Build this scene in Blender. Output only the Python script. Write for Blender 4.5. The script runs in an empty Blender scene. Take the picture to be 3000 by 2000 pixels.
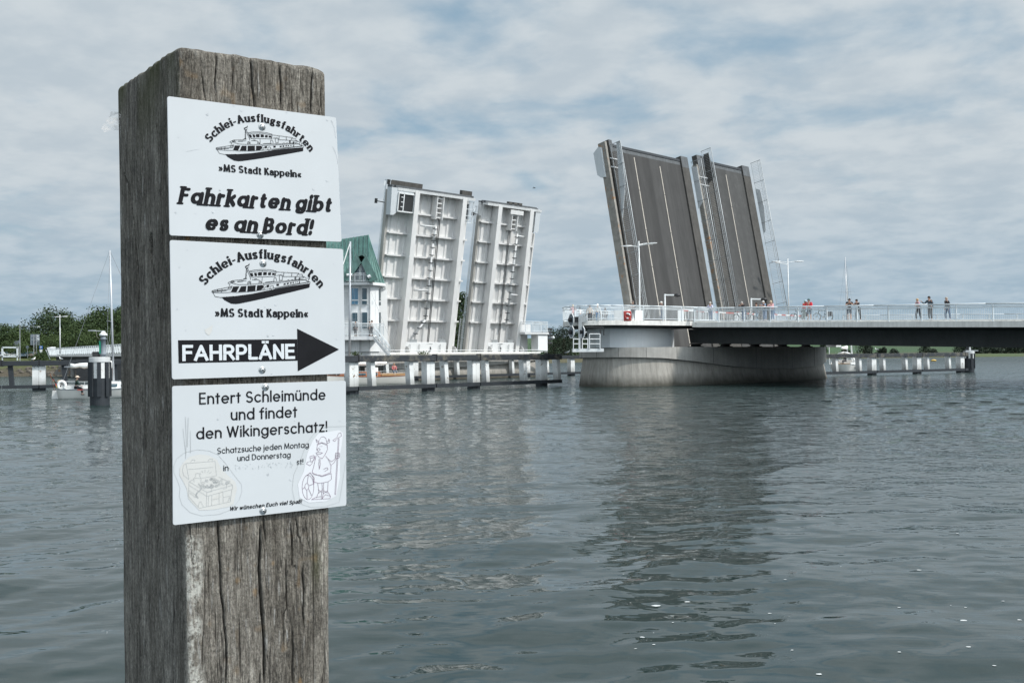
import bpy, bmesh, math, random
import numpy as np
from mathutils import Vector, Matrix
random.seed(7)
rng = np.random.RandomState(11)
SC = bpy.context.scene
COL = SC.collection
F = 2936.0; CAMH = 2.6
PIT = math.atan(51/2936.0); ROL = math.radians(0.7)
Cc = Vector((0, 0, CAMH))
U = Vector((math.sqrt(.5), -math.sqrt(.5), 0)); V = Vector((math.sqrt(.5), math.sqrt(.5), 0)); Z3 = Vector((0, 0, 1))

# ---- surveying helpers: a photo pixel and a known plane or depth give a place in the world
def ray(px, py):
    xc = (px-1500)/F; yc = -(py-1000)/F
    xu = xc*math.cos(ROL)+yc*math.sin(ROL); yu = -xc*math.sin(ROL)+yc*math.cos(ROL)
    return Vector((xu, math.cos(PIT)-yu*math.sin(PIT), math.sin(PIT)+yu*math.cos(PIT)))
def P(px, py, depth):
    d = ray(px, py); return Cc+d*(depth/d.y)
def PL(px, py, n, k):
    d = ray(px, py); return Cc+d*((k-Cc.dot(n))/d.dot(n))
def PB(px, py, b): return PL(px, py, V, b)
def PA(px, py, a): return PL(px, py, U, a)
def G(px, py, z=0.0): return PL(px, py, Z3, z)
def B(a, b, z=0.0): return U*a+V*b+Z3*z
def zdeck(a): return 5.62-.031*(a+49.6)

# ---- materials
MATS = {}
def _n(nt, t, **kw):
    n = nt.nodes.new(t)
    for k, v in kw.items():
        if k in n.inputs.keys(): n.inputs[k].default_value = v
        else: setattr(n, k, v)
    return n
def mat(name, col, rough=.6, var=.18, scale=3.0, bump=0.0, bscale=20.0, metal=0.0, streak=0.0, dirt=None, dscale=1.5, dlo=.55, dhi=.75, spec=.5, stretch=(1, 1, 1), algae=0, band=None):
    """painted / stone / cloth surface: noise varied colour, optional vertical streaks, dirt patches and bump"""
    if name in MATS: return MATS[name]
    m = bpy.data.materials.new(name); m.use_nodes = True; nt = m.node_tree
    bs = nt.nodes['Principled BSDF']; L = nt.links.new
    tc = _n(nt, 'ShaderNodeTexCoord'); mp = _n(nt, 'ShaderNodeMapping'); mp.inputs['Scale'].default_value = stretch
    L(tc.outputs['Object'], mp.inputs['Vector'])
    nz = _n(nt, 'ShaderNodeTexNoise', Scale=scale, Detail=6.0, Roughness=.6); L(mp.outputs[0], nz.inputs['Vector'])
    mr = _n(nt, 'ShaderNodeMapRange'); mr.inputs['From Min'].default_value = .3; mr.inputs['From Max'].default_value = .7
    mr.inputs['To Min'].default_value = 1-var; mr.inputs['To Max'].default_value = 1+var*.6
    L(nz.outputs['Fac'], mr.inputs['Value'])
    mx = _n(nt, 'ShaderNodeMix', data_type='RGBA', blend_type='MULTIPLY'); mx.inputs[0].default_value = 1
    mx.inputs[6].default_value = (*col, 1); L(mr.outputs[0], mx.inputs[7]); out = mx.outputs[2]
    if streak > 0:
        m2 = _n(nt, 'ShaderNodeMapping'); m2.inputs['Scale'].default_value = (2.2, 2.2, .12); L(tc.outputs['Object'], m2.inputs['Vector'])
        n2 = _n(nt, 'ShaderNodeTexNoise', Scale=2.0, Detail=5.0, Roughness=.65); L(m2.outputs[0], n2.inputs['Vector'])
        r2 = _n(nt, 'ShaderNodeMapRange'); r2.inputs['From Min'].default_value = .42; r2.inputs['From Max'].default_value = .72
        r2.inputs['To Min'].default_value = 1; r2.inputs['To Max'].default_value = 1-streak; L(n2.outputs['Fac'], r2.inputs['Value'])
        x2 = _n(nt, 'ShaderNodeMix', data_type='RGBA', blend_type='MULTIPLY'); x2.inputs[0].default_value = 1
        L(out, x2.inputs[6]); L(r2.outputs[0], x2.inputs[7]); out = x2.outputs[2]
    if dirt:
        n3 = _n(nt, 'ShaderNodeTexNoise', Scale=dscale, Detail=9.0, Roughness=.72); L(mp.outputs[0], n3.inputs['Vector'])
        r3 = _n(nt, 'ShaderNodeMapRange'); r3.inputs['From Min'].default_value = dlo; r3.inputs['From Max'].default_value = dhi
        L(n3.outputs['Fac'], r3.inputs['Value'])
        x3 = _n(nt, 'ShaderNodeMix', data_type='RGBA'); L(r3.outputs[0], x3.inputs[0]); L(out, x3.inputs[6]); x3.inputs[7].default_value = (*dirt, 1); out = x3.outputs[2]
    if band:
        vd = _n(nt, 'ShaderNodeVectorMath', operation='DOT_PRODUCT'); L(tc.outputs['Object'], vd.inputs[0]); vd.inputs[1].default_value = band[0]
        nb_ = _n(nt, 'ShaderNodeTexNoise', noise_dimensions='1D', Scale=band[1], Detail=3.0, Roughness=.6); L(vd.outputs['Value'], nb_.inputs['W'])
        rb = _n(nt, 'ShaderNodeMapRange'); rb.inputs['From Min'].default_value = .3; rb.inputs['From Max'].default_value = .7; rb.inputs['To Min'].default_value = 1-band[2]; rb.inputs['To Max'].default_value = 1+band[2]; L(nb_.outputs['Fac'], rb.inputs['Value'])
        xb = _n(nt, 'ShaderNodeMix', data_type='RGBA', blend_type='MULTIPLY'); xb.inputs[0].default_value = 1; L(out, xb.inputs[6]); L(rb.outputs[0], xb.inputs[7]); out = xb.outputs[2]
    if algae:
        ge = _n(nt, 'ShaderNodeNewGeometry'); sp = _n(nt, 'ShaderNodeSeparateXYZ'); L(ge.outputs['Position'], sp.inputs[0])
        na = _n(nt, 'ShaderNodeTexNoise', Scale=1.4, Detail=6.0); L(ge.outputs['Position'], na.inputs['Vector'])
        aa = _n(nt, 'ShaderNodeMath', operation='MULTIPLY_ADD'); L(na.outputs['Fac'], aa.inputs[0]); aa.inputs[1].default_value = -.7; L(sp.outputs['Z'], aa.inputs[2])
        ra = _n(nt, 'ShaderNodeMapRange'); ra.inputs['From Min'].default_value = -.25; ra.inputs['From Max'].default_value = algae; ra.inputs['To Min'].default_value = .88; ra.inputs['To Max'].default_value = 0; L(aa.outputs[0], ra.inputs['Value'])
        xa = _n(nt, 'ShaderNodeMix', data_type='RGBA'); L(ra.outputs[0], xa.inputs[0]); L(out, xa.inputs[6]); xa.inputs[7].default_value = (.035, .033, .022, 1); out = xa.outputs[2]
    L(out, bs.inputs['Base Color'])
    bs.inputs['Roughness'].default_value = rough; bs.inputs['Metallic'].default_value = metal
    bs.inputs['Specular IOR Level'].default_value = spec
    if bump > 0:
        nb = _n(nt, 'ShaderNodeTexNoise', Scale=bscale, Detail=5.0); L(mp.outputs[0], nb.inputs['Vector'])
        bp = _n(nt, 'ShaderNodeBump', Strength=bump, Distance=.03); L(nb.outputs['Fac'], bp.inputs['Height']); L(bp.outputs[0], bs.inputs['Normal'])
    MATS[name] = m; return m

M = dict(
 white=mat('white_paint', (.62,.63,.63), .45, .12, 1.2, streak=.12, dirt=(.34,.31,.26), dscale=1.6, dlo=.6, dhi=.82),
 leafwhite=mat('leaf_white_paint', (.735,.727,.715), .5, .06, .7, streak=.1, dirt=(.5,.46,.4), dscale=.9, dlo=.64, dhi=.9),
 rail=mat('pale_steel_rail', (.7,.74,.76), .4, .1, 2.0),
 bright=mat('clean_white', (.78,.79,.79), .4, .06, 3.0),
 pilewhite=mat('flaking_white_paint', (.74,.75,.74), .55, .1, 2.0, dirt=(.2,.14,.09), dscale=3.2, dlo=.6, dhi=.64, algae=1.1),
 concrete=mat('concrete', (.4,.388,.362), .85, .16, .8, .4, 9, streak=.22),
 concrete2=mat('stained_concrete', (.79,.775,.74), .85, .12, 1.5, .3, 12, streak=.22, dirt=(.12,.115,.11), dscale=1.1, dlo=.6, dhi=.78),
 battered=mat('battered_concrete', (.37,.352,.318), .9, .2, 1.0, .8, 5, streak=.28, stretch=(3,3,.22), algae=.8),
 girder=mat('shaded_girder_concrete', (.075,.08,.08), .85, .2, .5, .2, 8, streak=.2),  # deep shade under the deck is darkened into this base colour
 drum=mat('pale_grey_wall', (.60,.63,.65), .55, .06, .6, streak=.06),
 slate=mat('dark_slate_paint', (.021,.026,.032), .6, .3, 2.0, dirt=(.1,.1,.095), dscale=2.2, dlo=.66, dhi=.76),
 slatelichen=mat('lichened_slate_beam', (.026,.031,.037), .65, .3, 2.0, dirt=(.17,.155,.12), dscale=.8, dlo=.5, dhi=.68),
 dark=mat('dark_steel', (.03,.032,.034), .6, .3, 2.0),
 black=mat('black_plastic', (.012,.012,.013), .5, .2, 4.0),
 steel=mat('galvanised_steel', (.42,.44,.45), .45, .2, 5.0, metal=.3),
 asphalt=mat('leaf_asphalt', (.053,.052,.051), .92, .16, 1.5, .25, 30, dirt=(.074,.073,.072), dscale=.45, dlo=.55, dhi=.75, stretch=(1, 1, .25), band=(V, .62, .3)),
 asphalt2=mat('pale_asphalt', (.062,.062,.061), .92, .14, 1.5, .25, 30, dirt=(.09,.089,.087), dscale=.6, dlo=.55, dhi=.7, band=(V, .7, .2)),
 kerb=mat('leaf_kerb', (.078,.074,.068), .9, .25, 1.2, .3, 14, streak=.3),
 steeledge=mat('leaf_end_plate', (.1,.108,.115), .7, .25, 1.5, streak=.3),
 line=mat('worn_road_line', (.45,.41,.36), .85, .25, 2.5),
 rust=mat('rusty_edge', (.27,.255,.23), .85, .3, 1.5, dirt=(.36,.17,.06), dscale=.9, dlo=.55, dhi=.62),
 copper=mat('green_copper', (.11,.21,.188), .6, .3, 1.5, streak=.35),
 copper2=mat('dark_green_copper', (.045,.17,.145), .6, .25, 1.5, streak=.25),
 glass=mat('sky_reflection_glass', (.06,.19,.3), .12, .3, 1.0, spec=.8),  # blue of the reflected sky is put into the pane colour
 glassd=mat('dark_glass', (.025,.06,.08), .06, .3, 1.0, spec=.8),
 hull=mat('white_gelcoat', (.74,.73,.69), .3, .05, 1.0),
 deckw=mat('white_boat_deck', (.78,.78,.76), .4, .05, 1.0),
 wood=mat('varnished_mahogany', (.3,.1,.035), .35, .3, 6.0, stretch=(1, 1, 6)),
 teak=mat('teak', (.42,.27,.14), .6, .2, 6.0),
 sail=mat('sail_cloth', (.82,.82,.8), .85, .06, 2.0, .5, 6),
 alu=mat('mast_aluminium', (.5,.52,.55), .35, .08, 1.0, metal=.25),
 wire=mat('rigging_wire', (.3,.32,.34), .5, .1, 1.0),
 red=mat('faded_red', (.52,.1,.08), .55, .15, 3.0),
 redp=mat('red_paint', (.5,.07,.06), .5, .15, 3.0),
 gold=mat('gold_cloth', (.75,.5,.03), .7, .1, 3.0),
 yellow=mat('buoy_yellow', (.62,.42,.1), .5, .1, 3.0),
 blue=mat('sign_blue', (.02,.12,.42), .4, .1, 3.0),
 navyb=mat('navy_stripe', (.02,.05,.13), .4, .1, 3.0),
 greysign=mat('sign_grey', (.19,.22,.25), .6, .15, 3.0),
 green=mat('beacon_green', (.02,.25,.16), .5, .1, 3.0),
 grass=mat('bank_grass', (.085,.12,.03), .95, .4, .35, .3, 3, dirt=(.12,.1,.05), dscale=.12, dlo=.45, dhi=.7),
 rock=mat('riprap_rock', (.135,.118,.097), .9, .4, 1.2, .5, 5),
 bark=mat('bark', (.09,.07,.05), .95, .3, 3.0, .4, 8),
 gull=mat('gull_white', (.8,.8,.78), .8, .05, 3.0),
 gullg=mat('gull_grey', (.3,.32,.34), .8, .05, 3.0),
 tyre=mat('tyre_black', (.015,.015,.015), .8, .2, 4.0),
 foam=mat('foam', (.55,.57,.57), .7, .1, 9.0),
)

# ---- mesh builder
class MB:
    def __init__(s): s.v = []; s.f = []; s.mi = []; s.k = 0
    def add(s, vs, fs):
        o = len(s.v); s.v += [Vector(q) for q in vs]; s.f += [tuple(i+o for i in f) for f in fs]; s.mi += [s.k]*len(fs); return s
    def box(s, c, size, X=None, Y=None, Z=None):
        c = Vector(c); X = (X or Vector((1,0,0))).normalized(); Y = (Y or Vector((0,1,0))).normalized(); Z = (Z or Vector((0,0,1))).normalized()
        a, b, d = size[0]/2, size[1]/2, size[2]/2
        vs = [c+X*(a*i)+Y*(b*j)+Z*(d*k) for k in (-1,1) for j in (-1,1) for i in (-1,1)]
        return s.add(vs, [(0,2,3,1),(4,5,7,6),(0,1,5,4),(2,6,7,3),(0,4,6,2),(1,3,7,5)])
    def bar(s, p, q, w, h, up=Z3):
        p = Vector(p); q = Vector(q); X = (q-p); L = X.length
        if L < 1e-6: return s
        X /= L; Y = up.cross(X)
        if Y.length < 1e-4: Y = Vector((0,1,0)).cross(X) if abs(X.y) < .9 else Vector((1,0,0)).cross(X)
        Y.normalize(); Z = X.cross(Y)
        return s.box((p+q)/2, (L, w, h), X, Y, Z)
    def tube(s, p, q, r0, r1=None, n=8, cap=True):
        p = Vector(p); q = Vector(q); r1 = r0 if r1 is None else r1; X = q-p
        if X.length < 1e-6: return s
        X.normalize(); A = X.orthogonal().normalized(); Bv = X.cross(A); vs = []
        for c, r in ((p, r0), (q, r1)):
            for i in range(n):
                t = 2*math.pi*i/n; vs.append(c+A*(r*math.cos(t))+Bv*(r*math.sin(t)))
        fs = [(i, (i+1) % n, n+(i+1) % n, n+i) for i in range(n)]
        if cap: fs += [tuple(range(n-1, -1, -1)), tuple(range(n, 2*n))]
        return s.add(vs, fs)
    def path(s, pts, r, n=6, r1=None):
        k = len(pts)-1
        for i in range(k):
            a = r if r1 is None else r+(r1-r)*i/k; b = r if r1 is None else r+(r1-r)*(i+1)/k
            s.tube(pts[i], pts[i+1], a, b, n)
        return s
    def sweep(s, pts, radii, n=10, ups=None):
        """one continuous tapered tube; radii are (side, up) pairs"""
        m = len(pts); pts = [Vector(p) for p in pts]; vs = []
        for i in range(m):
            T = (pts[min(i+1, m-1)]-pts[max(i-1, 0)]).normalized(); up = ups or Z3
            S_ = T.cross(up)
            if S_.length < 1e-3: S_ = T.orthogonal()
            S_.normalize(); W = S_.cross(T); r = radii[i]; r = r if isinstance(r, tuple) else (r, r)
            for j in range(n):
                t = 2*math.pi*j/n; vs.append(pts[i]+S_*(r[0]*math.cos(t))+W*(r[1]*math.sin(t)))
        fs = [(i*n+j, i*n+(j+1) % n, (i+1)*n+(j+1) % n, (i+1)*n+j) for i in range(m-1) for j in range(n)]
        fs += [tuple(range(n-1, -1, -1)), tuple(range((m-1)*n, m*n))]
        return s.add(vs, fs)
    def poly(s, pts): return s.add(pts, [tuple(range(len(pts)))])
    def prism(s, pts, vec):
        n = len(pts); vec = Vector(vec); pts = [Vector(p) for p in pts]
        return s.add(pts+[p+vec for p in pts], [tuple(range(n-1, -1, -1)), tuple(range(n, 2*n))]+[(i, (i+1) % n, n+(i+1) % n, n+i) for i in range(n)])
    def lathe(s, base, prof, n=14, axis=Z3):
        base = Vector(base); axis = axis.normalized(); A = axis.orthogonal().normalized(); Bv = axis.cross(A); vs = []
        for r, h in prof:
            for i in range(n):
                t = 2*math.pi*i/n; vs.append(base+axis*h+A*(r*math.cos(t))+Bv*(r*math.sin(t)))
        m = len(prof)
        return s.add(vs, [(k*n+i, k*n+(i+1) % n, (k+1)*n+(i+1) % n, (k+1)*n+i) for k in range(m-1) for i in range(n)]+[tuple(range(n-1, -1, -1)), tuple(range((m-1)*n, m*n))])
    def ell(s, c, rx, ry, rz, nu=10, nv=7, X=None, Y=None, Z=None, v0=0.0, v1=1.0):
        c = Vector(c); X = X or Vector((1,0,0)); Y = Y or Vector((0,1,0)); Z = Z or Z3; vs = []
        for k in range(nv+1):
            th = math.pi*(v0+(v1-v0)*k/nv)
            for i in range(nu):
                t = 2*math.pi*i/nu; vs.append(c+X*(rx*math.sin(th)*math.cos(t))+Y*(ry*math.sin(th)*math.sin(t))+Z*(rz*math.cos(th)))
        return s.add(vs, [(k*nu+i, (k+1)*nu+i, (k+1)*nu+(i+1) % nu, k*nu+(i+1) % nu) for k in range(nv) for i in range(nu)])
    def torus(s, c, R, r, ax, n=24, m=6, a0=0, a1=360):
        ax = Vector(ax).normalized(); A = ax.orthogonal().normalized(); Bv = ax.cross(A); c = Vector(c); pts = []
        full = abs(a1-a0) >= 360; k = n if full else n+1; vs = []
        for i in range(k):
            t = math.radians(a0+(a1-a0)*i/n); d = A*math.cos(t)+Bv*math.sin(t)
            for j in range(m):
                q = 2*math.pi*j/m; vs.append(c+d*(R+r*math.cos(q))+ax*(r*math.sin(q)))
        fs = [(i*m+j, ((i+1) % k)*m+j, ((i+1) % k)*m+(j+1) % m, i*m+(j+1) % m) for i in range(n if full else n) for j in range(m)]
        return s.add(vs, fs)
    def build(s, name, m, parent=None, smooth=False, origin=None, bevel=0):
        org = Vector(parent['_w']) if parent is not None else (Vector(origin) if origin is not None else Vector((0,0,0)))
        if parent is None and origin is None and s.v:
            lo = [min(q[i] for q in s.v) for i in range(3)]; hi = [max(q[i] for q in s.v) for i in range(3)]
            org = Vector(((lo[0]+hi[0])/2, (lo[1]+hi[1])/2, lo[2]))
        me = bpy.data.meshes.new(name); me.from_pydata([tuple(q-org) for q in s.v], [], s.f)
        ms = m if isinstance(m, (list, tuple)) else [m]
        for x in ms: me.materials.append(M[x] if isinstance(x, str) else x)
        if len(ms) > 1: me.polygons.foreach_set('material_index', s.mi)
        if smooth: me.polygons.foreach_set('use_smooth', [True]*len(me.polygons))
        bm = bmesh.new(); bm.from_mesh(me); bmesh.ops.recalc_face_normals(bm, faces=bm.faces); bm.to_mesh(me); bm.free()
        o = bpy.data.objects.new(name, me); COL.objects.link(o)
        if parent is not None: o.parent = parent; o['_w'] = list(org)
        else: o.location = org; o['_w'] = list(org)
        if bevel:
            bv = o.modifiers.new('bevel', 'BEVEL'); bv.width = bevel; bv.segments = 2; bv.limit_method = 'ANGLE'
        return o
def tag(o, label=None, cat=None, group=None, kind=None):
    if label: o['label'] = label
    if cat: o['category'] = cat
    if group: o['group'] = group
    if kind: o['kind'] = kind
    return o
def thing(name, label, cat, loc, group=None):
    o = bpy.data.objects.new(name, None); COL.objects.link(o); o.location = Vector(loc); o['_w'] = list(loc); o.empty_display_size = .2
    return tag(o, label, cat, group)

# ---- camera
cam = bpy.data.cameras.new('camera'); co = bpy.data.objects.new('camera', cam); COL.objects.link(co); SC.camera = co
cam.sensor_width = 36; cam.sensor_fit = 'HORIZONTAL'; cam.lens = 36*F/3000; cam.clip_start = .05; cam.clip_end = 9000
fw = Vector((0, math.cos(PIT), math.sin(PIT))); upv = Vector((0, -math.sin(PIT), math.cos(PIT))); rt = Vector((1, 0, 0))
cx = rt*math.cos(ROL)-upv*math.sin(ROL); cy = rt*math.sin(ROL)+upv*math.cos(ROL)
co.matrix_world = Matrix(((cx.x, cy.x, -fw.x, Cc.x), (cx.y, cy.y, -fw.y, Cc.y), (cx.z, cy.z, -fw.z, Cc.z), (0, 0, 0, 1)))

# ---- daylight: thin broken cloud with a veiled sun
SUN = (V*.37+U*.85+Z3).normalized()
sl = bpy.data.lights.new('sun', 'SUN'); sl.energy = 3.3; sl.angle = math.radians(4); sl.color = (1, .96, .9)
so = bpy.data.objects.new('sun', sl); COL.objects.link(so); so.rotation_euler = SUN.to_track_quat('Z', 'Y').to_euler(); so.location = (0, 0, 60)
wd = bpy.data.worlds.new('World'); SC.world = wd; wd.use_nodes = True; nt = wd.node_tree; L = nt.links.new
bg = nt.nodes['Background']; bg.inputs['Strength'].default_value = .1
sky = _n(nt, 'ShaderNodeTexSky', sky_type='NISHITA', sun_disc=False)
sky.sun_elevation = math.asin(SUN.z); sky.sun_rotation = math.atan2(SUN.x, SUN.y); sky.air_density = 1.0; sky.dust_density = 2.0
tc = _n(nt, 'ShaderNodeTexCoord'); sx = _n(nt, 'ShaderNodeSeparateXYZ'); L(tc.outputs['Generated'], sx.inputs[0])
def mth(op, a, b=None, c=None):
    n = _n(nt, 'ShaderNodeMath', operation=op)
    for i, q in enumerate((a, b, c)):
        if q is None: continue
        if isinstance(q, (int, float)): n.inputs[i].default_value = q
        else: L(q, n.inputs[i])
    return n.outputs[0]
zz = mth('MAXIMUM', sx.outputs['Z'], 0.0); den = mth('ADD', zz, .2)
cxy = _n(nt, 'ShaderNodeCombineXYZ'); L(mth('DIVIDE', sx.outputs['X'], den), cxy.inputs[0]); L(mth('DIVIDE', sx.outputs['Y'], den), cxy.inputs[1])
def noise(scale, detail, rough, off, dist=0.0, lac=2.0):
    mp = _n(nt, 'ShaderNodeMapping'); mp.inputs['Location'].default_value = off; mp.inputs['Rotation'].default_value = (0, 0, .25); mp.inputs['Scale'].default_value = (1, 1.05, 1)
    L(cxy.outputs[0], mp.inputs['Vector'])
    n = _n(nt, 'ShaderNodeTexNoise', Scale=scale, Detail=detail, Roughness=rough, Distortion=dist); L(mp.outputs[0], n.inputs['Vector']); return n.outputs['Fac']
def rmp(v, a, b, lo=0.0, hi=1.0, smooth=True):
    n = _n(nt, 'ShaderNodeMapRange', interpolation_type='SMOOTHSTEP' if smooth else 'LINEAR')
    for k, q in (('From Min', a), ('From Max', b), ('To Min', lo), ('To Max', hi)): n.inputs[k].default_value = q
    L(v, n.inputs['Value']); return n.outputs[0]
def cmix(f, a, b):
    n = _n(nt, 'ShaderNodeMix', data_type='RGBA')
    if isinstance(f, (int, float)): n.inputs[0].default_value = f
    else: L(f, n.inputs[0])
    for i, q in ((6, a), (7, b)):
        if isinstance(q, tuple): n.inputs[i].default_value = (*q, 1)
        else: L(q, n.inputs[i])
    return n.outputs[2]
big = noise(.9, 3, .5, (3.1, 1.7, 0), .3); mid = noise(3.4, 8, .52, (.4, 5.2, 0), .25); fine = noise(11.0, 5, .55, (7.7, 2.2, 0), .15)
cover = mth('ADD', mth('MULTIPLY', mid, .62), mth('ADD', mth('MULTIPLY', big, .38), mth('MULTIPLY', fine, .08)))
mask = rmp(cover, .31, .54)
shade = rmp(mth('ADD', mth('MULTIPLY', noise(4.2, 6, .5, (9.3, .6, 0), .2), .6), mth('MULTIPLY', fine, .4)), .36, .64)
blue = cmix(.42, (3.5, 5.3, 6.5), sky.outputs['Color'])
hz = rmp(zz, .0, .2)
cloud = cmix(shade, (5.0, 5.75, 6.35), (6.1, 6.7, 7.1))
lowc = cmix(shade, (3.1, 4.4, 5.5), (4.35, 5.45, 6.35))
cl = cmix(hz, lowc, cloud)
blue2 = cmix(hz, (3.1, 4.3, 5.2), blue)
# thin cloud glows round the veiled sun; an unseen broad bright lobe behind the camera is added as fill light
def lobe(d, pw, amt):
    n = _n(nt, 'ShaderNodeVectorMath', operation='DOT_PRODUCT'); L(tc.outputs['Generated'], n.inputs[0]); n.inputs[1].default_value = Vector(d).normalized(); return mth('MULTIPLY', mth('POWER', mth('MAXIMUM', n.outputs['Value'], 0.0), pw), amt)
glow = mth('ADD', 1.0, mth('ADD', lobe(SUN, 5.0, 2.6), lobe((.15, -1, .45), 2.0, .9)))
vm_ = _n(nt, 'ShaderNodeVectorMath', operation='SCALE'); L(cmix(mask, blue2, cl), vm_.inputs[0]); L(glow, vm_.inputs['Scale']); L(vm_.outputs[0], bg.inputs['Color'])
SC.view_settings.view_transform = 'Standard'; SC.view_settings.look = 'None'; SC.view_settings.exposure = 0; SC.view_settings.gamma = 1
SC.render.engine = 'CYCLES'; SC.cycles.max_bounces = 6; SC.cycles.use_denoising = True; SC.cycles.sample_clamp_direct = 6.0; SC.cycles.sample_clamp_indirect = 3.0
# ================= water, banks
def waveset(n, lmin, lmax, seed):
    r = np.random.RandomState(seed); lam = lmin*(lmax/lmin)**r.rand(n); th = r.normal(math.radians(-62), .75, n); k = 2*math.pi/lam
    return np.stack([k*np.cos(th), k*np.sin(th), r.rand(n)*2*math.pi, lam], 1)
WS = waveset(110, .3, 4.2, 5)
def wave(x, y, spacing):
    z = np.zeros_like(x)
    for kx, ky, ph, lam in WS:
        fade = np.clip((lam/np.maximum(spacing, 1e-3)-2.6)/2.0, 0, 1)
        z += fade*(.0012*lam**1.0)*np.sin(kx*x+ky*y+ph+.6*np.sin(.31*kx*y-.27*ky*x))
    return z
def build_water():
    rs = [3.0]
    while rs[-1] < 8000:
        r = rs[-1]; rs.append(r+max(.038, .004*r) if r < 150 else r*1.12)
    rs = np.array(rs); az = np.concatenate([np.radians(np.linspace(-180, -48, 34))[:-1], np.radians(np.linspace(-48, 42, 560)), np.radians(np.linspace(42, 180, 34))[1:]])
    R_, A_ = np.meshgrid(rs, az, indexing='ij'); x = R_*np.sin(A_); y = R_*np.cos(A_)
    dr = np.gradient(rs)[:, None]*np.ones_like(R_); dz = np.maximum(dr, R_*np.gradient(az)[None, :])
    z = wave(x, y, dz)
    z[R_ > 400] = 0
    n, m = R_.shape; co_ = np.stack([x, y, z], -1).reshape(-1, 3).astype(np.float32)
    i, j = np.meshgrid(np.arange(n-1), np.arange(m-1), indexing='ij'); a = (i*m+j).ravel()
    q = np.stack([a, a+1, a+m+1, a+m], 1)[:, ::-1].astype(np.int32)
    me = bpy.data.meshes.new('water'); me.vertices.add(len(co_)); me.vertices.foreach_set('co', co_.ravel())
    me.loops.add(q.size); me.loops.foreach_set('vertex_index', q.ravel()); me.polygons.add(len(q))
    me.polygons.foreach_set('loop_start', np.arange(0, q.size, 4, dtype=np.int32)); me.polygons.foreach_set('use_smooth', np.ones(len(q), bool))
    me.update(calc_edges=True); me.validate()
    o = bpy.data.objects.new('water', me); COL.objects.link(o); o['kind'] = 'structure'
    m_ = bpy.data.materials.new('river_water'); m_.use_nodes = True; nt = m_.node_tree; bs = nt.nodes['Principled BSDF']; L = nt.links.new
    bs.inputs['IOR'].default_value = 1.33
    tc = _n(nt, 'ShaderNodeTexCoord')
    nz = _n(nt, 'ShaderNodeTexNoise', Scale=.05, Detail=3.0); L(tc.outputs['Object'], nz.inputs['Vector'])
    cr = _n(nt, 'ShaderNodeMix', data_type='RGBA'); cr.inputs[6].default_value = (.012, .025, .024, 1); cr.inputs[7].default_value = (.019, .034, .032, 1); L(nz.outputs['Fac'], cr.inputs[0]); L(cr.outputs[2], bs.inputs['Base Color'])
    def nb(sc, st, det, rough):
        mp = _n(nt, 'ShaderNodeMapping'); mp.inputs['Rotation'].default_value = (0, 0, math.radians(25)); mp.inputs['Scale'].default_value = st; L(tc.outputs['Object'], mp.inputs['Vector'])
        n = _n(nt, 'ShaderNodeTexNoise', Scale=sc, Detail=det, Roughness=rough); L(mp.outputs[0], n.inputs['Vector']); return n.outputs['Fac']
    # small ripples everywhere, longer waves where the mesh is too coarse to carry them
    vm = _n(nt, 'ShaderNodeVectorMath', operation='LENGTH'); L(tc.outputs['Object'], vm.inputs[0])
    f1 = _n(nt, 'ShaderNodeMapRange'); f1.inputs['From Min'].default_value = 30; f1.inputs['From Max'].default_value = 90; L(vm.outputs['Value'], f1.inputs['Value'])
    fr_ = _n(nt, 'ShaderNodeMapRange'); fr_.inputs['From Min'].default_value = 15; fr_.inputs['From Max'].default_value = 110; fr_.inputs['To Min'].default_value = .006; fr_.inputs['To Max'].default_value = .1; L(vm.outputs['Value'], fr_.inputs['Value']); fr2 = _n(nt, 'ShaderNodeMapRange'); fr2.inputs['From Min'].default_value = 60; fr2.inputs['From Max'].default_value = 380; fr2.inputs['To Max'].default_value = .24; L(vm.outputs['Value'], fr2.inputs['Value']); fa = _n(nt, 'ShaderNodeMath', operation='ADD'); L(fr_.outputs[0], fa.inputs[0]); L(fr2.outputs[0], fa.inputs[1]); L(fa.outputs[0], bs.inputs['Roughness'])
    b1 = _n(nt, 'ShaderNodeBump', Distance=.85); L(nb(.9, (.6, 1.35, 1), 3.0, .55), b1.inputs['Height']); L(f1.outputs[0], b1.inputs['Strength'])
    f2 = _n(nt, 'ShaderNodeMapRange'); f2.inputs['From Min'].default_value = 6; f2.inputs['From Max'].default_value = 30; f2.inputs['To Min'].default_value = .0; f2.inputs['To Max'].default_value = .5; L(vm.outputs['Value'], f2.inputs['Value'])
    b2 = _n(nt, 'ShaderNodeBump', Distance=.06); L(nb(3.5, (.6, 1.3, 1), 2.0, .5), b2.inputs['Height']); L(f2.outputs[0], b2.inputs['Strength']); L(b1.outputs[0], b2.inputs['Normal'])
    L(b2.outputs[0], bs.inputs['Normal']); me.materials.append(m_)
build_water()
# foam flecks drifting near the quay
mb = MB(); r = random.Random(3)
for i in range(110):
    x, y = r.uniform(-4, 16), r.uniform(6.5, 26)
    if i < 60: x = r.uniform(1, 9); y = r.uniform(6.4, 13)
    s = r.choice([.006, .009, .012, .018])*(1.0 if i > 9 else 2.0); k = 7
    z = float(wave(np.array([x]), np.array([y]), np.array([.06]))[0])+.004
    if i > 9 and i % 3 == 0: s *= .6
    mb.poly([(x+s*r.uniform(.7, 1.3)*1.4*math.cos(6.283*j/k), y+s*r.uniform(.7, 1.3)*math.sin(6.283*j/k), z) for j in range(k)])
tag(mb.build('foam_flecks', 'foam'), 'small white foam flecks drifting on the water', 'foam', kind='stuff')

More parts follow.
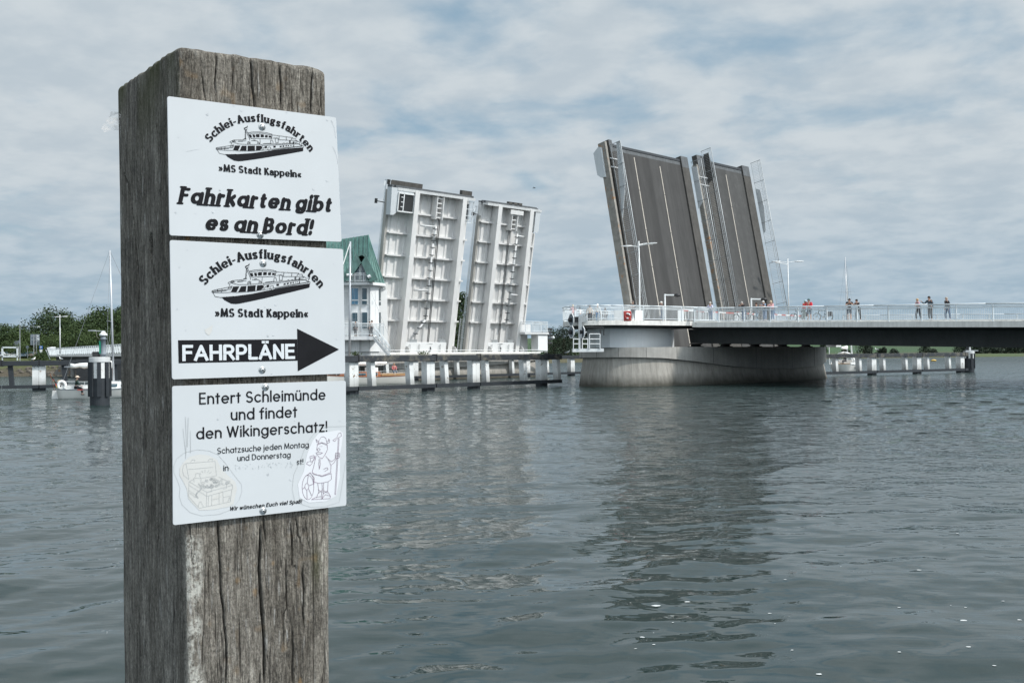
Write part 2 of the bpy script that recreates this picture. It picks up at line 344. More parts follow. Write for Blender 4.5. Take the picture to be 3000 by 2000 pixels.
# terrain from a shoreline
SH = np.array([(-2200, 120), (-900, 205), (-160, 224), (-70, 224), (-25, 232), (-6, 262), (8, 400), (22, 560), (60, 640), (200, 690), (420, 694), (900, 720), (2600, 820)], float)
def sdist(x, y):
    d = np.full(x.shape, 1e9)
    for (x0, y0), (x1, y1) in zip(SH[:-1], SH[1:]):
        vx, vy = x1-x0, y1-y0; t = np.clip(((x-x0)*vx+(y-y0)*vy)/(vx*vx+vy*vy), 0, 1); d = np.minimum(d, np.hypot(x-x0-t*vx, y-y0-t*vy))
    inside = np.zeros(x.shape, bool); poly = list(map(tuple, SH))+[(2600, 6000), (-2200, 6000)]
    for (x0, y0), (x1, y1) in zip(poly, poly[1:]+poly[:1]):
        c = ((y0 > y) != (y1 > y)); xi = (x1-x0)*(y-y0)/np.where(y1 == y0, 1e-9, (y1-y0))+x0; inside ^= c & (x < xi)
    return np.where(inside, d, -d)
def sst(t): t = np.clip(t, 0, 1); return t*t*(3-2*t)
def vnoise(x, y, seed=0):
    xi = np.floor(x).astype(np.int64); yi = np.floor(y).astype(np.int64); fx = x-xi; fy = y-yi; fx = fx*fx*(3-2*fx); fy = fy*fy*(3-2*fy)
    def h(a, b):
        n = (a*374761393+b*668265263+seed*1442695041) & 0x7fffffff; n = ((n ^ (n >> 13))*1274126177) & 0x7fffffff; return ((n ^ (n >> 16)) & 0xffff)/65535.0
    return (h(xi, yi)*(1-fx)+h(xi+1, yi)*fx)*(1-fy)+(h(xi, yi+1)*(1-fx)+h(xi+1, yi+1)*fx)*fy
def gz(x, y):
    x = np.asarray(x, float); y = np.asarray(y, float); d = sdist(x, y); left = sst((y-300)/250.0)
    zl = np.where(d < 0, np.maximum(d*.35, -3), 1.0*sst(d/2.5)+1.6*sst((d-2)/5)+1.7*sst((d-6)/10))+3.0*sst((d-60)/200)
    zr = np.where(d < 0, np.maximum(d*.1, -3), 1.8*sst(d/10)+22*sst((d-12)/420)+.9*vnoise(x/40, y/40, 3))
    return zl*(1-left)+zr*left
def gz1(x, y): return float(gz(np.array([x]), np.array([y]))[0])
def grid(name, xs, ys, zf, m, kind):
    X_, Y_ = np.meshgrid(xs, ys); Zg = zf(X_, Y_); n, k = X_.shape; me = bpy.data.meshes.new(name)
    me.from_pydata(np.stack([X_, Y_, Zg], -1).reshape(-1, 3).tolist(), [], [(i*k+j, i*k+j+1, (i+1)*k+j+1, (i+1)*k+j) for i in range(n-1) for j in range(k-1)])
    me.polygons.foreach_set('use_smooth', [True]*len(me.polygons)); me.materials.append(m); o = bpy.data.objects.new(name, me); COL.objects.link(o); o['kind'] = kind; return o
gm = bpy.data.materials.new('bank_ground'); gm.use_nodes = True; nt = gm.node_tree; bs = nt.nodes['Principled BSDF']; L = nt.links.new
ge = _n(nt, 'ShaderNodeNewGeometry'); sp = _n(nt, 'ShaderNodeSeparateXYZ'); L(ge.outputs['Position'], sp.inputs[0])
n1 = _n(nt, 'ShaderNodeTexNoise', Scale=.25, Detail=6.0); L(ge.outputs['Position'], n1.inputs['Vector'])
n2 = _n(nt, 'ShaderNodeTexNoise', Scale=.9, Detail=7.0, Roughness=.7); L(ge.outputs['Position'], n2.inputs['Vector'])
ad = _n(nt, 'ShaderNodeMath', operation='MULTIPLY_ADD'); L(n2.outputs['Fac'], ad.inputs[0]); ad.inputs[1].default_value = 3.0; L(sp.outputs['Z'], ad.inputs[2])
mr = _n(nt, 'ShaderNodeMapRange'); mr.inputs['From Min'].default_value = 2.6; mr.inputs['From Max'].default_value = 4.2; L(ad.outputs[0], mr.inputs['Value'])
g1 = _n(nt, 'ShaderNodeMix', data_type='RGBA'); g1.inputs[6].default_value = (.05, .08, .022, 1); g1.inputs[7].default_value = (.12, .13, .045, 1); L(n1.outputs['Fac'], g1.inputs[0])
far = _n(nt, 'ShaderNodeMapRange'); far.inputs['From Min'].default_value = 380; far.inputs['From Max'].default_value = 560; L(sp.outputs['Y'], far.inputs['Value'])
fl = _n(nt, 'ShaderNodeMapRange'); fl.inputs['From Min'].default_value = 2.2; fl.inputs['From Max'].default_value = 4.5; L(sp.outputs['Z'], fl.inputs['Value'])
ff = _n(nt, 'ShaderNodeMix', data_type='RGBA'); ff.inputs[6].default_value = (.1, .1, .05, 1); ff.inputs[7].default_value = (.05, .1, .042, 1); L(fl.outputs[0], ff.inputs[0])
fs = _n(nt, 'ShaderNodeTexNoise', Scale=.012, Detail=5.0); L(ge.outputs['Position'], fs.inputs['Vector'])
fm = _n(nt, 'ShaderNodeMix', data_type='RGBA', blend_type='MULTIPLY'); fm.inputs[0].default_value = .6; L(ff.outputs[2], fm.inputs[6]); L(fs.outputs['Color'], fm.inputs[7])
fm2 = _n(nt, 'ShaderNodeMix', data_type='RGBA', blend_type='ADD'); fm2.inputs[0].default_value = .12; L(fm.outputs[2], fm2.inputs[6]); L(ff.outputs[2], fm2.inputs[7])
rk = _n(nt, 'ShaderNodeMix', data_type='RGBA'); rk.inputs[6].default_value = (.045, .04, .032, 1); rk.inputs[7].default_value = (.12, .098, .062, 1); L(n2.outputs['Fac'], rk.inputs[0])
g2 = _n(nt, 'ShaderNodeMix', data_type='RGBA'); L(mr.outputs[0], g2.inputs[0]); L(rk.outputs[2], g2.inputs[6]); L(g1.outputs[2], g2.inputs[7])
g3 = _n(nt, 'ShaderNodeMix', data_type='RGBA'); L(far.outputs[0], g3.inputs[0]); L(g2.outputs[2], g3.inputs[6]); L(fm2.outputs[2], g3.inputs[7]); L(g3.outputs[2], bs.inputs['Base Color']); bs.inputs['Roughness'].default_value = .95
bn = _n(nt, 'ShaderNodeBump', Strength=.8, Distance=.85); L(n2.outputs['Fac'], bn.inputs['Height']); L(bn.outputs[0], bs.inputs['Normal'])
def cat_(*a): return np.unique(np.concatenate(a))
grid('ground', cat_(np.linspace(-2200, -220, 40), np.arange(-220, 40, 3.0), np.arange(40, 420, 14), np.linspace(420, 2600, 40)),
     cat_(np.linspace(60, 215, 8), np.arange(215, 262, 1.5), np.arange(262, 340, 5), np.arange(340, 620, 15), np.arange(620, 760, 6), np.linspace(760, 1300, 40), np.linspace(1300, 6000, 15)), gz, gm, 'structure')
# riprap boulders on the left shore
mb = MB(); r = random.Random(5)
for i in range(420):
    x = r.uniform(-150, -40); y = 224.3+r.uniform(-.8, 5.0)
    s = r.uniform(.22, .6); z = gz1(x, y)+s*.15
    mb.ell((x, y, z), s*r.uniform(.8, 1.4), s*r.uniform(.7, 1.1), s*r.uniform(.5, .8), 5, 3)
tag(mb.build('riprap_stones', 'rock', origin=(-95, 226, 0)), 'brown riprap stones along the foot of the left bank', 'stones', kind='stuff')

# ---- trees and bushes
def leafmat(name, c0, c1):
    m = bpy.data.materials.new(name); m.use_nodes = True; nt = m.node_tree; bs = nt.nodes['Principled BSDF']; L = nt.links.new
    g = _n(nt, 'ShaderNodeNewGeometry'); n = _n(nt, 'ShaderNodeTexNoise', Scale=.45, Detail=3.0); L(g.outputs['Position'], n.inputs['Vector'])
    n2 = _n(nt, 'ShaderNodeTexNoise', Scale=3.0, Detail=2.0); L(g.outputs['Position'], n2.inputs['Vector'])
    a = _n(nt, 'ShaderNodeMath', operation='MULTIPLY_ADD'); L(n2.outputs['Fac'], a.inputs[0]); a.inputs[1].default_value = .5; L(n.outputs['Fac'], a.inputs[2])
    mr = _n(nt, 'ShaderNodeMapRange'); mr.inputs['From Min'].default_value = .5; mr.inputs['From Max'].default_value = 1.0; L(a.outputs[0], mr.inputs['Value'])
    x = _n(nt, 'ShaderNodeMix', data_type='RGBA'); x.inputs[6].default_value = (*c0, 1); x.inputs[7].default_value = (*c1, 1); L(mr.outputs[0], x.inputs[0]); L(x.outputs[2], bs.inputs['Base Color'])
    bs.inputs['Roughness'].default_value = .7; bs.inputs['Specular IOR Level'].default_value = .25; return m
LM = [leafmat('leaf_dark', (.016, .03, .014), (.04, .065, .022)), leafmat('leaf_mid', (.02, .038, .013), (.052, .08, .024)), leafmat('leaf_light', (.03, .054, .017), (.072, .105, .033)), leafmat('leaf_far', (.009, .018, .011), (.022, .034, .018))]
def tree(name, label, base, h, w, seed, lm, group=None, n=1500, trunk=.25, ls=None, cat='tree', squash=1.0):
    r = random.Random(seed); base = Vector(base); t = thing(name, label, cat, base, group)
    tb = MB(); cb = MB(); th = h*trunk; tr = max(.06, h*.018)
    top = base+Vector((r.uniform(-.03, .03)*h, 0, h*.62)); tb.sweep([base-Vector((0,0,.5)), base+(top-base)*.5+Vector((r.uniform(-.1,.1), 0, 0)), top], [tr*1.25, tr*.8, tr*.3], 7)
    clumps = []
    k = max(7, int(11*squash+h*.5))
    for i in range(k):
        fz = th/h+(1-th/h)*((i+.5)/k)**.85; u = (fz-th/h)/(1-th/h); prof = math.sin(math.pi*min(1, .16+.78*u))**.7
        a = i*2.4+r.uniform(-.5, .5); rr = w*.5*prof*r.uniform(.35, .72)
        c = base+Vector((math.cos(a)*rr, math.sin(a)*rr, h*fz*.93)); cr = w*r.uniform(.16, .27)*(.6+.5*prof)
        clumps.append((c, cr)); st = base+(top-base)*min(.95, max(.25, fz*.9-.12)); tb.sweep([st, (st+c)/2+Vector((0,0,.03*h)), c], [tr*.4, tr*.24, tr*.08], 5)
    s0 = ls or (.034*h+.2)
    for i in range(n):
        c, cr = clumps[i % len(clumps)]
        d = Vector((r.gauss(0, 1), r.gauss(0, 1), r.gauss(0, 1))).normalized()*(cr*(r.random()**.4)*r.uniform(.8, 1.25)); d.z *= .8
        p = c+d; nn = (d.normalized()+Vector((r.uniform(-.8, .8), r.uniform(-.8, .8), r.uniform(-.3, .9)))).normalized(); A = nn.orthogonal().normalized(); A.rotate(Matrix.Rotation(r.uniform(0, 6.28), 3, nn)); Bv = nn.cross(A); s = s0*r.uniform(.45, 1.15)
        cb.add([p-A*s*.5, p+Bv*s*.34, p+A*s*.5, p-Bv*s*.34], [(0, 1, 2, 3)])
    tb.build('trunk', 'bark', t, True); cb.build('crown', LM[lm], t); return t
def bush(label, base, h, w, seed, lm, group, n=700, name='bush', ls=None): return tree(name, label, base, h, w, seed, lm, group, n, .04, ls, 'bush', 1.0)
def at(px, depth): d = ray(px, 1040); return (d.x*depth/d.y, depth)
LT = [ # px, depth, height, width, leaf kind, label
 (-55, 250, 13, 11, 1, 'dark green tree at the far left edge of the bank'), (12, 246, 10.5, 9, 1, 'rounded green tree behind the empty white frame'), (52, 262, 11, 10, 1, 'leafy tree between the white frame and the grey road sign'),
 (95, 256, 8.5, 9, 2, 'low light green tree behind the grey road sign'), (134, 268, 14.5, 13, 0, 'dark broad tree left of the double street lamp'), (166, 285, 18, 15, 0, 'tallest dark tree on the left bank behind the double street lamp'),
 (205, 262, 13.5, 12, 1, 'dense tree just right of the double street lamp'), (238, 250, 11.5, 11, 1, 'mid green tree above the footbridge ramp left of the black and white dolphin'), (268, 268, 14.5, 11, 1, 'tree behind the beacon of the black and white dolphin'),
 (300, 262, 16.5, 12, 1, 'high bushy tree behind the mast of the white sailboat'), (338, 258, 15, 12, 1, 'leafy tree touching the edge of the wooden post'), (366, 275, 18, 9, 0, 'dark conifer like tree half hidden by the wooden post'), (430, 262, 14, 13, 1, 'tree hidden behind the wooden post'), (-125, 255, 13, 12, 0, 'dark tree beyond the left edge of the bank'), (-200, 250, 12, 12, 1, 'mid green tree beyond the left edge of the bank')]
for i, (px, D, h, w, k, lb) in enumerate(LT):
    x, y = at(px, D); tree('tree', lb, (x, y, gz1(x, y)-.2), h*.8, w*1.1, 40+i, k, 'trees on the left bank', 4200, .08)
for i, (px, D, h, w, k, lb) in enumerate([(60, 240, 3.5, 6, 2, 'low hedge bush beneath the trees near the white frame'), (122, 232, 3.0, 5, 1, 'bush beside the blue parking sign'), (112, 234, 2.2, 4, 2, 'brownish low bush in front of the parked cars'),
     (150, 238, 5.5, 8, 2, 'light green bush behind the end of the footbridge ramp'), (185, 244, 6.5, 9, 2, 'pale bush under the double street lamp'), (222, 242, 6, 9, 1, 'bush right of the double street lamp'), (262, 240, 6.5, 9, 2, 'bush behind the green striped beacon'), (305, 240, 7, 9, 1, 'bush behind the sailboat mast'), (345, 238, 6, 8, 1, 'bush behind the edge of the wooden post'), (20, 243, 4, 7, 1, 'bush behind the empty white frame'), (-30, 240, 4, 8, 2, 'bush at the far left edge')]):
    x, y = at(px, D); bush(lb, (x, y, gz1(x, y)-.2), h, w, 90+i, k, 'bushes on the left bank', 1800)
for i, (px, D, h, w, k, lb) in enumerate([(1622, 668, 20, 25, 0, 'dark tree on the far shore beside the white machinery cabin'), (1652, 655, 21, 22, 3, 'round dark tree on the far shore behind the signal plates'), (1684, 662, 19, 22, 0, 'dark tree on the far shore behind the ladder platform'),
     (1722, 690, 32, 20, 3, 'treetop showing behind the visitors on the round platform'), (1750, 700, 34, 22, 3, 'taller treetop above the platform behind the man in braces'), (1352, 340, 20, 10, 0, 'dark tree seen through the gap between the white bridge leaves'), (1330, 320, 14, 9, 0, 'lower dark tree behind the gap between the white leaves'), (1595, 680, 12, 24, 3, 'distant low tree behind the white machinery cabin')]):
    x, y = at(px, D); z = max(gz1(x, y), 0)
    tree('tree', lb, (x, y, z-.3), h if D > 400 else h*1.1, w, 140+i, k, 'trees beyond the bridge', 3600, .06)
for i, (px, D, h, w, lb) in enumerate([(2412, 745, 13, 13, 'dark bush on the far field beside the round concrete pier'), (2530, 735, 15, 17, 'round bush on the far field behind the second mast'), (2545, 738, 12, 12, 'smaller bush joined to the round one behind the second mast'), (2477, 725, 7, 12, 'low bush behind the bundled white sail'), (2582, 725, 7, 14, 'low scrub on the far shore left of the shrub with a peak'), (2590, 722, 10, 6, 'peaked shrub on the far shore above the timber fender'), (2618, 726, 7, 11, 'small shrub on the far shore above the middle of the fender'), (2712, 730, 12, 14, 'rounded bush on the far field above the yellow buoy'), (2735, 726, 6, 10, 'flat scrub right of the rounded bush above the yellow buoy'), (2812, 725, 12, 14, 'bush on the far shore just left of the end dolphin'), (2834, 723, 9, 12, 'bush on the far shore behind the end dolphin')]):
    x, y = at(px, D); bush(lb, (x, y, gz1(x, y)-.3), h*.62, w*.75, 170+i, 3, 'bushes along the far shore', 900, ls=1.0)
for i in range(12):
    px = 2862+i*19; D = 728+(i % 3)*8; x, y = at(px, D); nm = ['first', 'second', 'third', 'fourth', 'fifth', 'sixth', 'seventh', 'eighth', 'ninth', 'tenth', 'eleventh', 'twelfth'][i]
    bush(nm+' dark bush counted from the left in the thicket right of the end dolphin', (x, y, gz1(x, y)-.5), 6.2+2.4*((i*7) % 5)/4, 11, 190+i, 3, 'thicket right of the end dolphin', 900, ls=1.15)
# ================= weathered timber post with its three notices
FN = Vector((.559, -.829, 0)).normalized(); FS = Vector((.829, .559, 0)).normalized()
Q0 = P(524, 1050, 1.9); FK = Q0.dot(FN)
def FP(px, py): return PL(px, py, FN, FK)                     # photo pixel -> point of the post's front face
def fuv(p): d = p-Q0; return d.dot(FS), d.z
def LPt(px, py): # pixel -> left face (vertical plane through the corner edge and the back-left edge)
    return PL(px, py, LN, LK)
eBL = P(354, 800, 2.2)
_ld = Vector((eBL.x-Q0.x, eBL.y-Q0.y, 0)).normalized(); LN = Vector((-abs(_ld.y), -abs(_ld.x), 0)); LN = _ld.cross(Z3).normalized()
if LN.y > 0: LN = -LN
LK = Q0.dot(LN)
def luv(p): d = p-Q0; return d.dot(_ld), d.z
def build_post():
    zt = FP(521, 128).z; ztR = FP(950, 203).z; ztL = LPt(347, 246).z
    ztR = (ztR+zt)/2+.002; ztL = ztL
    zb = FP(540, 2060).z
    cl = [(zb, fuv(FP(548, 2000))[0]), (fuv(FP(541, 1538))[1], fuv(FP(541, 1538))[0]), (fuv(FP(532, 1115))[1], fuv(FP(534, 1115))[0]), (fuv(FP(521, 135))[1], fuv(FP(521, 135))[0])]
    rr = [fuv(FP(970, 2000)), fuv(FP(970, 1500)), fuv(FP(966, 1100)), fuv(FP(963, 720)), fuv(FP(960, 300)), fuv(FP(958, 200))]
    cz = sorted([fuv(FP(548, 2000))[::-1], fuv(FP(541, 1538))[::-1], fuv(FP(534, 1115))[::-1], fuv(FP(522, 135))[::-1]])
    rz = sorted((z, s) for s, z in rr); lz = []
    for px_, py_ in ((362, 2000), (358, 1800), (355, 1500), (354.5, 1300), (350, 700), (347, 500), (343, 250)):
        z_ = luv(LPt(px_, py_))[1]; o_ = Q0+FS*float(np.interp(z_, [t[0] for t in cz], [t[1] for t in cz])); p_ = PL(px_, py_, LN, o_.dot(LN)); lz.append((z_, (p_-o_).dot(_ld)))
    lz.sort()
    fx = lambda tab, z: np.interp(z, [t[0] for t in tab], [t[1] for t in tab])
    zq = np.concatenate([np.linspace(-Q0.z-1.2, zb-Q0.z-.05, 12)[:-1], np.linspace(zb-Q0.z-.05, 0, 0), np.arange(zb-Q0.z-.05, zt-Q0.z-.013, .0032)])
    ztop = zt-Q0.z; rows = list(zq); rcap = .013
    capt = [i/7.0 for i in range(1, 8)]
    nF, nR, nK, nL = 210, 14, 14, 200
    fq = Vector((FS.x, FS.y, 0)); tot = nF+nR+nK+nL
    sF = np.concatenate([np.linspace(0, 1, nF, endpoint=False), np.ones(nR), np.linspace(1, 0, nK, endpoint=False), np.zeros(nL)])
    sL = np.concatenate([np.zeros(nF), np.linspace(0, 1, nR, endpoint=False), np.ones(nK), np.linspace(1, 0, nL, endpoint=False)])
    def ring(z, inset=0.0):
        c = fx(cz, z); w = fx(rz, z)-c; dl = fx(lz, z)
        uu = np.clip(sF*w, inset, w-inset); vv = np.clip(sL*dl, inset, dl-inset)
        # rounded arrises
        rad = np.where((sF > .5) & (sL < .5), .012, .011)+.003*vnoise(np.full(tot, z*18.0), np.full(tot, 3.3), 2)
        a = np.minimum(uu, w-uu)-inset; b = np.minimum(vv, dl-vv)-inset
        ix = np.arange(tot); fb = (ix < nF) | ((ix >= nF+nR) & (ix < nF+nR+nK))
        ph = np.clip(1-np.where(fb, a, b)/rad, 0, 1)*math.pi/4; al = np.where(ph > 0, rad-rad*np.sin(ph)-np.where(fb, a, b), 0); ac = rad*(1-np.cos(ph))
        su = np.where(uu < w/2, 1, -1); sv = np.where(vv < dl/2, 1, -1)
        pu = su*np.where(fb, al, ac); pv = sv*np.where(fb, ac, al)
        return c, uu, vv, pu, pv, w, dl
    # ---- cracks, traced along the grain
    FC = []  # (list of px, width, depth) on the front
    def t(o, s, pts): return [(o[0]+x/s, o[1]+y/s) for x, y in pts]
    b_ = ((340, 1500), 3.136); tp = ((280, 80), 2.45); c2 = ((280, 680), 2.94); c3 = ((280, 1090), 2.94)
    for (o, s), pts, w, d in [
     (b_, [(932, 20), (945, 250), (955, 430), (965, 740), (990, 880), (1000, 1050), (1015, 1200), (1020, 1360), (1013, 1600)], 1.9, .012),
     (b_, [(1325, 140), (1325, 300), (1315, 520), (1330, 750), (1345, 950), (1358, 1100), (1365, 1300), (1362, 1535)], 3.0, .02), (b_, [(1353, 20), (1365, 180), (1372, 265)], 1.8, .012), (b_, [(1328, 1440), (1322, 1600)], 1.8, .012),
     (b_, [(1645, 0), (1665, 130), (1668, 215), (1690, 235), (1692, 330)], 1.4, .01), (b_, [(1600, 90), (1615, 260), (1620, 480), (1655, 492), (1662, 556)], 1.5, .01),
     (b_, [(1722, 470), (1714, 580), (1727, 720), (1718, 920), (1730, 1080)], 1.8, .011), (b_, [(1560, 430), (1567, 880), (1537, 940), (1540, 1100), (1537, 1250)], 1.2, .008),
     (b_, [(1612, 1030), (1628, 1250), (1620, 1400), (1624, 1600)], 1.6, .011), (b_, [(820, 580), (812, 1000), (790, 1250), (792, 1450)], .9, .006), (b_, [(1806, 60), (1808, 400), (1812, 1570)], .9, .006),
     (b_, [(1132, 240), (1150, 330), (1148, 520)], .8, .005), (b_, [(1128, 960), (1140, 1330), (1150, 1500)], .8, .005), (b_, [(1627, 840), (1640, 1030)], .7, .005), (b_, [(1890, 170), (1882, 330)], .7, .005), (b_, [(915, 880), (918, 1240)], .7, .005), (b_, [(848, 480), (850, 700)], .6, .004), (b_, [(1175, 40), (1180, 160)], .7, .005), (b_, [(880, 60), (882, 160)], .7, .005), (b_, [(984, 60), (986, 150)], .6, .004), (b_, [(1832, 530), (1830, 800)], .7, .004),
     (tp, [(863, 150), (868, 260), (857, 400), (868, 500)], 1.5, .01), (tp, [(1109, 200), (1118, 300), (1122, 400), (1135, 520), (1140, 600)], 2.2, .014), (tp, [(1317, 235), (1320, 330), (1328, 420), (1325, 500), (1332, 620)], 1.5, .01), (tp, [(762, 300), (775, 420), (790, 540)], 1.2, .008), (tp, [(1565, 290), (1550, 400), (1548, 500), (1543, 640)], 1.7, .011),
     (tp, [(985, 240), (983, 390), (975, 470)], .8, .005), (tp, [(1210, 250), (1222, 330), (1215, 380)], .9, .006), (tp, [(1275, 460), (1292, 600)], .7, .005), (tp, [(1405, 420), (1412, 620)], 1.0, .006), (tp, [(1622, 400), (1618, 520), (1628, 640)], 1.4, .009), (tp, [(925, 430), (922, 560)], .8, .005), (tp, [(1078, 460), (1082, 560)], .7, .004), (tp, [(1470, 300), (1475, 480)], .6, .004),
     (c2, [(1450, 60), (1452, 160)], 1.6, .01), (c2, [(992, 60), (990, 130)], 1.2, .008), (c2, [(1612, 80), (1600, 130)], .9, .006), (c2, [(1768, 80), (1765, 140)], 1.0, .006), (c2, [(1190, 80), (1192, 130)], .8, .005),
     (c3, [(1052, 30), (1050, 130)], 1.3, .008), (c3, [(1387, 30), (1386, 130)], 1.2, .008), (c3, [(1460, 50), (1458, 130)], 1.8, .012), (c3, [(1645, 30), (1640, 80), (1665, 110)], 1.0, .006), (c3, [(850, 60), (853, 110)], .8, .005)]:
        q = [fuv(FP(*p)) for p in t(o, s, pts)]; FC.append((q, w*.00056, d))
    LC = []
    for (o, s), pts, w, d in [
     (tp, [(412, 640), (430, 720), (438, 860), (441, 980)], 1.3, .008), (tp, [(190, 1040), (225, 1140), (245, 1250), (268, 1420), (272, 1568)], 1.8, .011), (tp, [(325, 1080), (335, 1250), (345, 1380)], .9, .006), (tp, [(460, 1400), (470, 1568)], 1.1, .008),
     (c2, [(322, 0), (332, 160), (340, 300), (348, 520), (338, 700)], 2.2, .014), (c2, [(455, 180), (470, 260), (500, 430), (520, 560), (528, 720)], 1.6, .01), (c2, [(450, 810), (445, 930), (465, 1040)], 2.4, .012), (c2, [(578, 240), (590, 420), (582, 560)], 1.2, .008), (c2, [(560, 0), (556, 90)], 1.4, .01),
     (c3, [(375, 180), (385, 420), (400, 600), (405, 760)], 1.2, .007), (c3, [(490, 1230), (505, 1350), (512, 1499)], 1.6, .009), (c3, [(600, 100), (615, 400)], .9, .005), (b_, [(335, 60), (345, 200), (350, 300)], 1.4, .009), (b_, [(385, 20), (392, 170)], 1.2, .008), (b_, [(150, 800), (140, 930)], .9, .005), (b_, [(270, 820), (266, 1000)], .8, .005)]:
        q = [luv(LPt(*p)) for p in t(o, s, pts)]; LC.append((q, w*.0009, d))
    hole = luv(LPt(280+456/2.94, 680+120/2.94))
    # ---- rows
    allv = []; crk = []; lich = []; ora = []; moss = []; grainw = []
    zs = np.array(rows); nrow = len(zs)+len(capt)
    zmaxs = zs[-1]
    for ir in range(nrow):
        if ir < len(zs): z = zs[ir]; ins = 0.0
        else:
            tt = capt[ir-len(zs)]; ang = tt*math.pi/2; z = zmaxs+rcap*math.sin(ang); ins = rcap*(1-math.cos(ang))
        c, uu, vv, pu, pv, w, dl = ring(z, ins)
        front = (np.arange(tot) < nF); left = (np.arange(tot) >= nF+nR+nK)
        depth = np.zeros(tot); ck = np.zeros(tot)
        for mask, coord, CR in ((front, uu+c, FC), (left, vv, LC)):
            for q, wd_, dd in CR:
                pz = [p[1] for p in q]; z0, z1 = min(pz), max(pz)
                if z < z0-.01 or z > z1+.01: continue
                o = np.argsort(pz); xc = np.interp(z, np.array(pz)[o], np.array([p[0] for p in q])[o])+.0012*(vnoise(np.array([z*60.0]), np.array([xc0 := q[0][0]*50]), 8)[0]-.5)
                fade = min(1, max(0, (z-z0+.008)/.03))*min(1, max(0, (z1-z+.008)/.03)); ww = wd_*(.55+.6*fade)
                g = np.exp(-((coord-xc)/max(ww, .0006))**2)*mask*fade
                depth = np.maximum(depth, g*dd); ck = np.maximum(ck, np.exp(-((coord-xc)/max(ww*1.15, .0008))**4)*mask*fade)
        g = np.exp(-(((vv-hole[0])/.011)**2+((z-hole[1])/.021)**2)**2)*left; depth = np.maximum(depth, g*.03); ck = np.maximum(ck, g)
        s_lin = np.where(front, uu+c, np.where(left, -vv, 3+uu+vv))
        und = (vnoise(s_lin*14, np.full(tot, z*2.5), 4)-.5)*.0034+(vnoise(s_lin*60, np.full(tot, z*5), 6)-.5)*.0016+(vnoise(s_lin*220, np.full(tot, z*14), 7)-.5)*.0009
        edge = np.clip(1-vv/.02, 0, 1)*left*((vnoise(np.full(tot, z*45), np.full(tot, 1.5), 12)-.4)*.006)+np.clip(1-(dl-vv)/.012, 0, 1)*left*((vnoise(np.full(tot, z*30), np.full(tot, 9.5), 13)-.45)*.006)
        inn = depth-und
        du = np.zeros(tot); dv = np.zeros(tot)
        dv = np.where(front, inn, 0); du = np.where(left, inn, 0); dv = dv+edge
        ztilt = (uu/w)*(ztR-zt)+(vv/dl)*(ztL-zt)
        zz_ = z+np.clip((z-(zmaxs-.25))/.25, 0, 1)*ztilt+(vnoise(uu*70, vv*70, 9)-.5)*.004*(z > zmaxs)
        X_ = Q0.x+FS.x*(uu+c+pu+du)+_ld.x*(vv+pv+dv); Y_ = Q0.y+FS.y*(uu+c+pu+du)+_ld.y*(vv+pv+dv)
        allv.append(np.stack([X_, Y_, Q0.z+zz_], 1)); crk.append(ck)
        zw = Q0.z+z
        zs3 = FP(520, 1535).z
        lx = vnoise(s_lin*38, np.full(tot, zw*26), 21)*.6+vnoise(s_lin*120, np.full(tot, zw*90), 22)*.4
        band = np.exp(-((uu-.012)/.017)**2)*front*(zw < zs3+.02)*np.clip(2.2*vnoise(np.full(tot, zw*24), uu*18, 31)-.1, 0, 1.4)
        top = np.exp(-((uu-.05)/.018)**2)*front*np.clip((zw-FP(520, 300).z)/.02, 0, 1)*.55*vnoise(np.full(tot, zw*22), uu*30, 33)
        rim = np.clip(1-(zmaxs+rcap*.5-z)/.03, 0, 1)*.5*(vnoise(s_lin*60, np.full(tot, 1.0), 35))
        cornb = np.exp(-((vv-.004)/.008)**2)*left*.25*(zw < zs3)
        lich.append(np.clip((band*(.35+lx*1.3)-.12)*2.4, 0, 1)+np.clip(top*(.4+lx)-.1, 0, .6)+rim*.5+cornb*lx)
        ora.append(np.clip(vnoise(s_lin*55, np.full(tot, zw*40), 41)-.84, 0, 1)*4.0*np.clip(vnoise(s_lin*9, np.full(tot, zw*6), 42)*2-.7, 0, 1)*front)
        moss.append((np.clip((zw-FP(520, 420).z)/.18, 0, 1)*left*.8+np.exp(-((uu-.262)/.012)**2)*front*np.clip(1-abs(zw-(FP(800, 1700).z))/.08, 0, 1)*.8)*np.clip(vnoise(s_lin*25, np.full(tot, zw*9), 44)*1.6-.3, 0, 1))
    A = np.concatenate(allv).astype(np.float32); n = nrow; m = tot
    i, j = np.meshgrid(np.arange(n-1), np.arange(m), indexing='ij'); a = (i*m+j).ravel(); b = (i*m+(j+1) % m).ravel()
    quads = np.stack([a, b, b+m, a+m], 1)
    ctr = A[(n-1)*m:].mean(0)+np.array([0, 0, .004], np.float32); A = np.vstack([A, ctr[None]]).astype(np.float32)
    tris = [((n-1)*m+jj, (n-1)*m+(jj+1) % m, n*m) for jj in range(m)]
    me = bpy.data.meshes.new('wooden_post'); org = Vector((float(A[:m, 0].mean()), float(A[:m, 1].mean()), float(A[:, 2].min())))
    me.from_pydata((A-np.array(org)).tolist(), [], quads.tolist()+tris); me.polygons.foreach_set('use_smooth', [True]*len(me.polygons))
    for nm, arr in (('crk', crk), ('lich', lich), ('ora', ora), ('moss', moss)):
        at_ = me.attributes.new(nm, 'FLOAT', 'POINT'); at_.data.foreach_set('value', np.append(np.concatenate(arr), 0).astype(np.float32))
    fid = np.concatenate([np.zeros(nF), np.ones(nR), np.ones(nK), np.ones(nL)]); at_ = me.attributes.new('side', 'FLOAT', 'POINT'); at_.data.foreach_set('value', np.append(np.tile(fid, n), 0).astype(np.float32))
    o = bpy.data.objects.new('wooden_post', me); o.location = org; COL.objects.link(o)
    tag(o, 'big square weathered grey timber post carrying three white notices', 'post')
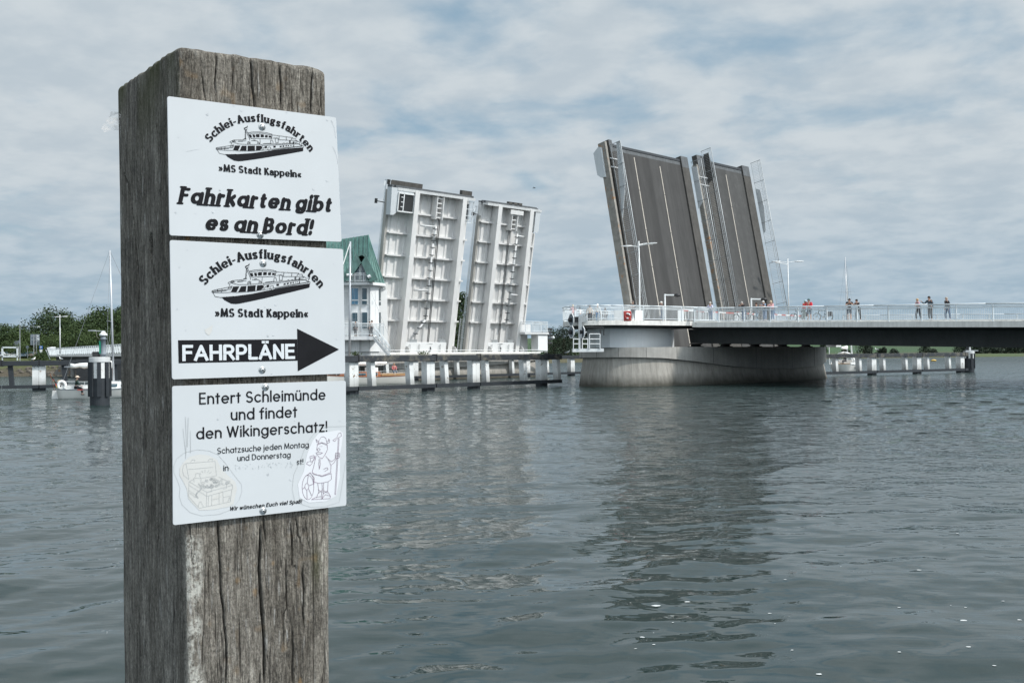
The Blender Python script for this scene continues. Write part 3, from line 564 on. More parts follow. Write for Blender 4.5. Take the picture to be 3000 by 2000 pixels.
    # material
    w = bpy.data.materials.new('weathered_timber'); w.use_nodes = True; nt = w.node_tree; bs = nt.nodes['Principled BSDF']; L = nt.links.new
    g = _n(nt, 'ShaderNodeNewGeometry')
    def nz(sc, st, det=6.0, ro=.6, off=(0, 0, 0)):
        mp = _n(nt, 'ShaderNodeMapping'); mp.inputs['Scale'].default_value = st; mp.inputs['Location'].default_value = off; L(g.outputs['Position'], mp.inputs['Vector']); q = _n(nt, 'ShaderNodeTexNoise', Scale=sc, Detail=det, Roughness=ro); L(mp.outputs[0], q.inputs['Vector']); return q.outputs['Fac']
    def ramp(v, a_, b_, lo=0, hi=1):
        q = _n(nt, 'ShaderNodeMapRange'); q.inputs['From Min'].default_value = a_; q.inputs['From Max'].default_value = b_; q.inputs['To Min'].default_value = lo; q.inputs['To Max'].default_value = hi; L(v, q.inputs['Value']); return q.outputs[0]
    def mix(f, a_, b_, bt='MIX'):
        q = _n(nt, 'ShaderNodeMix', data_type='RGBA', blend_type=bt)
        for idx, val in ((0, f), (6, a_), (7, b_)):
            if isinstance(val, tuple): q.inputs[idx].default_value = (*val, 1)
            elif isinstance(val, (int, float)): q.inputs[idx].default_value = val
            else: L(val, q.inputs[idx])
        return q.outputs[2]
    def attr(nm): q = _n(nt, 'ShaderNodeAttribute', attribute_name=nm); return q.outputs['Fac']
    st = nz(1, (105, 105, 5.5)); fine = nz(1, (300, 300, 34), 8.0, .75, (3, 1, 2)); blotch = nz(1, (22, 22, 11), 8.0, .7, (5, 5, 1)); speck = nz(1, (420, 420, 260), 3.0, .6)
    frontc = mix(ramp(st, .3, .72), (.2, .186, .167), (.4, .38, .35)); leftc = mix(ramp(st, .3, .72), (.18, .174, .164), (.4, .388, .366))
    c = mix(attr('side'), frontc, leftc)
    c = mix(1, c, mix(ramp(blotch, .32, .68), (.58, .56, .54), (1.16, 1.14, 1.11)), 'MULTIPLY')
    tone = nz(1, (15, 15, 1.6), 4.0, .55, (8, 3, 4)); c = mix(1, c, mix(ramp(tone, .36, .64), (.74, .72, .69), (1.16, 1.15, 1.13)), 'MULTIPLY')
    c = mix(1, c, mix(ramp(fine, .36, .62), (.42, .41, .4), (1.2, 1.2, 1.19)), 'MULTIPLY')
    c = mix(ramp(speck, .66, .74, 0, .5), c, (.02, .018, .016)); 
    # thin black drying checks and pale wormy flecks on the shaded side
    chk = nz(1, (170, 170, 10), 3.0, .5, (1, 9, 4)); c = mix(ramp(chk, .67, .73, 0, .6), c, (.014, .012, .011))
    pale = nz(1, (130, 130, 13), 3.0, .5, (7, 2, 8)); c = mix(ramp(pale, .63, .74, 0, .8), c, (.5, .49, .47))
    dk = nz(1, (26, 26, 17), 8.0, .75, (2, 6, 6)); c = mix(ramp(dk, .54, .68, 0, .7), c, (.045, .042, .038))
    def hair(sc, st_, width, amt, off):
        h = nz(sc, st_, 3.0, .55, off); d1 = _n(nt, 'ShaderNodeMath', operation='SUBTRACT'); L(h, d1.inputs[0]); d1.inputs[1].default_value = .5
        d2 = _n(nt, 'ShaderNodeMath', operation='ABSOLUTE'); L(d1.outputs[0], d2.inputs[0]); return ramp(d2.outputs[0], width*.3, width, amt, 0)
    hl1 = hair(1, (40, 40, 1.7), .009, .7, (1, 3, 7)); hl2 = hair(1, (95, 95, 7), .022, .6, (8, 2, 5)); hl3 = hair(1, (30, 30, 30), .018, .35, (2, 8, 1))
    gate = ramp(nz(1, (16, 16, 7), 3.0, .5, (6, 1, 3)), .42, .6)
    gm_ = _n(nt, 'ShaderNodeMath', operation='MULTIPLY'); L(hl2, gm_.inputs[0]); L(gate, gm_.inputs[1])
    gate0 = ramp(nz(1, (20, 20, 5), 2.0, .5, (4, 4, 8)), .45, .58); g0_ = _n(nt, 'ShaderNodeMath', operation='MULTIPLY'); L(hl1, g0_.inputs[0]); L(gate0, g0_.inputs[1]); hl1 = g0_.outputs[0]
    c = mix(hl1, c, (.02, .018, .016)); c = mix(gm_.outputs[0], c, (.03, .027, .024)); g3_ = _n(nt, 'ShaderNodeMath', operation='MULTIPLY'); L(hl3, g3_.inputs[0]); L(ramp(nz(1, (12, 12, 12), 2.0, .5, (9, 9, 3)), .5, .62), g3_.inputs[1]); c = mix(g3_.outputs[0], c, (.03, .028, .025))
    mot = nz(1, (230, 230, 150), 4.0, .8, (3, 7, 3)); c = mix(1, c, mix(ramp(mot, .38, .64), (.62, .61, .6), (1.32, 1.32, 1.31)), 'MULTIPLY')
    c = mix(attr('moss'), c, (.07, .075, .03)); c = mix(attr('ora'), c, (.34, .19, .06)); lb_ = nz(1, (150, 150, 120), 6.0, .75, (4, 4, 2)); lm_ = _n(nt, 'ShaderNodeMath', operation='MULTIPLY'); L(attr('lich'), lm_.inputs[0]); L(ramp(lb_, .4, .5), lm_.inputs[1]); lp_ = ramp(nz(1, (38, 38, 26), 4.0, .6, (2, 5, 9)), .43, .56); lm2 = _n(nt, 'ShaderNodeMath', operation='MULTIPLY'); L(lm_.outputs[0], lm2.inputs[0]); L(lp_, lm2.inputs[1]); c = mix(lm2.outputs[0], c, (.6, .58, .52))
    c = mix(attr('crk'), c, (.008, .007, .006)); L(c, bs.inputs['Base Color']); bs.inputs['Roughness'].default_value = .92; bs.inputs['Specular IOR Level'].default_value = .2
    hsum = _n(nt, 'ShaderNodeMath', operation='ADD'); L(fine, hsum.inputs[0]); L(st, hsum.inputs[1]); h2 = _n(nt, 'ShaderNodeMath', operation='MULTIPLY_ADD'); L(chk, h2.inputs[0]); h2.inputs[1].default_value = -.8; L(hsum.outputs[0], h2.inputs[2])
    h3 = _n(nt, 'ShaderNodeMath', operation='MULTIPLY_ADD'); L(hl1, h3.inputs[0]); h3.inputs[1].default_value = -1.2; L(h2.outputs[0], h3.inputs[2]); h4 = _n(nt, 'ShaderNodeMath', operation='MULTIPLY_ADD'); L(mot, h4.inputs[0]); h4.inputs[1].default_value = 1.3; L(h3.outputs[0], h4.inputs[2]); h2 = h4
    bp = _n(nt, 'ShaderNodeBump', Strength=1.0, Distance=.004); L(h2.outputs[0], bp.inputs['Height']); L(bp.outputs[0], bs.inputs['Normal'])
    me.materials.append(w); return o
build_post()
# ================= notices: lettering drawn with a broad pen along stroke skeletons
GL = {
'a': ('@.23,.23,.23,.23,0,360;.46,.46 .46,0', .46), 'A2': ('.05,.36 @.19,.33,.15,.13,150,0 .34,0;.34,.26 @.17,.125,.17,.125,75,330 .34,.09', .34),
'b': ('0,.7 0,0;@.23,.23,.23,.23,0,360', .46), 'c': ('@.23,.23,.23,.23,48,312', .4), 'd': ('@.23,.23,.23,.23,0,360;.46,.7 .46,0', .46),
'e': ('.02,.23 .46,.23 @.23,.23,.23,.23,0,312', .46), 'f': ('.25,.69 @.25,.55,.14,.14,90,180 .11,0;-.01,.46 .25,.46', .25),
'g': ('@.23,.23,.23,.23,0,360;.46,.46 .46,0 @.23,0,.23,.2,0,-150', .46), 'G2': ('@.17,.31,.15,.14,0,360;.1,.19 .06,.11 .13,.06 .26,.05 @.19,-.06,.17,.11,60,-260;.29,.4 .4,.45', .38),
'h': ('0,.7 0,0;0,.24 @.19,.27,.19,.19,180,0 .38,0', .38), 'i': ('0,.46 0,0;!0,.64', 0), 'j': ('0,.46 0,-.1 @-.1,-.1,.1,.1,0,-80;!0,.64', 0),
'k': ('0,.7 0,0;.33,.46 .02,.2;.13,.29 .37,0', .35), 'l': ('0,.7 0,0', 0), 'm': ('0,.46 0,0;0,.26 @.16,.3,.16,.16,180,0 .32,0;.32,.26 @.48,.3,.16,.16,180,0 .64,0', .64),
'n': ('0,.46 0,0;0,.24 @.19,.27,.19,.19,180,0 .38,0', .38), 'o': ('@.23,.23,.23,.23,0,360', .46), 'p': ('0,.46 0,-.2;@.23,.23,.23,.23,0,360', .46),
'r': ('0,.46 0,0;0,.24 @.17,.28,.17,.18,180,65', .22), 's': ('@.15,.345,.14,.115,35,270 @.15,.115,.15,.115,90,-145', .3), 't': ('.09,.62 .09,0;-.02,.46 .21,.46', .2),
'T2': ('.09,.6 .09,.12 @.2,.12,.11,.12,180,290;-.01,.46 .24,.46', .24), 'u': ('0,.46 0,.2 @.19,.2,.19,.2,180,360;.38,.46 .38,0', .38), 'v': ('0,.46 .17,0 .34,.46', .34), 'w': ('0,.46 .14,0 .28,.44 .42,0 .56,.46', .56),
'z': ('0,.46 .33,.46 0,0 .35,0', .35), 'ü': ('0,.46 0,.2 @.19,.2,.19,.2,180,360;.38,.46 .38,0;!.09,.64;!.29,.64', .38), 'ß': ('0,0 0,.54 @.15,.54,.15,.16,180,-50 .17,.39 @.17,.195,.19,.195,90,-110', .36),
'S': ('@.22,.505,.19,.175,35,270 @.22,.165,.21,.165,90,-145', .43), 'E': ('0,0 0,.68;0,.68 .36,.68;0,.36 .33,.36;0,0 .37,0', .37), 'W': ('0,.68 .2,0 .39,.66 .58,0 .78,.68', .78), 'M': ('0,0 .06,.68 .33,.06 .6,.68 .66,0', .66),
'D': ('0,0 0,.68 .2,.68 @.2,.34,.32,.34,90,-90 0,0', .52), 'A': ('0,0 .27,.68 .54,0;.09,.21 .45,.21', .54), 'K': ('0,.68 0,0;.38,.68 .03,.32;.14,.42 .43,0', .42), 'F': ('0,0 0,.68;0,.68 .36,.68;0,.36 .31,.36', .34),
'B': ('0,0 0,.68 .2,.68 @.2,.52,.16,.16,90,-90 0,.36;.2,.36 @.2,.18,.2,.18,90,-90 0,0', .41), 'H': ('0,.68 0,0;.46,.68 .46,0;0,.35 .46,.35', .46), 'R': ('0,0 0,.68 .22,.68 @.22,.5,.18,.18,90,-90 0,.32;.2,.32 .42,0', .42), 'P': ('0,0 0,.68 .22,.68 @.22,.48,.19,.2,90,-90 0,.28', .41),
'L': ('0,.68 0,0 .33,0', .32), 'Ä': ('0,0 .27,.68 .54,0;.09,.21 .45,.21;!.17,.86;!.37,.86', .54), 'N': ('0,0 0,.68 .42,0 .42,.68', .42), '»': ('0,.38 .13,.22 0,.06;.22,.38 .35,.22 .22,.06', .35), '«': ('.13,.38 0,.22 .13,.06;.35,.38 .22,.22 .35,.06', .35),
'-': ('0,.23 .2,.23', .2), '!': ('0,.68 0,.2;!0,.02', 0), ' ': ('', .1)}
STY = { # weight, horizontal contrast, flare, slab, slant, x stretch, gap, alternates
 'geo': dict(w=.11, hc=.92, fl=0, slab=0, sl=0, xs=.92, gap=.085, alt={}), 'geo2': dict(w=.1, hc=.92, fl=0, slab=0, sl=0, xs=.92, gap=.085, alt={}),
 'flare': dict(w=.185, hc=.5, fl=.3, slab=0, sl=0, xs=.82, gap=.05, alt={'a': 'A2', 'g': 'G2', 't': 'T2'}),
 'fat': dict(w=.28, hc=.55, fl=.0, slab=.5, sl=.28, xs=1.16, gap=.085, alt={'t': 'T2'}),
 'caps': dict(w=.155, hc=1, fl=0, slab=0, sl=0, xs=1.0, gap=.055, alt={}), 'bolditalic': dict(w=.15, hc=.9, fl=0, slab=0, sl=.2, xs=.88, gap=.08, alt={'a': 'A2', 't': 'T2'})}
def glyph_paths(ch):
    s, adv = GL[ch]; out = []
    for part in s.split(';'):
        if not part: continue
        if part[0] == '!': out.append(('dot', tuple(map(float, part[1:].split(','))))); continue
        pts = []
        for tk in part.split():
            if tk[0] == '@':
                cx_, cy_, rx, ry, a0, a1 = map(float, tk[1:].split(',')); n = max(4, int(abs(a1-a0)/11))
                pts += [(cx_+rx*math.cos(math.radians(a0+(a1-a0)*i/n)), cy_+ry*math.sin(math.radians(a0+(a1-a0)*i/n))) for i in range(n+1)]
            else: pts.append(tuple(map(float, tk.split(','))))
        q = [pts[0]]
        for p in pts[1:]:
            if math.hypot(p[0]-q[-1][0], p[1]-q[-1][1]) > 1e-4: q.append(p)
        out.append(('st', q))
    return out, adv
def ribbon(pts, wf, round_=False, closed=False):
    """list of convex polygons covering a stroke"""
    polys = []; n = len(pts)
    for i in range(n-1):
        (x0, y0), (x1, y1) = pts[i], pts[i+1]; L_ = math.hypot(x1-x0, y1-y0); dx, dy = (x1-x0)/L_, (y1-y0)/L_; w0, w1 = wf(i, dx, dy), wf(i+1, dx, dy)
        polys.append([(x0-dy*w0, y0+dx*w0), (x0+dy*w0, y0-dx*w0), (x1+dy*w1, y1-dx*w1), (x1-dy*w1, y1+dx*w1)])
        if i < n-2 or round_ or closed: polys.append([(x1+w1*math.cos(k*math.pi/5), y1+w1*math.sin(k*math.pi/5)) for k in range(10)]) if (round_ or i < n-2) else None
        if i == 0 and round_: polys.append([(x0+w0*math.cos(k*math.pi/5), y0+w0*math.sin(k*math.pi/5)) for k in range(10)])
    return [p for p in polys if p]
def glyph_polys(ch, st):
    S = dict(STY[st]); S['w'] = S['w']*(.75 if ch in '»«' else 1); paths, adv = glyph_paths(S['alt'].get(ch, ch)); w = S['w']/2; out = []
    if ch in '»«': S['fl'] = 0; S['hc'] = 1
    for kind, pts in paths:
        if kind == 'dot':
            x, y = pts; r = w*(1.12 if st != 'fat' else 1.0); y = max(y, .46+w*.55+.05+r) if .5 < y < .8 else y
            out.append([(x*S['xs']+r*math.cos(k*math.pi/6), y+r*math.sin(k*math.pi/6)) for k in range(12)] if st != 'caps' else [(x-r*.95, y-r*.8), (x+r*.95, y-r*.8), (x+r*.95, y+r*.8), (x-r*.95, y+r*.8)]); continue
        if ch == '!' and len(pts) == 2: pts = [pts[0], (pts[1][0], .2+w*1.1)]
        pts = [(x*S['xs'], y) for x, y in pts]; n = len(pts); dense = []
        for i in range(n-1):
            k = max(1, int(math.hypot(pts[i+1][0]-pts[i][0], pts[i+1][1]-pts[i][1])/.05))
            dense += [(pts[i][0]+(pts[i+1][0]-pts[i][0])*j/k, pts[i][1]+(pts[i+1][1]-pts[i][1])*j/k) for j in range(k)]
        dense.append(pts[-1]); n = len(dense); closed = math.hypot(dense[0][0]-dense[-1][0], dense[0][1]-dense[-1][1]) < .01
        cum = [0]
        for i in range(1, n): cum.append(cum[-1]+math.hypot(dense[i][0]-dense[i-1][0], dense[i][1]-dense[i-1][1]))
        T = cum[-1]
        def wf(i, dx, dy):
            k = S['hc']+(1-S['hc'])*abs(dy)**.9; e = 1
            if S['fl'] and not closed: e += S['fl']*(math.exp(-cum[i]/.07)+math.exp(-(T-cum[i])/.07))
            return w*k*e
        # flat ends reach half a pen past the skeleton on horizontal edges
        if not closed and st != 'fat':
            (x0, y0), (x1, y1) = dense[0], dense[1]; l = math.hypot(x1-x0, y1-y0); e = w*.98*S['hc'] if S['hc'] > .6 else w*.5; dense[0] = (x0-(x1-x0)/l*e, y0-(y1-y0)/l*e)
            (x0, y0), (x1, y1) = dense[-1], dense[-2]; l = math.hypot(x1-x0, y1-y0); dense[-1] = (x0-(x1-x0)/l*e, y0-(y1-y0)/l*e)
        out += ribbon(dense, wf, st == 'fat', closed)
        if S['slab'] and not closed:
            for (x0, y0), (x1, y1) in ((dense[0], dense[1]), (dense[-1], dense[-2])):
                l = math.hypot(x1-x0, y1-y0)
                if abs(y0-y1)/l > .8 and (abs(y0) < .02 or y0 > .6 or y0 < -.15) and ch != '!':
                    r = .055; hw = w*1.0+.085; yy = y0-(.1 if y0 < .1 else -.1)
                    out.append([(x0+hw*math.copysign(abs(math.cos(k*math.pi/7))**.4, math.cos(k*math.pi/7)), yy+r*math.copysign(abs(math.sin(k*math.pi/7))**.6, math.sin(k*math.pi/7))) for k in range(14)])
    out = [[(x+S['sl']*y, y) for x, y in p] for p in out]
    return out, adv*S['xs']
class Ink:
    """flat ink on a notice: polygons in the plane of the board, a hair above it"""
    def __init__(s, lift): s.mb = MB(); s.lift = lift
    def poly(s, pts3, dz=0.0):
        s.i = getattr(s, 'i', 0)+1; s.mb.add([p+FN*(s.lift+dz+(s.i % 90)*7e-6) for p in pts3], [tuple(range(len(pts3)))])
    def pxpoly(s, pts): s.poly([FP(*p) for p in pts])
    def line(s, pts, w, closed=False):
        q = [fuv(FP(*p)) for p in pts]
        if closed: q = q+[q[0]]
        q2 = [q[0]]
        for p in q[1:]:
            if math.hypot(p[0]-q2[-1][0], p[1]-q2[-1][1]) > 1e-6: q2.append(p)
        for pl_ in ribbon(q2, lambda i, dx, dy: w/2): s.poly([Q0+FS*x+Z3*y for x, y in pl_])
    def text(s, txt, st, p0, p1, ptop, capf=.68):
        a = FP(*p0); b = FP(*p1); t_ = FP(*ptop); X = (b-a); Wd = X.length; X = X/Wd; Yv = t_-a; Hh = (Yv-X*Yv.dot(X)).length; Y = FN.cross(X); Y = Y if Y.z > 0 else -Y
        S = STY[st]; x = 0; items = []; w = S['w']/2
        for ch in txt:
            g, adv = glyph_polys(ch, st)
            items.append((x+w if ch != ' ' else x, g)); x += adv+(S['w']+S['gap'] if ch != ' ' else .16)
        tot = x-S['gap']; sy = Hh/(capf+S['w']*.5*(1 if st in ('caps', 'geo', 'geo2', 'bolditalic') else .6)); sx_ = Wd/tot
        for ox, g in items:
            for p in g: s.poly([a+X*((ox+qx)*sx_)+Y*((qy+S['w']*.25)*sy) for qx, qy in p])
    def arctext(s, txt, st, pl_, pm, pr, cap):
        A, Bm, C_ = [fuv(FP(*p)) for p in (pl_, pm, pr)]
        ax, ay = A; bx, by = Bm; cx_, cy_ = C_; d = 2*(ax*(by-cy_)+bx*(cy_-ay)+cx_*(ay-by))
        ux = ((ax*ax+ay*ay)*(by-cy_)+(bx*bx+by*by)*(cy_-ay)+(cx_*cx_+cy_*cy_)*(ay-by))/d; uy = ((ax*ax+ay*ay)*(cx_-bx)+(bx*bx+by*by)*(ax-cx_)+(cx_*cx_+cy_*cy_)*(bx-ax))/d
        R_ = math.hypot(ax-ux, ay-uy); t0 = math.atan2(ay-uy, ax-ux); t1 = math.atan2(cy_-uy, cx_-ux)
        S = STY[st]; x = 0; items = []
        for ch in txt: g, adv = glyph_polys(ch, st); items.append((x+S['w']/2, adv, g)); x += adv+S['w']+S['gap']
        tot = x-S['gap']; sx_ = abs(t1-t0)*R_/tot; sy = cap/.74
        for ox, adv, g in items:
            xm = ox+adv/2; th = t0+(t1-t0)*(xm/tot); tx, ty = math.sin(th), -math.cos(th); nx, ny = math.cos(th), math.sin(th)
            for p in g:
                s.poly([Q0+FS*(ux+nx*(R_+qy*sy)+tx*(qx-adv/2)*sx_)+Z3*(uy+ny*(R_+qy*sy)+ty*(qx-adv/2)*sx_) for qx, qy in p])
    def build(s, name, m, parent): return s.mb.build(name, m, parent)
ink = mat('black_vinyl', (.009, .009, .011), .6, .25, 30.0, spec=.15); inkw = mat('white_vinyl', (.62, .64, .655), .4, .05, 20.0); grey = mat('pencil_grey_print', (.42, .43, .43), .6, .2, 60.0); purple = mat('dark_purple_print', (.15, .07, .13), .6, .4, 60.0)
fadeink = mat('flaked_grey_print', (.5, .52, .53), .6, .25, 90.0); stick = mat('yellowed_sticker', (.57, .56, .535), .35, .06, 12.0, dirt=(.48, .43, .36), dscale=14, dlo=.58, dhi=.75); stickw = mat('glossy_white_sticker', (.66, .66, .68), .25, .03, 12.0); scuff = mat('grey_scuff', (.56, .575, .59), .6, .25, 80.0)
board = mat('white_sign_board', (.535, .55, .56), .42, .05, 5.0, dirt=(.5, .5, .49), dscale=34, dlo=.66, dhi=.78)
chrome = mat('stainless_screw', (.55, .55, .54), .28, .1, 40.0, metal=1.0)
def sign(label, corners, screws):
    c3 = [FP(*c) for c in corners]; ctr = sum(c3, Vector())/4; t = thing('notice_sign', label, 'sign', ctr, 'white notices screwed to the post')
    mb = MB(); n = 10; g0 = []; rr_ = .004
    # board with softly rounded corners
    pts = []
    for i in range(4):
        p, a, b = c3[i], c3[i-1], c3[(i+1) % 4]; da = (a-p).normalized(); db = (b-p).normalized(); cc = p+da*rr_+db*rr_
        for k in range(4):
            th = k/3*math.pi/2; pts.append(cc-da*(rr_*math.sin(th))-db*(rr_*math.cos(th)) if False else cc-db*(rr_*math.cos(th))-da*(rr_*math.sin(th)))
    mb.prism([p+FN*.0065 for p in pts], FN*.0035); bo = mb.build('board', board, t)
    for s in screws:
        p = FP(*s)+FN*.0100; sb = MB(); sb.lathe(p, [(.0072, 0), (.0074, .0004), (.0068, .0007), (.0045, .0008), (.0046, .001), (.0042, .0022), (.0028, .0031), (.0008, .0034)], 16, FN)
        so_ = sb.build('screw', chrome, t, True); rb = MB(); a1 = .7
        for k in (0, 1):
            d = FS*math.cos(a1+k*math.pi/2)+Z3*math.sin(a1+k*math.pi/2); rb.bar(p+FN*.0033-d*.002, p+FN*.0033+d*.002, .0008, .0008, FN)
        rb.build('recess', ink, so_)
    return t
LIFT = .0104
def crop(o, s): return lambda pts: [(o[0]+x/s, o[1]+y/s) for x, y in pts]
C1 = crop((280, 80), 2.45); C2 = crop((280, 680), 2.94); C3 = crop((280, 1090), 2.94); CS = crop((580, 330), 6.533)
one = lambda f_, x, y: f_([(x, y)])[0]
s1 = sign('top white notice reading Fahrkarten gibt es an Bord below a ferry drawing', C1([(505, 503), (1712, 655), (1752, 1543), (522, 1497)]), C1([(1182, 724), (1169, 1495)]))
s2 = sign('middle white notice with a ferry drawing and a big black Fahrpläne arrow', C2([(628, 72), (2115, 150), (2133, 1217), (647, 1266)]), C2([(1427, 275), (1419, 1187)]))
s3 = sign('bottom white notice with a treasure chest and a bearded helmeted figure', C3([(648, 118), (2138, 72), (2143, 1142), (655, 1310)]), C3([(1447, 129), (1427, 1188)]))
# --- ferry drawing (shared by the two upper notices), traced in ship-crop pixels
SHIP_SOLID = [[(480, 815), (700, 815), (1000, 795), (1360, 745), (1690, 705), (1978, 685), (1978, 745), (1968, 758), (1650, 815), (1200, 890), (1000, 920), (820, 945), (740, 950), (660, 938), (600, 905), (540, 870), (500, 830)],
 [(672, 648), (778, 652), (735, 745), (640, 738)], [(805, 655), (897, 655), (893, 752), (765, 748)], [(918, 655), (1055, 652), (1055, 748), (918, 755)], [(1078, 655), (1175, 655), (1190, 690), (1160, 735), (1078, 745)],
 [(935, 440), (985, 440), (1002, 498), (962, 495)], [(1008, 438), (1052, 440), (1066, 495), (1025, 495)], [(1070, 445), (1090, 433), (1143, 435), (1145, 492), (1085, 492)], [(1165, 435), (1225, 442), (1228, 490), (1168, 492)], [(1250, 450), (1300, 452), (1298, 498), (1250, 492)], [(1318, 460), (1365, 465), (1362, 500), (1320, 497)],
 [(1240, 665), (1285, 660), (1285, 700), (1245, 703)], [(1405, 655), (1452, 655), (1452, 688), (1412, 690)], [(1530, 655), (1566, 653), (1566, 678), (1532, 680)], [(1584, 648), (1616, 646), (1616, 672), (1586, 675)], [(1640, 644), (1664, 642), (1664, 666), (1641, 668)], [(1682, 642), (1703, 640), (1703, 663), (1683, 665)], [(1725, 642), (1738, 641), (1738, 657), (1726, 658)], [(1752, 640), (1766, 639), (1766, 655), (1753, 656)], [(1790, 632), (1803, 632), (1803, 672), (1790, 672)],
 [(1780, 580), (1808, 570), (1805, 590), (1798, 620), (1785, 620)], [(1708, 552), (1722, 552), (1725, 605), (1712, 605)], [(845, 315), (905, 290), (910, 268), (918, 280), (916, 305), (880, 318), (850, 345)], [(832, 525), (870, 515), (900, 525), (885, 535), (840, 532)], [(1585, 600), (1620, 596), (1618, 603), (1590, 605)], [(1648, 600), (1683, 594), (1680, 601), (1652, 604)]]
SHIP_LINE = [[(310, 700), (340, 740), (380, 800), (480, 822)], [(310, 715), (345, 728), (520, 742), (640, 742)], [(310, 700), (325, 690), (570, 655), (640, 655)], [(345, 705), (560, 692), (630, 690)], [(325, 690), (345, 728)], [(408, 672), (420, 725)], [(485, 665), (480, 735)], [(340, 712), (565, 708)],
 [(580, 695), (615, 600), (580, 588), (578, 575), (650, 545), (850, 540)], [(620, 640), (655, 640), (635, 690), (590, 690)], [(600, 665), (640, 660)], [(615, 580), (640, 560), (675, 552), (665, 575), (620, 580)], [(625, 578), (740, 618), (900, 630), (1190, 628), (1380, 618), (1800, 605), (1910, 622)], [(640, 738), (740, 752), (1000, 752), (1200, 740), (1700, 682), (1960, 660)], [(1190, 628), (1195, 735)], [(1196, 655), (1700, 622), (1900, 620)],
 [(740, 565), (890, 562)], [(868, 520), (870, 350)], [(880, 520), (884, 350)], [(870, 350), (950, 515), (960, 555)], [(890, 345), (962, 500), (970, 520)], [(850, 345), (905, 340), (915, 330)], [(920, 405), (1000, 392), (1140, 388), (1280, 405), (1385, 435)], [(930, 420), (1150, 410), (1385, 448)], [(1150, 410), (1152, 430)], [(1388, 435), (1372, 525), (1110, 515), (980, 515)], [(1378, 460), (1365, 525)], [(1155, 525), (1155, 615)], [(985, 555), (1090, 560), (1108, 570), (1110, 600)], [(1025, 552), (1030, 540), (1060, 545), (1062, 556)], [(910, 625), (918, 580), (945, 575), (965, 585), (968, 625)], [(930, 622), (935, 595), (952, 595), (955, 622)], [(1095, 610), (1150, 605), (1148, 620)], [(1120, 575), (1140, 605)],
 [(1350, 555), (1385, 545), (1395, 560), (1405, 605)], [(1355, 560), (1360, 605)], [(1390, 510), (1440, 505), (1455, 598), (1500, 598), (1500, 515), (1440, 505)], [(1455, 502), (1498, 512)], [(1395, 450), (1520, 465), (1775, 498)], [(1500, 535), (1720, 550), (1870, 560)], [(1518, 465), (1515, 535)], [(1655, 485), (1655, 545)], [(1748, 545), (1752, 512), (1838, 520), (1838, 555)], [(1775, 498), (1770, 512)], [(1840, 560), (1905, 582), (1910, 625), (1935, 655)], [(1735, 555), (1730, 600), (1800, 603)], [(1810, 590), (1870, 585)], [(1905, 630), (1980, 660), (1980, 690)], [(1945, 655), (1950, 610), (1930, 590)], [(1950, 612), (1970, 605), (1962, 595)],
 [(1305, 740), (1303, 690), (1320, 677), (1355, 680), (1362, 725)], [(1215, 735), (1215, 690), (1240, 690)], [(1315, 735), (1340, 755), (1365, 755), (1375, 745), (1380, 760), (1365, 770)], [(480, 822), (700, 815)], [(1962, 662), (1700, 690), (1380, 735)], [(1215, 612), (1370, 605)], [(700, 570), (640, 575)], [(730, 570), (830, 572)], [(1170, 720), (1190, 690)]]
def ship(parent, mp, lw):
    k = Ink(LIFT)
    for p in SHIP_SOLID: k.pxpoly([mp(q) for q in p])
    for p in SHIP_LINE: k.line([mp(q) for q in p], lw)
    k.build('ferry_drawing', ink, parent)
m1 = lambda q: (580+q[0]/6.533, 330+q[1]/6.533)
src = [m1((310, 700)), m1((1980, 665)), m1((745, 950))]; dst = C2([(986, 510), (1831, 434), (1195, 621)])
Aff = Matrix(((src[0][0], src[0][1], 1), (src[1][0], src[1][1], 1), (src[2][0], src[2][1], 1))).inverted()
ax_ = Aff @ Vector((dst[0][0], dst[1][0], dst[2][0])); ay_ = Aff @ Vector((dst[0][1], dst[1][1], dst[2][1]))
def m2(q): p = m1(q); return (ax_.x*p[0]+ax_.y*p[1]+ax_.z, ay_.x*p[0]+ay_.y*p[1]+ay_.z)
ship(s1, m1, .00068); ship(s2, m2, .00075)
MPP = 1.9/F
k = Ink(LIFT); k.arctext('Schlei-Ausflugsfahrten', 'flare', one(CS, 196, 592), one(CS, 1170, 196), one(CS, 2108, 772), 23.0*MPP); k.build('arched_lettering', ink, s1)
k = Ink(LIFT); k.text('»MS Stadt Kappeln«', 'flare', one(CS, 362, 1140), one(CS, 1942, 1262), one(CS, 362, 1008)); k.build('ship_name_lettering', ink, s1)
k = Ink(LIFT); k.text('Fahrkarten gibt', 'fat', one(C1, 582, 1264), one(C1, 1678, 1330), one(C1, 582, 1162)); k.text('es an Bord!', 'fat', one(C1, 772, 1458), one(C1, 1540, 1492), one(C1, 772, 1358)); k.build('slogan_lettering', ink, s1)
k = Ink(LIFT); k.arctext('Schlei-Ausflugsfahrten', 'flare', one(C2, 925, 462), one(C2, 1412, 228), one(C2, 1915, 486), 27.0*MPP); k.build('arched_lettering', ink, s2)
k = Ink(LIFT); k.text('»MS Stadt Kappeln«', 'flare', one(C2, 1014, 731), one(C2, 1814, 736), one(C2, 1014, 662)); k.build('ship_name_lettering', ink, s2)
k = Ink(LIFT); k.pxpoly(C2([(697, 931), (1719, 922), (1723, 1106), (702, 1128)])); k.pxpoly(C2([(1719, 832), (2080, 1010), (1725, 1197)])); ar = k.build('arrow', ink, s2)
k = Ink(LIFT+.0009); k.text('FAHRPLÄNE', 'caps', one(C2, 733, 1104), one(C2, 1700, 1085), one(C2, 735, 978)); k.build('timetable_lettering', inkw, ar)
k = Ink(LIFT)
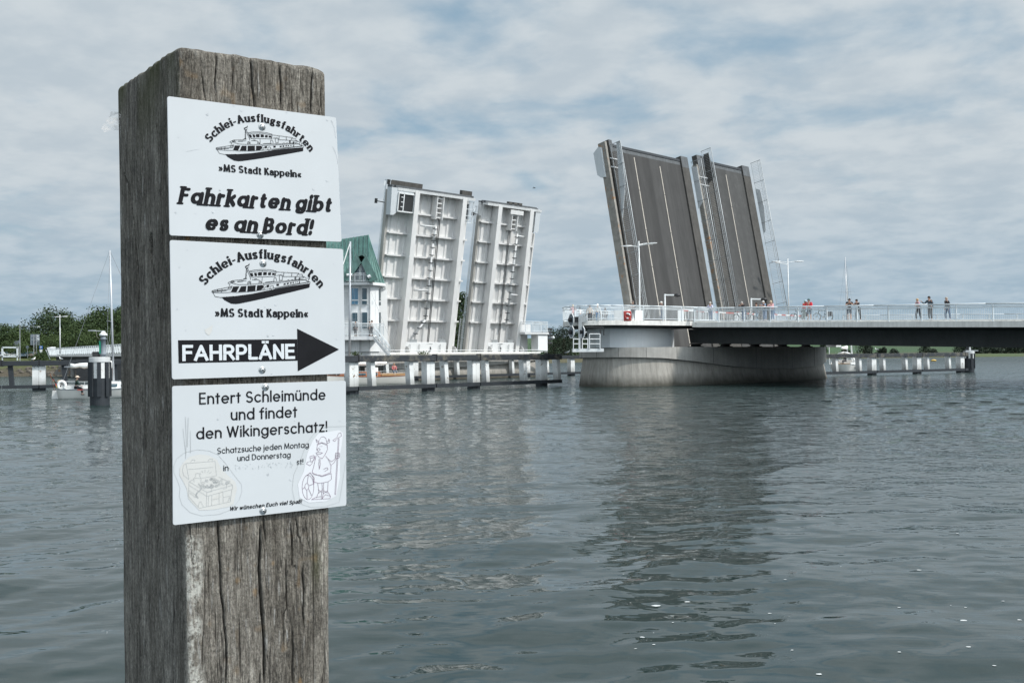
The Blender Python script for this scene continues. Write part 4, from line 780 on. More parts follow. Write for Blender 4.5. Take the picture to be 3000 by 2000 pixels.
k.text('Entert Schleimünde', 'geo', one(C3, 878, 273), one(C3, 1964, 233), one(C3, 878, 178)); k.text('und findet', 'geo', one(C3, 1150, 410), one(C3, 1720, 383), one(C3, 1150, 315)); k.text('den Wikingerschatz!', 'geo', one(C3, 853, 573), one(C3, 1978, 507), one(C3, 853, 478)); k.build('headline_lettering', ink, s3)
k = Ink(LIFT)
k.text('Schatzsuche jeden Montag', 'geo2', one(C3, 1033, 698), one(C3, 1820, 642), one(C3, 1033, 648)); k.text('und Donnerstag', 'geo2', one(C3, 1206, 760), one(C3, 1664, 728), one(C3, 1206, 711)); k.text('in', 'geo2', one(C3, 1086, 845), one(C3, 1130, 842), one(C3, 1086, 796)); k.text('st!', 'geo2', one(C3, 1716, 792), one(C3, 1772, 788), one(C3, 1716, 744)); k.build('dates_lettering', ink, s3)
k = Ink(LIFT); k.text('Wir wünschen Euch viel Spaß!'.replace('E', 'E'), 'bolditalic', one(C3, 1138, 1186), one(C3, 1758, 1120), one(C3, 1138, 1153)); k.build('greeting_lettering', ink, s3)
# worn off remains of one line
k = Ink(LIFT); r = random.Random(9)
for i in range(70):
    x = r.uniform(1180, 1700); y = 832-(x-1180)*.062+r.uniform(-42, 4)
    if r.random() < .35 and 1290 < x < 1420: continue
    h = r.uniform(4, 16); w_ = r.uniform(2, 6); k.pxpoly(C3([(x, y), (x+w_, y-1), (x+w_+r.uniform(-3, 3), y+h), (x+r.uniform(-2, 2), y+h-2)]))
k.build('worn_lettering', fadeink, s3)
# treasure chest sticker
k = Ink(LIFT); k.pxpoly(C3([(745, 770), (800, 722), (880, 703), (960, 713), (1030, 748), (1070, 830), (1120, 880), (1190, 940), (1202, 1000), (1187, 1060), (1172, 1130), (1130, 1152), (1000, 1177), (880, 1182), (820, 1122), (785, 1080), (773, 1000), (738, 930), (708, 880), (713, 820)])); ch = k.build('chest_sticker', stick, s3)
k = Ink(LIFT+.0004)
for p in [[(765, 780), (1015, 760), (1027, 885), (900, 905)], [(765, 780), (790, 915)], [(765, 780), (745, 790), (735, 835), (745, 882), (790, 918)], [(805, 770), (815, 750), (842, 748), (838, 765)], [(955, 760), (965, 742), (993, 740), (990, 758)], [(785, 830), (1000, 812)], [(792, 935), (945, 1025), (1165, 965), (1165, 1000), (945, 1060), (790, 965)], [(792, 935), (786, 1060), (880, 1162), (1145, 1107), (1160, 1000)], [(945, 1025), (940, 1150)], [(960, 1058), (955, 1145)], [(987, 1052), (985, 1140)], [(1050, 1034), (1050, 1122)], [(1082, 1026), (1085, 1115)], [(987, 1090), (1050, 1078)], [(1085, 1070), (1150, 1055)],
          [(1165, 965), (1110, 925), (1045, 893)], [(792, 935), (835, 912)], [(835, 940), (833, 905), (850, 885), (845, 868), (865, 862), (887, 868), (882, 885), (897, 905), (892, 945)], [(835, 905), (897, 905)], [(910, 860), (900, 840)], [(930, 855), (928, 830)], [(950, 858), (962, 835)], [(965, 865), (985, 850)], [(897, 870), (880, 858)], [(790, 1010), (850, 1050), (850, 1070), (795, 1030)], [(870, 1150), (880, 1110), (895, 1105), (905, 1130), (915, 1140), (910, 1155)], [(1125, 1105), (1140, 1065), (1148, 1100)], [(950, 990), (985, 985), (988, 1020), (952, 1025)], [(1080, 965), (1112, 958), (1115, 990), (1082, 1000)]]: k.line(C3(p), .00046)
r = random.Random(2)
for i in range(46):
    x = r.uniform(905, 1140); y = 900+abs(x-1010)*.28+r.uniform(0, 75); a = r.uniform(8, 17)
    if y > 1015-(x-945)*.25-5: continue
    k.line(C3([(x+a*math.cos(q*.9), y+a*.55*math.sin(q*.9)) for q in range(8)]), .0005)
for i in range(17):
    th = i/16*math.pi*1.15; x, y = 895-25*math.cos(th), 960+120*math.sin(th) if False else 960+i*0; x = 875+22*math.sin(i*.37); y = 955+i*7.4
    k.line(C3([(x+5*math.cos(q*1.05), y+5*math.sin(q*1.05)) for q in range(7)]), .0005)
k.build('chest_drawing', grey, ch)
# bearded helmeted figure sticker, drawn as a plain generic line figure
k = Ink(LIFT); k.pxpoly(C3([(1740, 1075), (1725, 960), (1775, 850), (1805, 700), (1850, 590), (1900, 528), (2000, 508), (2080, 495), (2115, 520), (2100, 640), (2087, 700), (2087, 900), (2055, 1060), (1970, 1106), (1820, 1117)])); vi = k.build('figure_sticker', stickw, s3)
k = Ink(LIFT+.0004)
for p in [[(1903, 612), (1908, 580), (1925, 556), (1945, 551), (1965, 565), (1977, 612)], [(1888, 624), (1930, 606), (1982, 628)], [(1888, 616), (1930, 600), (1980, 618)], [(1903, 604), (1885, 596), (1880, 572), (1894, 588), (1908, 590)], [(1974, 606), (1996, 602), (1998, 584), (1990, 570), (1988, 590), (1972, 592)], [(1893, 625), (1886, 660), (1893, 672)], [(1890, 660), (1905, 648), (1918, 662), (1902, 674), (1890, 660)], [(1878, 690), (1900, 682), (1938, 690), (1915, 702), (1880, 694)], [(1885, 698), (1908, 728), (1935, 738), (1960, 702), (1980, 660), (1977, 626)], [(1915, 630), (1915, 638)], [(1930, 628), (1930, 636)],
          [(1882, 712), (1865, 790), (1848, 855), (1865, 875), (1935, 885), (2006, 858), (2010, 800), (1985, 742), (1962, 714)], [(1985, 742), (2012, 765), (2045, 742), (2050, 706)], [(2048, 690), (2082, 690), (2082, 730), (2050, 738), (2048, 690)], [(2050, 704), (2080, 704)], [(2050, 718), (2080, 718)], [(2056, 740), (2035, 775), (2010, 796)], [(2072, 565), (2042, 1045), (2050, 1048), (2080, 565)], [(2025, 582), (2060, 560), (2073, 525), (2094, 516), (2099, 546), (2070, 562), (2040, 592), (2025, 582)], [(1872, 716), (1848, 778), (1830, 800), (1800, 785), (1805, 770), (1830, 762)], [(1828, 722), (1862, 710), (1872, 742), (1838, 770), (1828, 722)], [(1836, 735), (1868, 726)],
          [(1852, 885), (1860, 936), (1900, 950), (1945, 945), (1988, 935), (2014, 915), (2010, 862)], [(1848, 862), (1930, 892), (2008, 868)], [(1895, 950), (1905, 1020), (1885, 1075)], [(1932, 948), (1935, 1010), (1925, 1065)], [(1946, 945), (1945, 1030), (1935, 1078)], [(1985, 936), (1980, 1020), (2005, 1060)], [(1843, 1088), (1880, 1070), (1926, 1062), (1932, 1084), (1843, 1090)], [(1934, 1082), (1960, 1046), (2006, 1060), (2000, 1080), (1934, 1085)], [(1900, 1005), (1936, 1030)], [(1902, 1035), (1934, 1008)], [(1945, 1012), (1982, 1034)], [(1944, 1036), (1980, 1014)], [(1908, 740), (1905, 790), (1910, 830)], [(1915, 740), (1918, 790), (1908, 828)], [(1945, 830), (1975, 815), (1985, 830), (1955, 850)]]: k.line(C3(p), .0006)
k.line(C3([(1812+50*math.cos(q*.2618), 985+105*math.sin(q*.2618)) for q in range(25)]), .0006); k.line(C3([(1802+17*math.cos(q*.5236), 978+28*math.sin(q*.5236)) for q in range(13)]), .0006)
for q in (-1.5, -.3, .8, 1.7, 3.0): k.line(C3([(1804+18*math.cos(q), 978+28*math.sin(q)), (1811+46*math.cos(q), 985+98*math.sin(q))]), .0007)
k.line(C3([(1790, 890), (1830, 860), (1865, 905), (1862, 960)]), .0008)
k.build('figure_drawing', purple, vi)
# grime outlines left around the stickers and small scuffs
k = Ink(LIFT)
k.line(C3([(750, 690), (860, 663), (960, 672), (1040, 705), (1120, 800), (1180, 882), (1242, 960), (1246, 1020), (1222, 1090), (1160, 1172), (1050, 1216), (900, 1228), (800, 1200), (730, 1132), (708, 1060), (715, 990), (690, 920), (662, 860), (662, 800), (685, 740), (750, 690)]), .0005)
k.line(C3([(2135, 462), (1960, 468), (1880, 505), (1800, 610), (1760, 720), (1690, 880), (1677, 1000), (1700, 1110), (1840, 1155), (1960, 1150), (2080, 1112), (2092, 1050), (2138, 760)]), .0005)
for p in [[(740, 480), (765, 710)], [(760, 380), (770, 600), (762, 740)], [(785, 385), (778, 640)], [(803, 500), (805, 690)]]: k.line(C3(p), .0006)
k.build('grime_outline', grey, s3)
for s_, fC, pts in ((s1, C1, [(583, 793), (1360, 617), (1553, 1167), (1035, 602), (792, 634), (1650, 672), (882, 1172), (566, 1332), (834, 1328), (705, 1338), (1648, 1105), (980, 570)]), (s2, C2, [(693, 663), (775, 152), (710, 298), (2035, 270), (1470, 890), (1517, 888), (1445, 640), (1535, 622), (2060, 912), (1500, 1212), (765, 838)]), (s3, C3, [(2092, 412), (1700, 410), (1040, 400), (1665, 920), (1470, 875)])):
    k = Ink(LIFT); r = random.Random(int(pts[0][0]))
    for x, y in pts:
        R_ = r.uniform(5, 10); k.line(fC([(x+R_*math.cos(q*.8)*r.uniform(.6, 1.1), y+R_*math.sin(q*.8)*r.uniform(.6, 1.1)) for q in range(r.randint(4, 8))]), .0011)
    k.build('scuff', scuff, s_)
k = Ink(LIFT); k.line(C1([(1678, 675), (1700, 730), (1712, 800)]), .0016); k.line(C1([(1688, 860), (1718, 930), (1727, 990)]), .0012); k.line(C1([(640, 900), (730, 880)]), .0005); k.build('scratch', scuff, s1)
k = Ink(LIFT); 
for p in [[(925, 840), (960, 825), (995, 800), (985, 860), (960, 892), (935, 870)]]: k.pxpoly(C2(p))
k.build('sticker_remnant', stick, s2)
# torn scrap of clear film caught behind the post edge
mb = MB(); pts = [(345, 328), (325, 326), (318, 345), (304, 362), (296, 378), (306, 388), (322, 384), (345, 382)]; q = [P(x, y, 2.05+.02*math.sin(i)) for i, (x, y) in enumerate(pts)]
mb.poly(q+[P(356, 380, 2.1), P(356, 330, 2.1)]); cob = bpy.data.materials.new('torn_film'); cob.use_nodes = True; nt = cob.node_tree; bs = nt.nodes['Principled BSDF']; bs.inputs['Base Color'].default_value = (.5, .485, .475, 1); bs.inputs['Specular IOR Level'].default_value = .0; bs.inputs['Roughness'].default_value = 1
g = _n(nt, 'ShaderNodeNewGeometry'); n_ = _n(nt, 'ShaderNodeTexNoise', Scale=120.0, Detail=6.0); nt.links.new(g.outputs['Position'], n_.inputs['Vector']); mr_ = _n(nt, 'ShaderNodeMapRange'); mr_.inputs['From Min'].default_value = .35; mr_.inputs['From Max'].default_value = .6; mr_.inputs['To Max'].default_value = .5; nt.links.new(n_.outputs['Fac'], mr_.inputs['Value']); nt.links.new(mr_.outputs[0], bs.inputs['Alpha'])
tag(mb.build('plastic_scrap', cob), 'torn pale scrap of film sticking out from the left edge of the post', 'scrap')
# ================= bascule leaves
def nvec(d): return V.cross(d).normalized()
def rail_run(parent, pts, up, h, postgap, balgap, name='railing', post=.06, top=.048, mids=(.86, .78), low=.1, bal=True, rails=None, balh=None, m='rail', bw=.022):
    """railing along a polyline: posts, handrail, lower rails and balusters as parts"""
    pts = [Vector(p) for p in pts]; hr = MB(); ps = []; bb = MB(); lr = MB()
    seg = [(pts[i+1]-pts[i]).length for i in range(len(pts)-1)]; T = sum(seg)
    def pos(s):
        for i, L_ in enumerate(seg):
            if s <= L_ or i == len(seg)-1: return pts[i]+(pts[i+1]-pts[i])*(s/L_), (pts[i+1]-pts[i]).normalized()
            s -= L_
    for i in range(len(pts)-1):
        hr.tube(pts[i]+up*h, pts[i+1]+up*h, top, n=8)
        for m_ in mids: lr.tube(pts[i]+up*h*m_, pts[i+1]+up*h*m_, top*.55, n=6)
        lr.tube(pts[i]+up*h*low, pts[i+1]+up*h*low, top*.6, n=6)
    k = max(1, round(T/postgap)); 
    if balgap:
        nb = int(T/balgap)
        for i in range(nb+1):
            p, d = pos(T*i/nb); bb.bar(p+up*h*low, p+up*h*(balh or mids[-1]), bw, bw, d)
    for i in range(k+1):
        p, d = pos(T*i/k); q = MB(); q.bar(p, p+up*h, post*1.3, post*.8, d); ps.append(q)
    root = hr.build(name, m, parent, True)
    lr.build('lower_rail', m, root)
    if balgap: bb.build('balusters', m, root)
    for q in ps: q.build('post', m, root)
    return root
def leaf_frame(near, lean_pt):
    o = near; d = (lean_pt-near).normalized(); return o, d
# ---- right (road side visible)
oR, dR = PB(1850.7, 896.4, 77.7), None
dR = (PB(1774, 423, 77.7)-oR).normalized(); nR = V.cross(dR).normalized()
if nR.dot(U) < 0: nR = -nR
def LR(s, t, n=0.0): return oR+V*s+dR*t+nR*n
def right_leaf(label, s0, s1, road, kerbs, rails, lines, tops, amat):
    t = thing('bascule_leaf', label, 'bridge leaf', LR((s0+s1)/2, -4.4), 'raised leaves of the bascule bridge')
    tb, tt = -4.3, tops[0]; X, Y, Z = V, dR, nR
    def slab(a, b, t0, t1, n0, n1): return MB().box(LR((a+b)/2, (t0+t1)/2, (n0+n1)/2), (b-a, t1-t0, n1-n0), X, Y, Z)
    slab(road[0], road[1], tb, tt-.55, -.28, 0).build('road_surface', amat, t)
    slab(road[0], road[1], tt-.552, tt, -.6, -.02).build('end_plate', 'steeledge', t)
    slab(road[0]-.01, road[1]+.01, tt-.14, tt+.12, -.6, .04).build('lip', 'slate', t)
    for a, b, h in kerbs:
        slab(a, b, tb, tt+.45, -.5, h).build('footway', 'kerb', t); slab(a+.02, b-.02, tt-.8, tt+.47, -.5, h+.012).build('footway_plate', 'steeledge', t)
    slab(s0+1.3, s1-.5, tb, tt-.6, -.9, -.285).build('deck_box', 'concrete2', t)
    for a in (s0+3.2, (s0+s1)/2+.5, s1-2.2): slab(a-.22, a+.22, tb, tt-3, -2.4, -1.01).build('girder', 'leafwhite', t)
    for x, t1 in lines:
        q = MB(); tt_ = t1; seg = [(tb+.2, 4.2), (4.26, 8.1), (8.16, 12.3), (12.36, t1)]
        for a, b in seg: q.box(LR(x, (a+b)/2, .008), (.13, b-a, .006), X, Y, Z)
        q.build('road_line', 'line', t)
    for s_, t1 in rails: rail_run(t, [LR(s_, -1.5, 0.1), LR(s_, t1, 0.1)], nR, 1.35, 2.35, .19, post=.055, top=.045, mids=(.86, .72), low=.06, m='steel', bw=.014)
    return t
lfA = right_leaf('wide raised bridge leaf showing asphalt with two pale road lines', 0, 14.0, (.9, 12.7), [(12.7, 14.0, .16), (0.35, .9, .16)], [(.55, 16.6), (14.6, 16.7)], [(4.42, 15.9), (8.73, 15.5)], (16.7,), 'asphalt')
lfB = right_leaf('narrower raised bridge leaf with one pale road line, farthest right', 15.7, 27.6, (18.6, 25.2), [(25.2, 26.7, .16), (15.9, 18.2, .14)], [(17.0, 18.3), (27.35, 18.3)], [(21.58, 16.2)], (17.3,), 'asphalt2')
# darker wheel tracks come from separate worn strips on the surface
q = MB(); q.box(LR(-.12, 6.2, -.3), (.3, 21.4, .9), V, dR, nR); q.build('side_beam', 'rust', lfA)
q = MB(); q.box(LR(15.72, 6.3, -.15), (.3, 20.6, .6), V, dR, nR); q.build('side_beam', 'rust', lfB)
q = MB(); q.prism([LR(-.45, 13.4, -.9), LR(-.45, 13.8, -1.3), LR(-.45, 16.1, -1.35), LR(-.45, 16.5, -.7), LR(-.45, 16.4, -.3), LR(-.45, 13.3, -.35)], V*.2); q.build('machinery_shield', 'drum', lfA)
q = MB(); q.prism([LR(.62, 8.6, .05), LR(.62, 12.4, 1.2), LR(.62, 16.6, 1.42), LR(.62, 16.7, .9), LR(.62, 13.2, .5)], V*.05); q.build('wind_screen', 'drum', lfA)
q = MB(); q.prism([LR(14.62, 11.4, .05), LR(14.62, 16.2, .05), LR(14.62, 16.0, .75), LR(14.62, 12.0, .75)], V*.04); q.build('wind_screen', 'drum', lfA)
q = MB(); q.prism([LR(27.4, 9.6, .1), LR(27.4, 15.2, .1), LR(27.4, 14.8, .7), LR(27.4, 12.5, .8), LR(27.4, 9.8, .45)], V*.04); q.build('wind_screen', 'drum', lfB)
q = MB(); q.prism([LR(17.4, 14.6, .1), LR(17.4, 18.0, .1), LR(17.4, 18.0, .8), LR(17.4, 15.0, 1.1)], V*.04); q.build('wind_screen', 'kerb', lfB)
for lf, s_ in ((lfA, .2), (lfB, 15.7)):
    for tt_ in (14.3, 15.2): 
        q = MB(); q.tube(LR(s_, tt_, .1), LR(s_+1.1, tt_-.2, .5), .06); q.build('locking_arm', 'white', lf)
q = MB(); q.box(LR(.0, 15.6, -.3), (.5, 1.8, .6), V, dR, nR); q.build('bearing_box', 'rust', lfA)
# ---- left (white underside visible)
oL = PB(1094, 1031, 77.7); dL = (PB(1140, 545, 77.7)-oL).normalized(); nL = dL.cross(V).normalized()
if nL.dot(U) < 0: nL = -nL
def LL(s, t, n=0.0): return oL+V*s+dL*t+nL*n     # n points at the viewer, out of the underside
def left_leaf(label, s0, s1, girds, top, xtra):
    t = thing('bascule_leaf', label, 'bridge leaf', LL((s0+s1)/2, 0), 'raised leaves of the bascule bridge')
    def slab(a, b, t0, t1, n0, n1): return MB().box(LL((a+b)/2, (t0+t1)/2, (n0+n1)/2), (b-a, t1-t0, n1-n0), V, dL, nL)
    # ribbed deck plate: trapezoid stiffeners run along the leaf
    prof = []; x = s0
    while x < s1-1.1:
        prof += [(x, 0), (x+.45, 0), (x+.55, .16), (x+.95, .16), (x+1.05, 0)]; x += 1.16
    prof += [(s1, 0)]; mb = MB(); vs = [LL(a, -.2, b) for a, b in prof]+[LL(a, top, b) for a, b in prof]; n = len(prof)
    vs += [LL(s0, -.2, -.35), LL(s1, -.2, -.35), LL(s0, top, -.35), LL(s1, top, -.35)]
    mb.add(vs, [(i, i+1, n+i+1, n+i) for i in range(n-1)]+[(2*n, 2*n+2, 2*n+3, 2*n+1), (0, n, 2*n+2, 2*n), (n-1, 2*n+1, 2*n+3, 2*n-1), tuple(range(n, 2*n))+(2*n+3, 2*n+2)])
    mb.build('ribbed_deck_plate', 'leafwhite', t)
    for g in girds:
        a = slab(g-.11, g+.11, -1.2, top-.1, -.05, 1.55).build('main_girder', 'leafwhite', t); slab(g-.36, g+.36, -1.6, top-.1, 1.552, 1.62).build('girder_flange', 'leafwhite', a)
    ks = [4.2, 7.0, 9.75, 12.5, 15.3, 18.0]
    for k in ks:
        cuts = [s0]+[c for g in girds for c in (g-.112, g+.112)]+[s1]
        a_ = MB(); f_ = MB()
        for i in range(0, len(cuts), 2):
            dd = .6 if 0 < i < len(cuts)-2 else .55
            pr = [LL(cuts[i], k, .0), LL(cuts[i], k, dd if i > 0 else .5), LL(cuts[i+1], k, dd if i < len(cuts)-2 else .4), LL(cuts[i+1], k, 0)]
            a_.prism([p-dL*.02 for p in pr], dL*.04)
            f_.prism([p-dL*.11+nL*.002 for p in (pr[1], pr[1]+nL*.03, pr[2]+nL*.03, pr[2])], dL*.22)
        b_ = a_.build('cross_beam', 'leafwhite', t); f_.build('beam_flange', 'leafwhite', b_)
    # top frame
    slab(s0+.2, s1-.1, top-.28, top-.02, .32, 1.3).build('end_beam', 'leafwhite', t); slab(s0+.2, s1-.1, top-.32, top+.02, 1.302, 1.36).build('end_beam_flange', 'white', t)
    slab(s0+.5, s1-.3, top+.0, top+.32, -.35, .5).build('lip', 'steeledge', t)
    # bottom counterweight panel with handles
    c0, c1 = girds[0]+.5, girds[1]-.5
    slab(c0, c1, -.6, 1.45, 1.0, 1.35).build('counterweight_panel', 'bright', t)
    for hx in [c0+.6, c0+2.2, c1-1.3]:
        q = MB(); q.path([LL(hx, -.3, 1.36), LL(hx, -.3, 1.5), LL(hx, 1.2, 1.5), LL(hx+.18, 1.2, 1.5), LL(hx+.18, -.3, 1.5), LL(hx+.18, -.3, 1.36)], .03); q.build('handle', 'steel', t)
    # gusset fins beside the girders
    for g in girds:
        q = MB(); q.prism([LL(g+.45, -1.2, 1.5), LL(g+.45, 1.2, 1.2), LL(g+.45, 1.7, .6), LL(g+.45, 1.5, .2), LL(g+2.3, -1.2, .3), LL(g+2.3, -1.2, 1.5)], -nL*.15) ; q.build('hinge_bracket', 'leafwhite', t)
        q = MB(); q.lathe(LL(g+.7, .25, 1.5), [(.75, 0), (.75, .06), (.68, .1)], 20, V); q.build('hinge_disc', 'leafwhite', t)
    # drain pipe with brackets and cross pipes
    pts = [LL(a_, b_, 1.0) for a_, b_ in xtra['pts']]
    q = MB(); q.path(pts, .14, 8); pp = q.build('drain_pipe', 'white', t, True)
    q = MB(); yy = 3.4
    for a, b in zip(pts[:-1], pts[1:]):
        m_ = int((b-a).length/1.05)+1
        for i in range(m_): c = a+(b-a)*((i+.5)/m_); q.box(c, (.5, .09, .42), V, dL, nL)
    q.build('pipe_clamps', 'slate', pp)
    for ty, xa, xb in xtra['arms']:
        q = MB(); q.path([LL(xa, ty, 1.0), LL(xb, ty-.05, 1.0)], .13, 8); q.build('branch_pipe', 'white', pp, True)
    # cable tray next to the pipe
    cxx = xtra['cable']; q = MB(); q.path([LL(cxx, top-3.2, .75), LL(cxx, 1.2, .95)], .05); q.path([LL(cxx+.22, top-3.2, .75), LL(cxx+.22, 1.2, .95)], .05); q.path([LL(cxx+.1, 1.3, 1.0), LL(cxx+.3, .7, 1.45), LL(cxx+.05, -.75, 1.45)], .07)
    q.box(LL(cxx+.1, 1.25, 1.1), (1.0, .12, .5), V, dL, nL); q.build('cable_tray', 'dark', t)
    # hatch ladder panel near the tip
    q = MB(); hx = xtra['hatch']; 
    for sd in (-.55, .55): q.box(LL(hx+sd, top-1.9, .8), (.12, 2.9, 1.0), V, dL, nL)
    for i in range(5): q.box(LL(hx, top-3.1+i*.62, .7), (1.0, .16, .8), V, dL, nL)
    q.build('access_ladder', 'leafwhite', t)
    # lamp brackets on the panel edge
    for bx in (girds[0]+2.0, girds[1]-1.1): q = MB(); q.box(LL(bx, 1.35, 1.2), (1.1, 1.0, .06), V, dL, (nL+dL*.3).normalized()); q.bar(LL(bx-.8, 1.9, 1.0), LL(bx, 1.6, 1.2), .07, .07); q.build('floodlight', 'steel', t)
    return t
lA = left_leaf('raised white bridge leaf with a dark cabin opening at its upper left corner', 0.2, 13.6, (3.4, 11.5), 20.9, dict(pts=[(7.4, 16.7), (7.2, 14.4), (7.2, 4.4), (5.5, 2.2)], arms=[(16.6, 7.4, 4.85), (8.3, 7.2, 4.8)], cable=7.95, hatch=7.58))
lB = left_leaf('narrower raised white bridge leaf with a rounded upper right corner', 15.7, 26.6, (18.1, 24.35), 20.6, dict(pts=[(22.45, 16.9), (22.15, 4.2)], arms=[(16.6, 22.4, 23.9), (8.3, 22.25, 23.8)], cable=20.9, hatch=21.4))
def Lbox(name, m, parent, a, b, t0, t1, n0, n1): return MB().box(LL((a+b)/2, (t0+t1)/2, (n0+n1)/2), (b-a, t1-t0, n1-n0), V, dL, nL).build(name, m, parent)
Lbox('tip_plate', 'kerb', lA, .3, 5.7, 21.25, 21.85, -.9, -.4); Lbox('tip_plate', 'kerb', lA, 12.6, 14.4, 21.2, 21.85, -.9, -.4); Lbox('tip_edge', 'steeledge', lA, .3, 14.2, 20.92, 21.24, -.7, .2)
q = MB(); q.prism([LL(-.4, 17.45, .4), LL(.1, 17.5, .4), LL(.7, 18.0, .4), LL(3.05, 18.0, .4), LL(3.05, 20.88, .4), LL(-.55, 20.88, .4)], nL*.9); q.build('corner_box', 'drum', lA)
w_ = MB(); w_.box(LL(1.8, 19.15, .86), (2.4, 2.2, 1.0), V, dL, nL); cab = w_.build('machine_room', 'dark', lA)
for a, b, t0, t1 in ((.5, 3.1, 20.2, 20.4), (.5, 3.1, 17.95, 18.1), (.5, .62, 18.0, 20.3), (1.35, 1.47, 18.0, 20.3), (2.98, 3.1, 18.0, 20.3)): Lbox('machine_room_frame', 'bright', cab, a, b, t0, t1, 1.37, 1.47)
for k in (18.6, 19.2, 19.8): Lbox('machine_room_bar', 'bright', cab, 1.0, 1.4, k-.05, k+.05, 1.38, 1.44)
c2_ = MB()
for s_ in (11.9, 13.4):
    for n_ in (.5, 1.2): c2_.bar(LL(s_, 17.6, n_), LL(s_, 20.4, n_), .07, .07)
for k in (17.6, 18.5, 19.4, 20.4):
    for n_ in (.5, 1.2): c2_.bar(LL(11.9, k, n_), LL(13.4, k, n_), .06, .06)
    for s_ in (11.9, 13.4): c2_.bar(LL(s_, k, .6), LL(s_, k, 1.5), .06, .06)
for k in range(6): c2_.bar(LL(12.1+k*.24, 17.6, .6), LL(12.1+k*.24, 20.4, .6), .03, .03)
c2_.build('inspection_cage', 'rail', lA)
q = MB(); q.box(LL(12.65, 19.1, .4), (1.2, 2.0, .2), V, dL, nL); q.build('cage_panel', 'dark', lA)
q = MB(); q.prism([LL(25.4, 17.3, .3), LL(26.1, 17.35, .3), LL(26.35, 17.7, .3), LL(26.35, 20.55, .3), LL(25.4, 20.55, .3)], nL*1.0); q.build('corner_box', 'drum', lB)
Lbox('tip_edge', 'steeledge', lB, 15.8, 26.8, 20.62, 20.8, -.5, .3)
for bx in (21.0, 22.0, 23.0): Lbox('locking_bolt', 'kerb', lB, bx-.3, bx+.3, 20.8, 21.2, .0, .5)
Lbox('warning_panel', 'leafwhite', lB, 20.3, 22.8, 19.5, 20.1, 1.36, 1.44)
# footways with railings on the outer edges, seen edge on
for lf, s_, top in ((lA, .35, 21.8), (lB, 16.1, 20.0)):
    Lbox('footway_edge', 'concrete', lf, s_-.55, s_-.2, -.3, top-1.2, -.35, .2); rail_run(lf, [LL(s_, -.5, -.1), LL(s_, top, -.1)], -nL, 1.3, 2.4, .36, post=.07, top=.05)
Lbox('footway_edge', 'leafwhite', lB, 26.62, 26.85, -.2, 17.2, -.35, .2)
q = MB(); q.path([LL(.3, 18.9, -.4), LL(-1.4, 19.0, -.4)], .06); q.box(LL(-1.5, 19.0, -.4), (.15, .6, .4), V, dL, nL); q.build('signal_arm', 'dark', lA)
q = MB(); q.path([LL(15.4, 18.9, .2), LL(14.5, 18.9, .2)], .06); q.box(LL(14.4, 18.9, .2), (.15, .5, .4), V, dL, nL); q.build('signal_arm', 'dark', lB)
# steep service ladder between the two leaves
q = MB()
for s_ in (14.45, 15.0): q.bar(LL(s_, -1.0, -.2), LL(s_, 4.6, -.2), .08, .12)
for i in range(20): q.bar(LL(14.45, -.9+i*.28, -.2), LL(15.0, -.9+i*.28, -.2), .05, .05)
q.build('service_ladder', 'steel', lB)

# ================= right river pier
PO = [(-64, 98), (-64, 78), (-63.4, 73.6), (-61.8, 70.3), (-59, 68.9), (-57, 69.1), (-55.1, 70.5), (-53.7, 73), (-53.05, 77), (-52.9, 84), (-53, 92), (-53.3, 98), (-54, 102.8), (-55.3, 106), (-57.6, 108), (-61, 107.8), (-63.4, 104)]
def smooth_loop(p, n=3):
    for _ in range(n):
        q = []
        for i in range(len(p)):
            a, b = p[i], p[(i+1) % len(p)]; q += [(a[0]*.75+b[0]*.25, a[1]*.75+b[1]*.25), (a[0]*.25+b[0]*.75, a[1]*.25+b[1]*.75)]
        p = q
    return p
def inset_loop(p, d):
    cx_ = sum(a for a, b in p)/len(p); n = len(p); out = []
    for i in range(n):
        t = (p[(i+1) % n][0]-p[i-1][0], p[(i+1) % n][1]-p[i-1][1]); L_ = math.hypot(*t); nn = (-t[1]/L_, t[0]/L_); out.append((p[i][0]+nn[0]*d, p[i][1]+nn[1]*d))
    return out
def loop_area(p): return sum(p[i][0]*p[(i+1) % len(p)][1]-p[(i+1) % len(p)][0]*p[i][1] for i in range(len(p)))/2
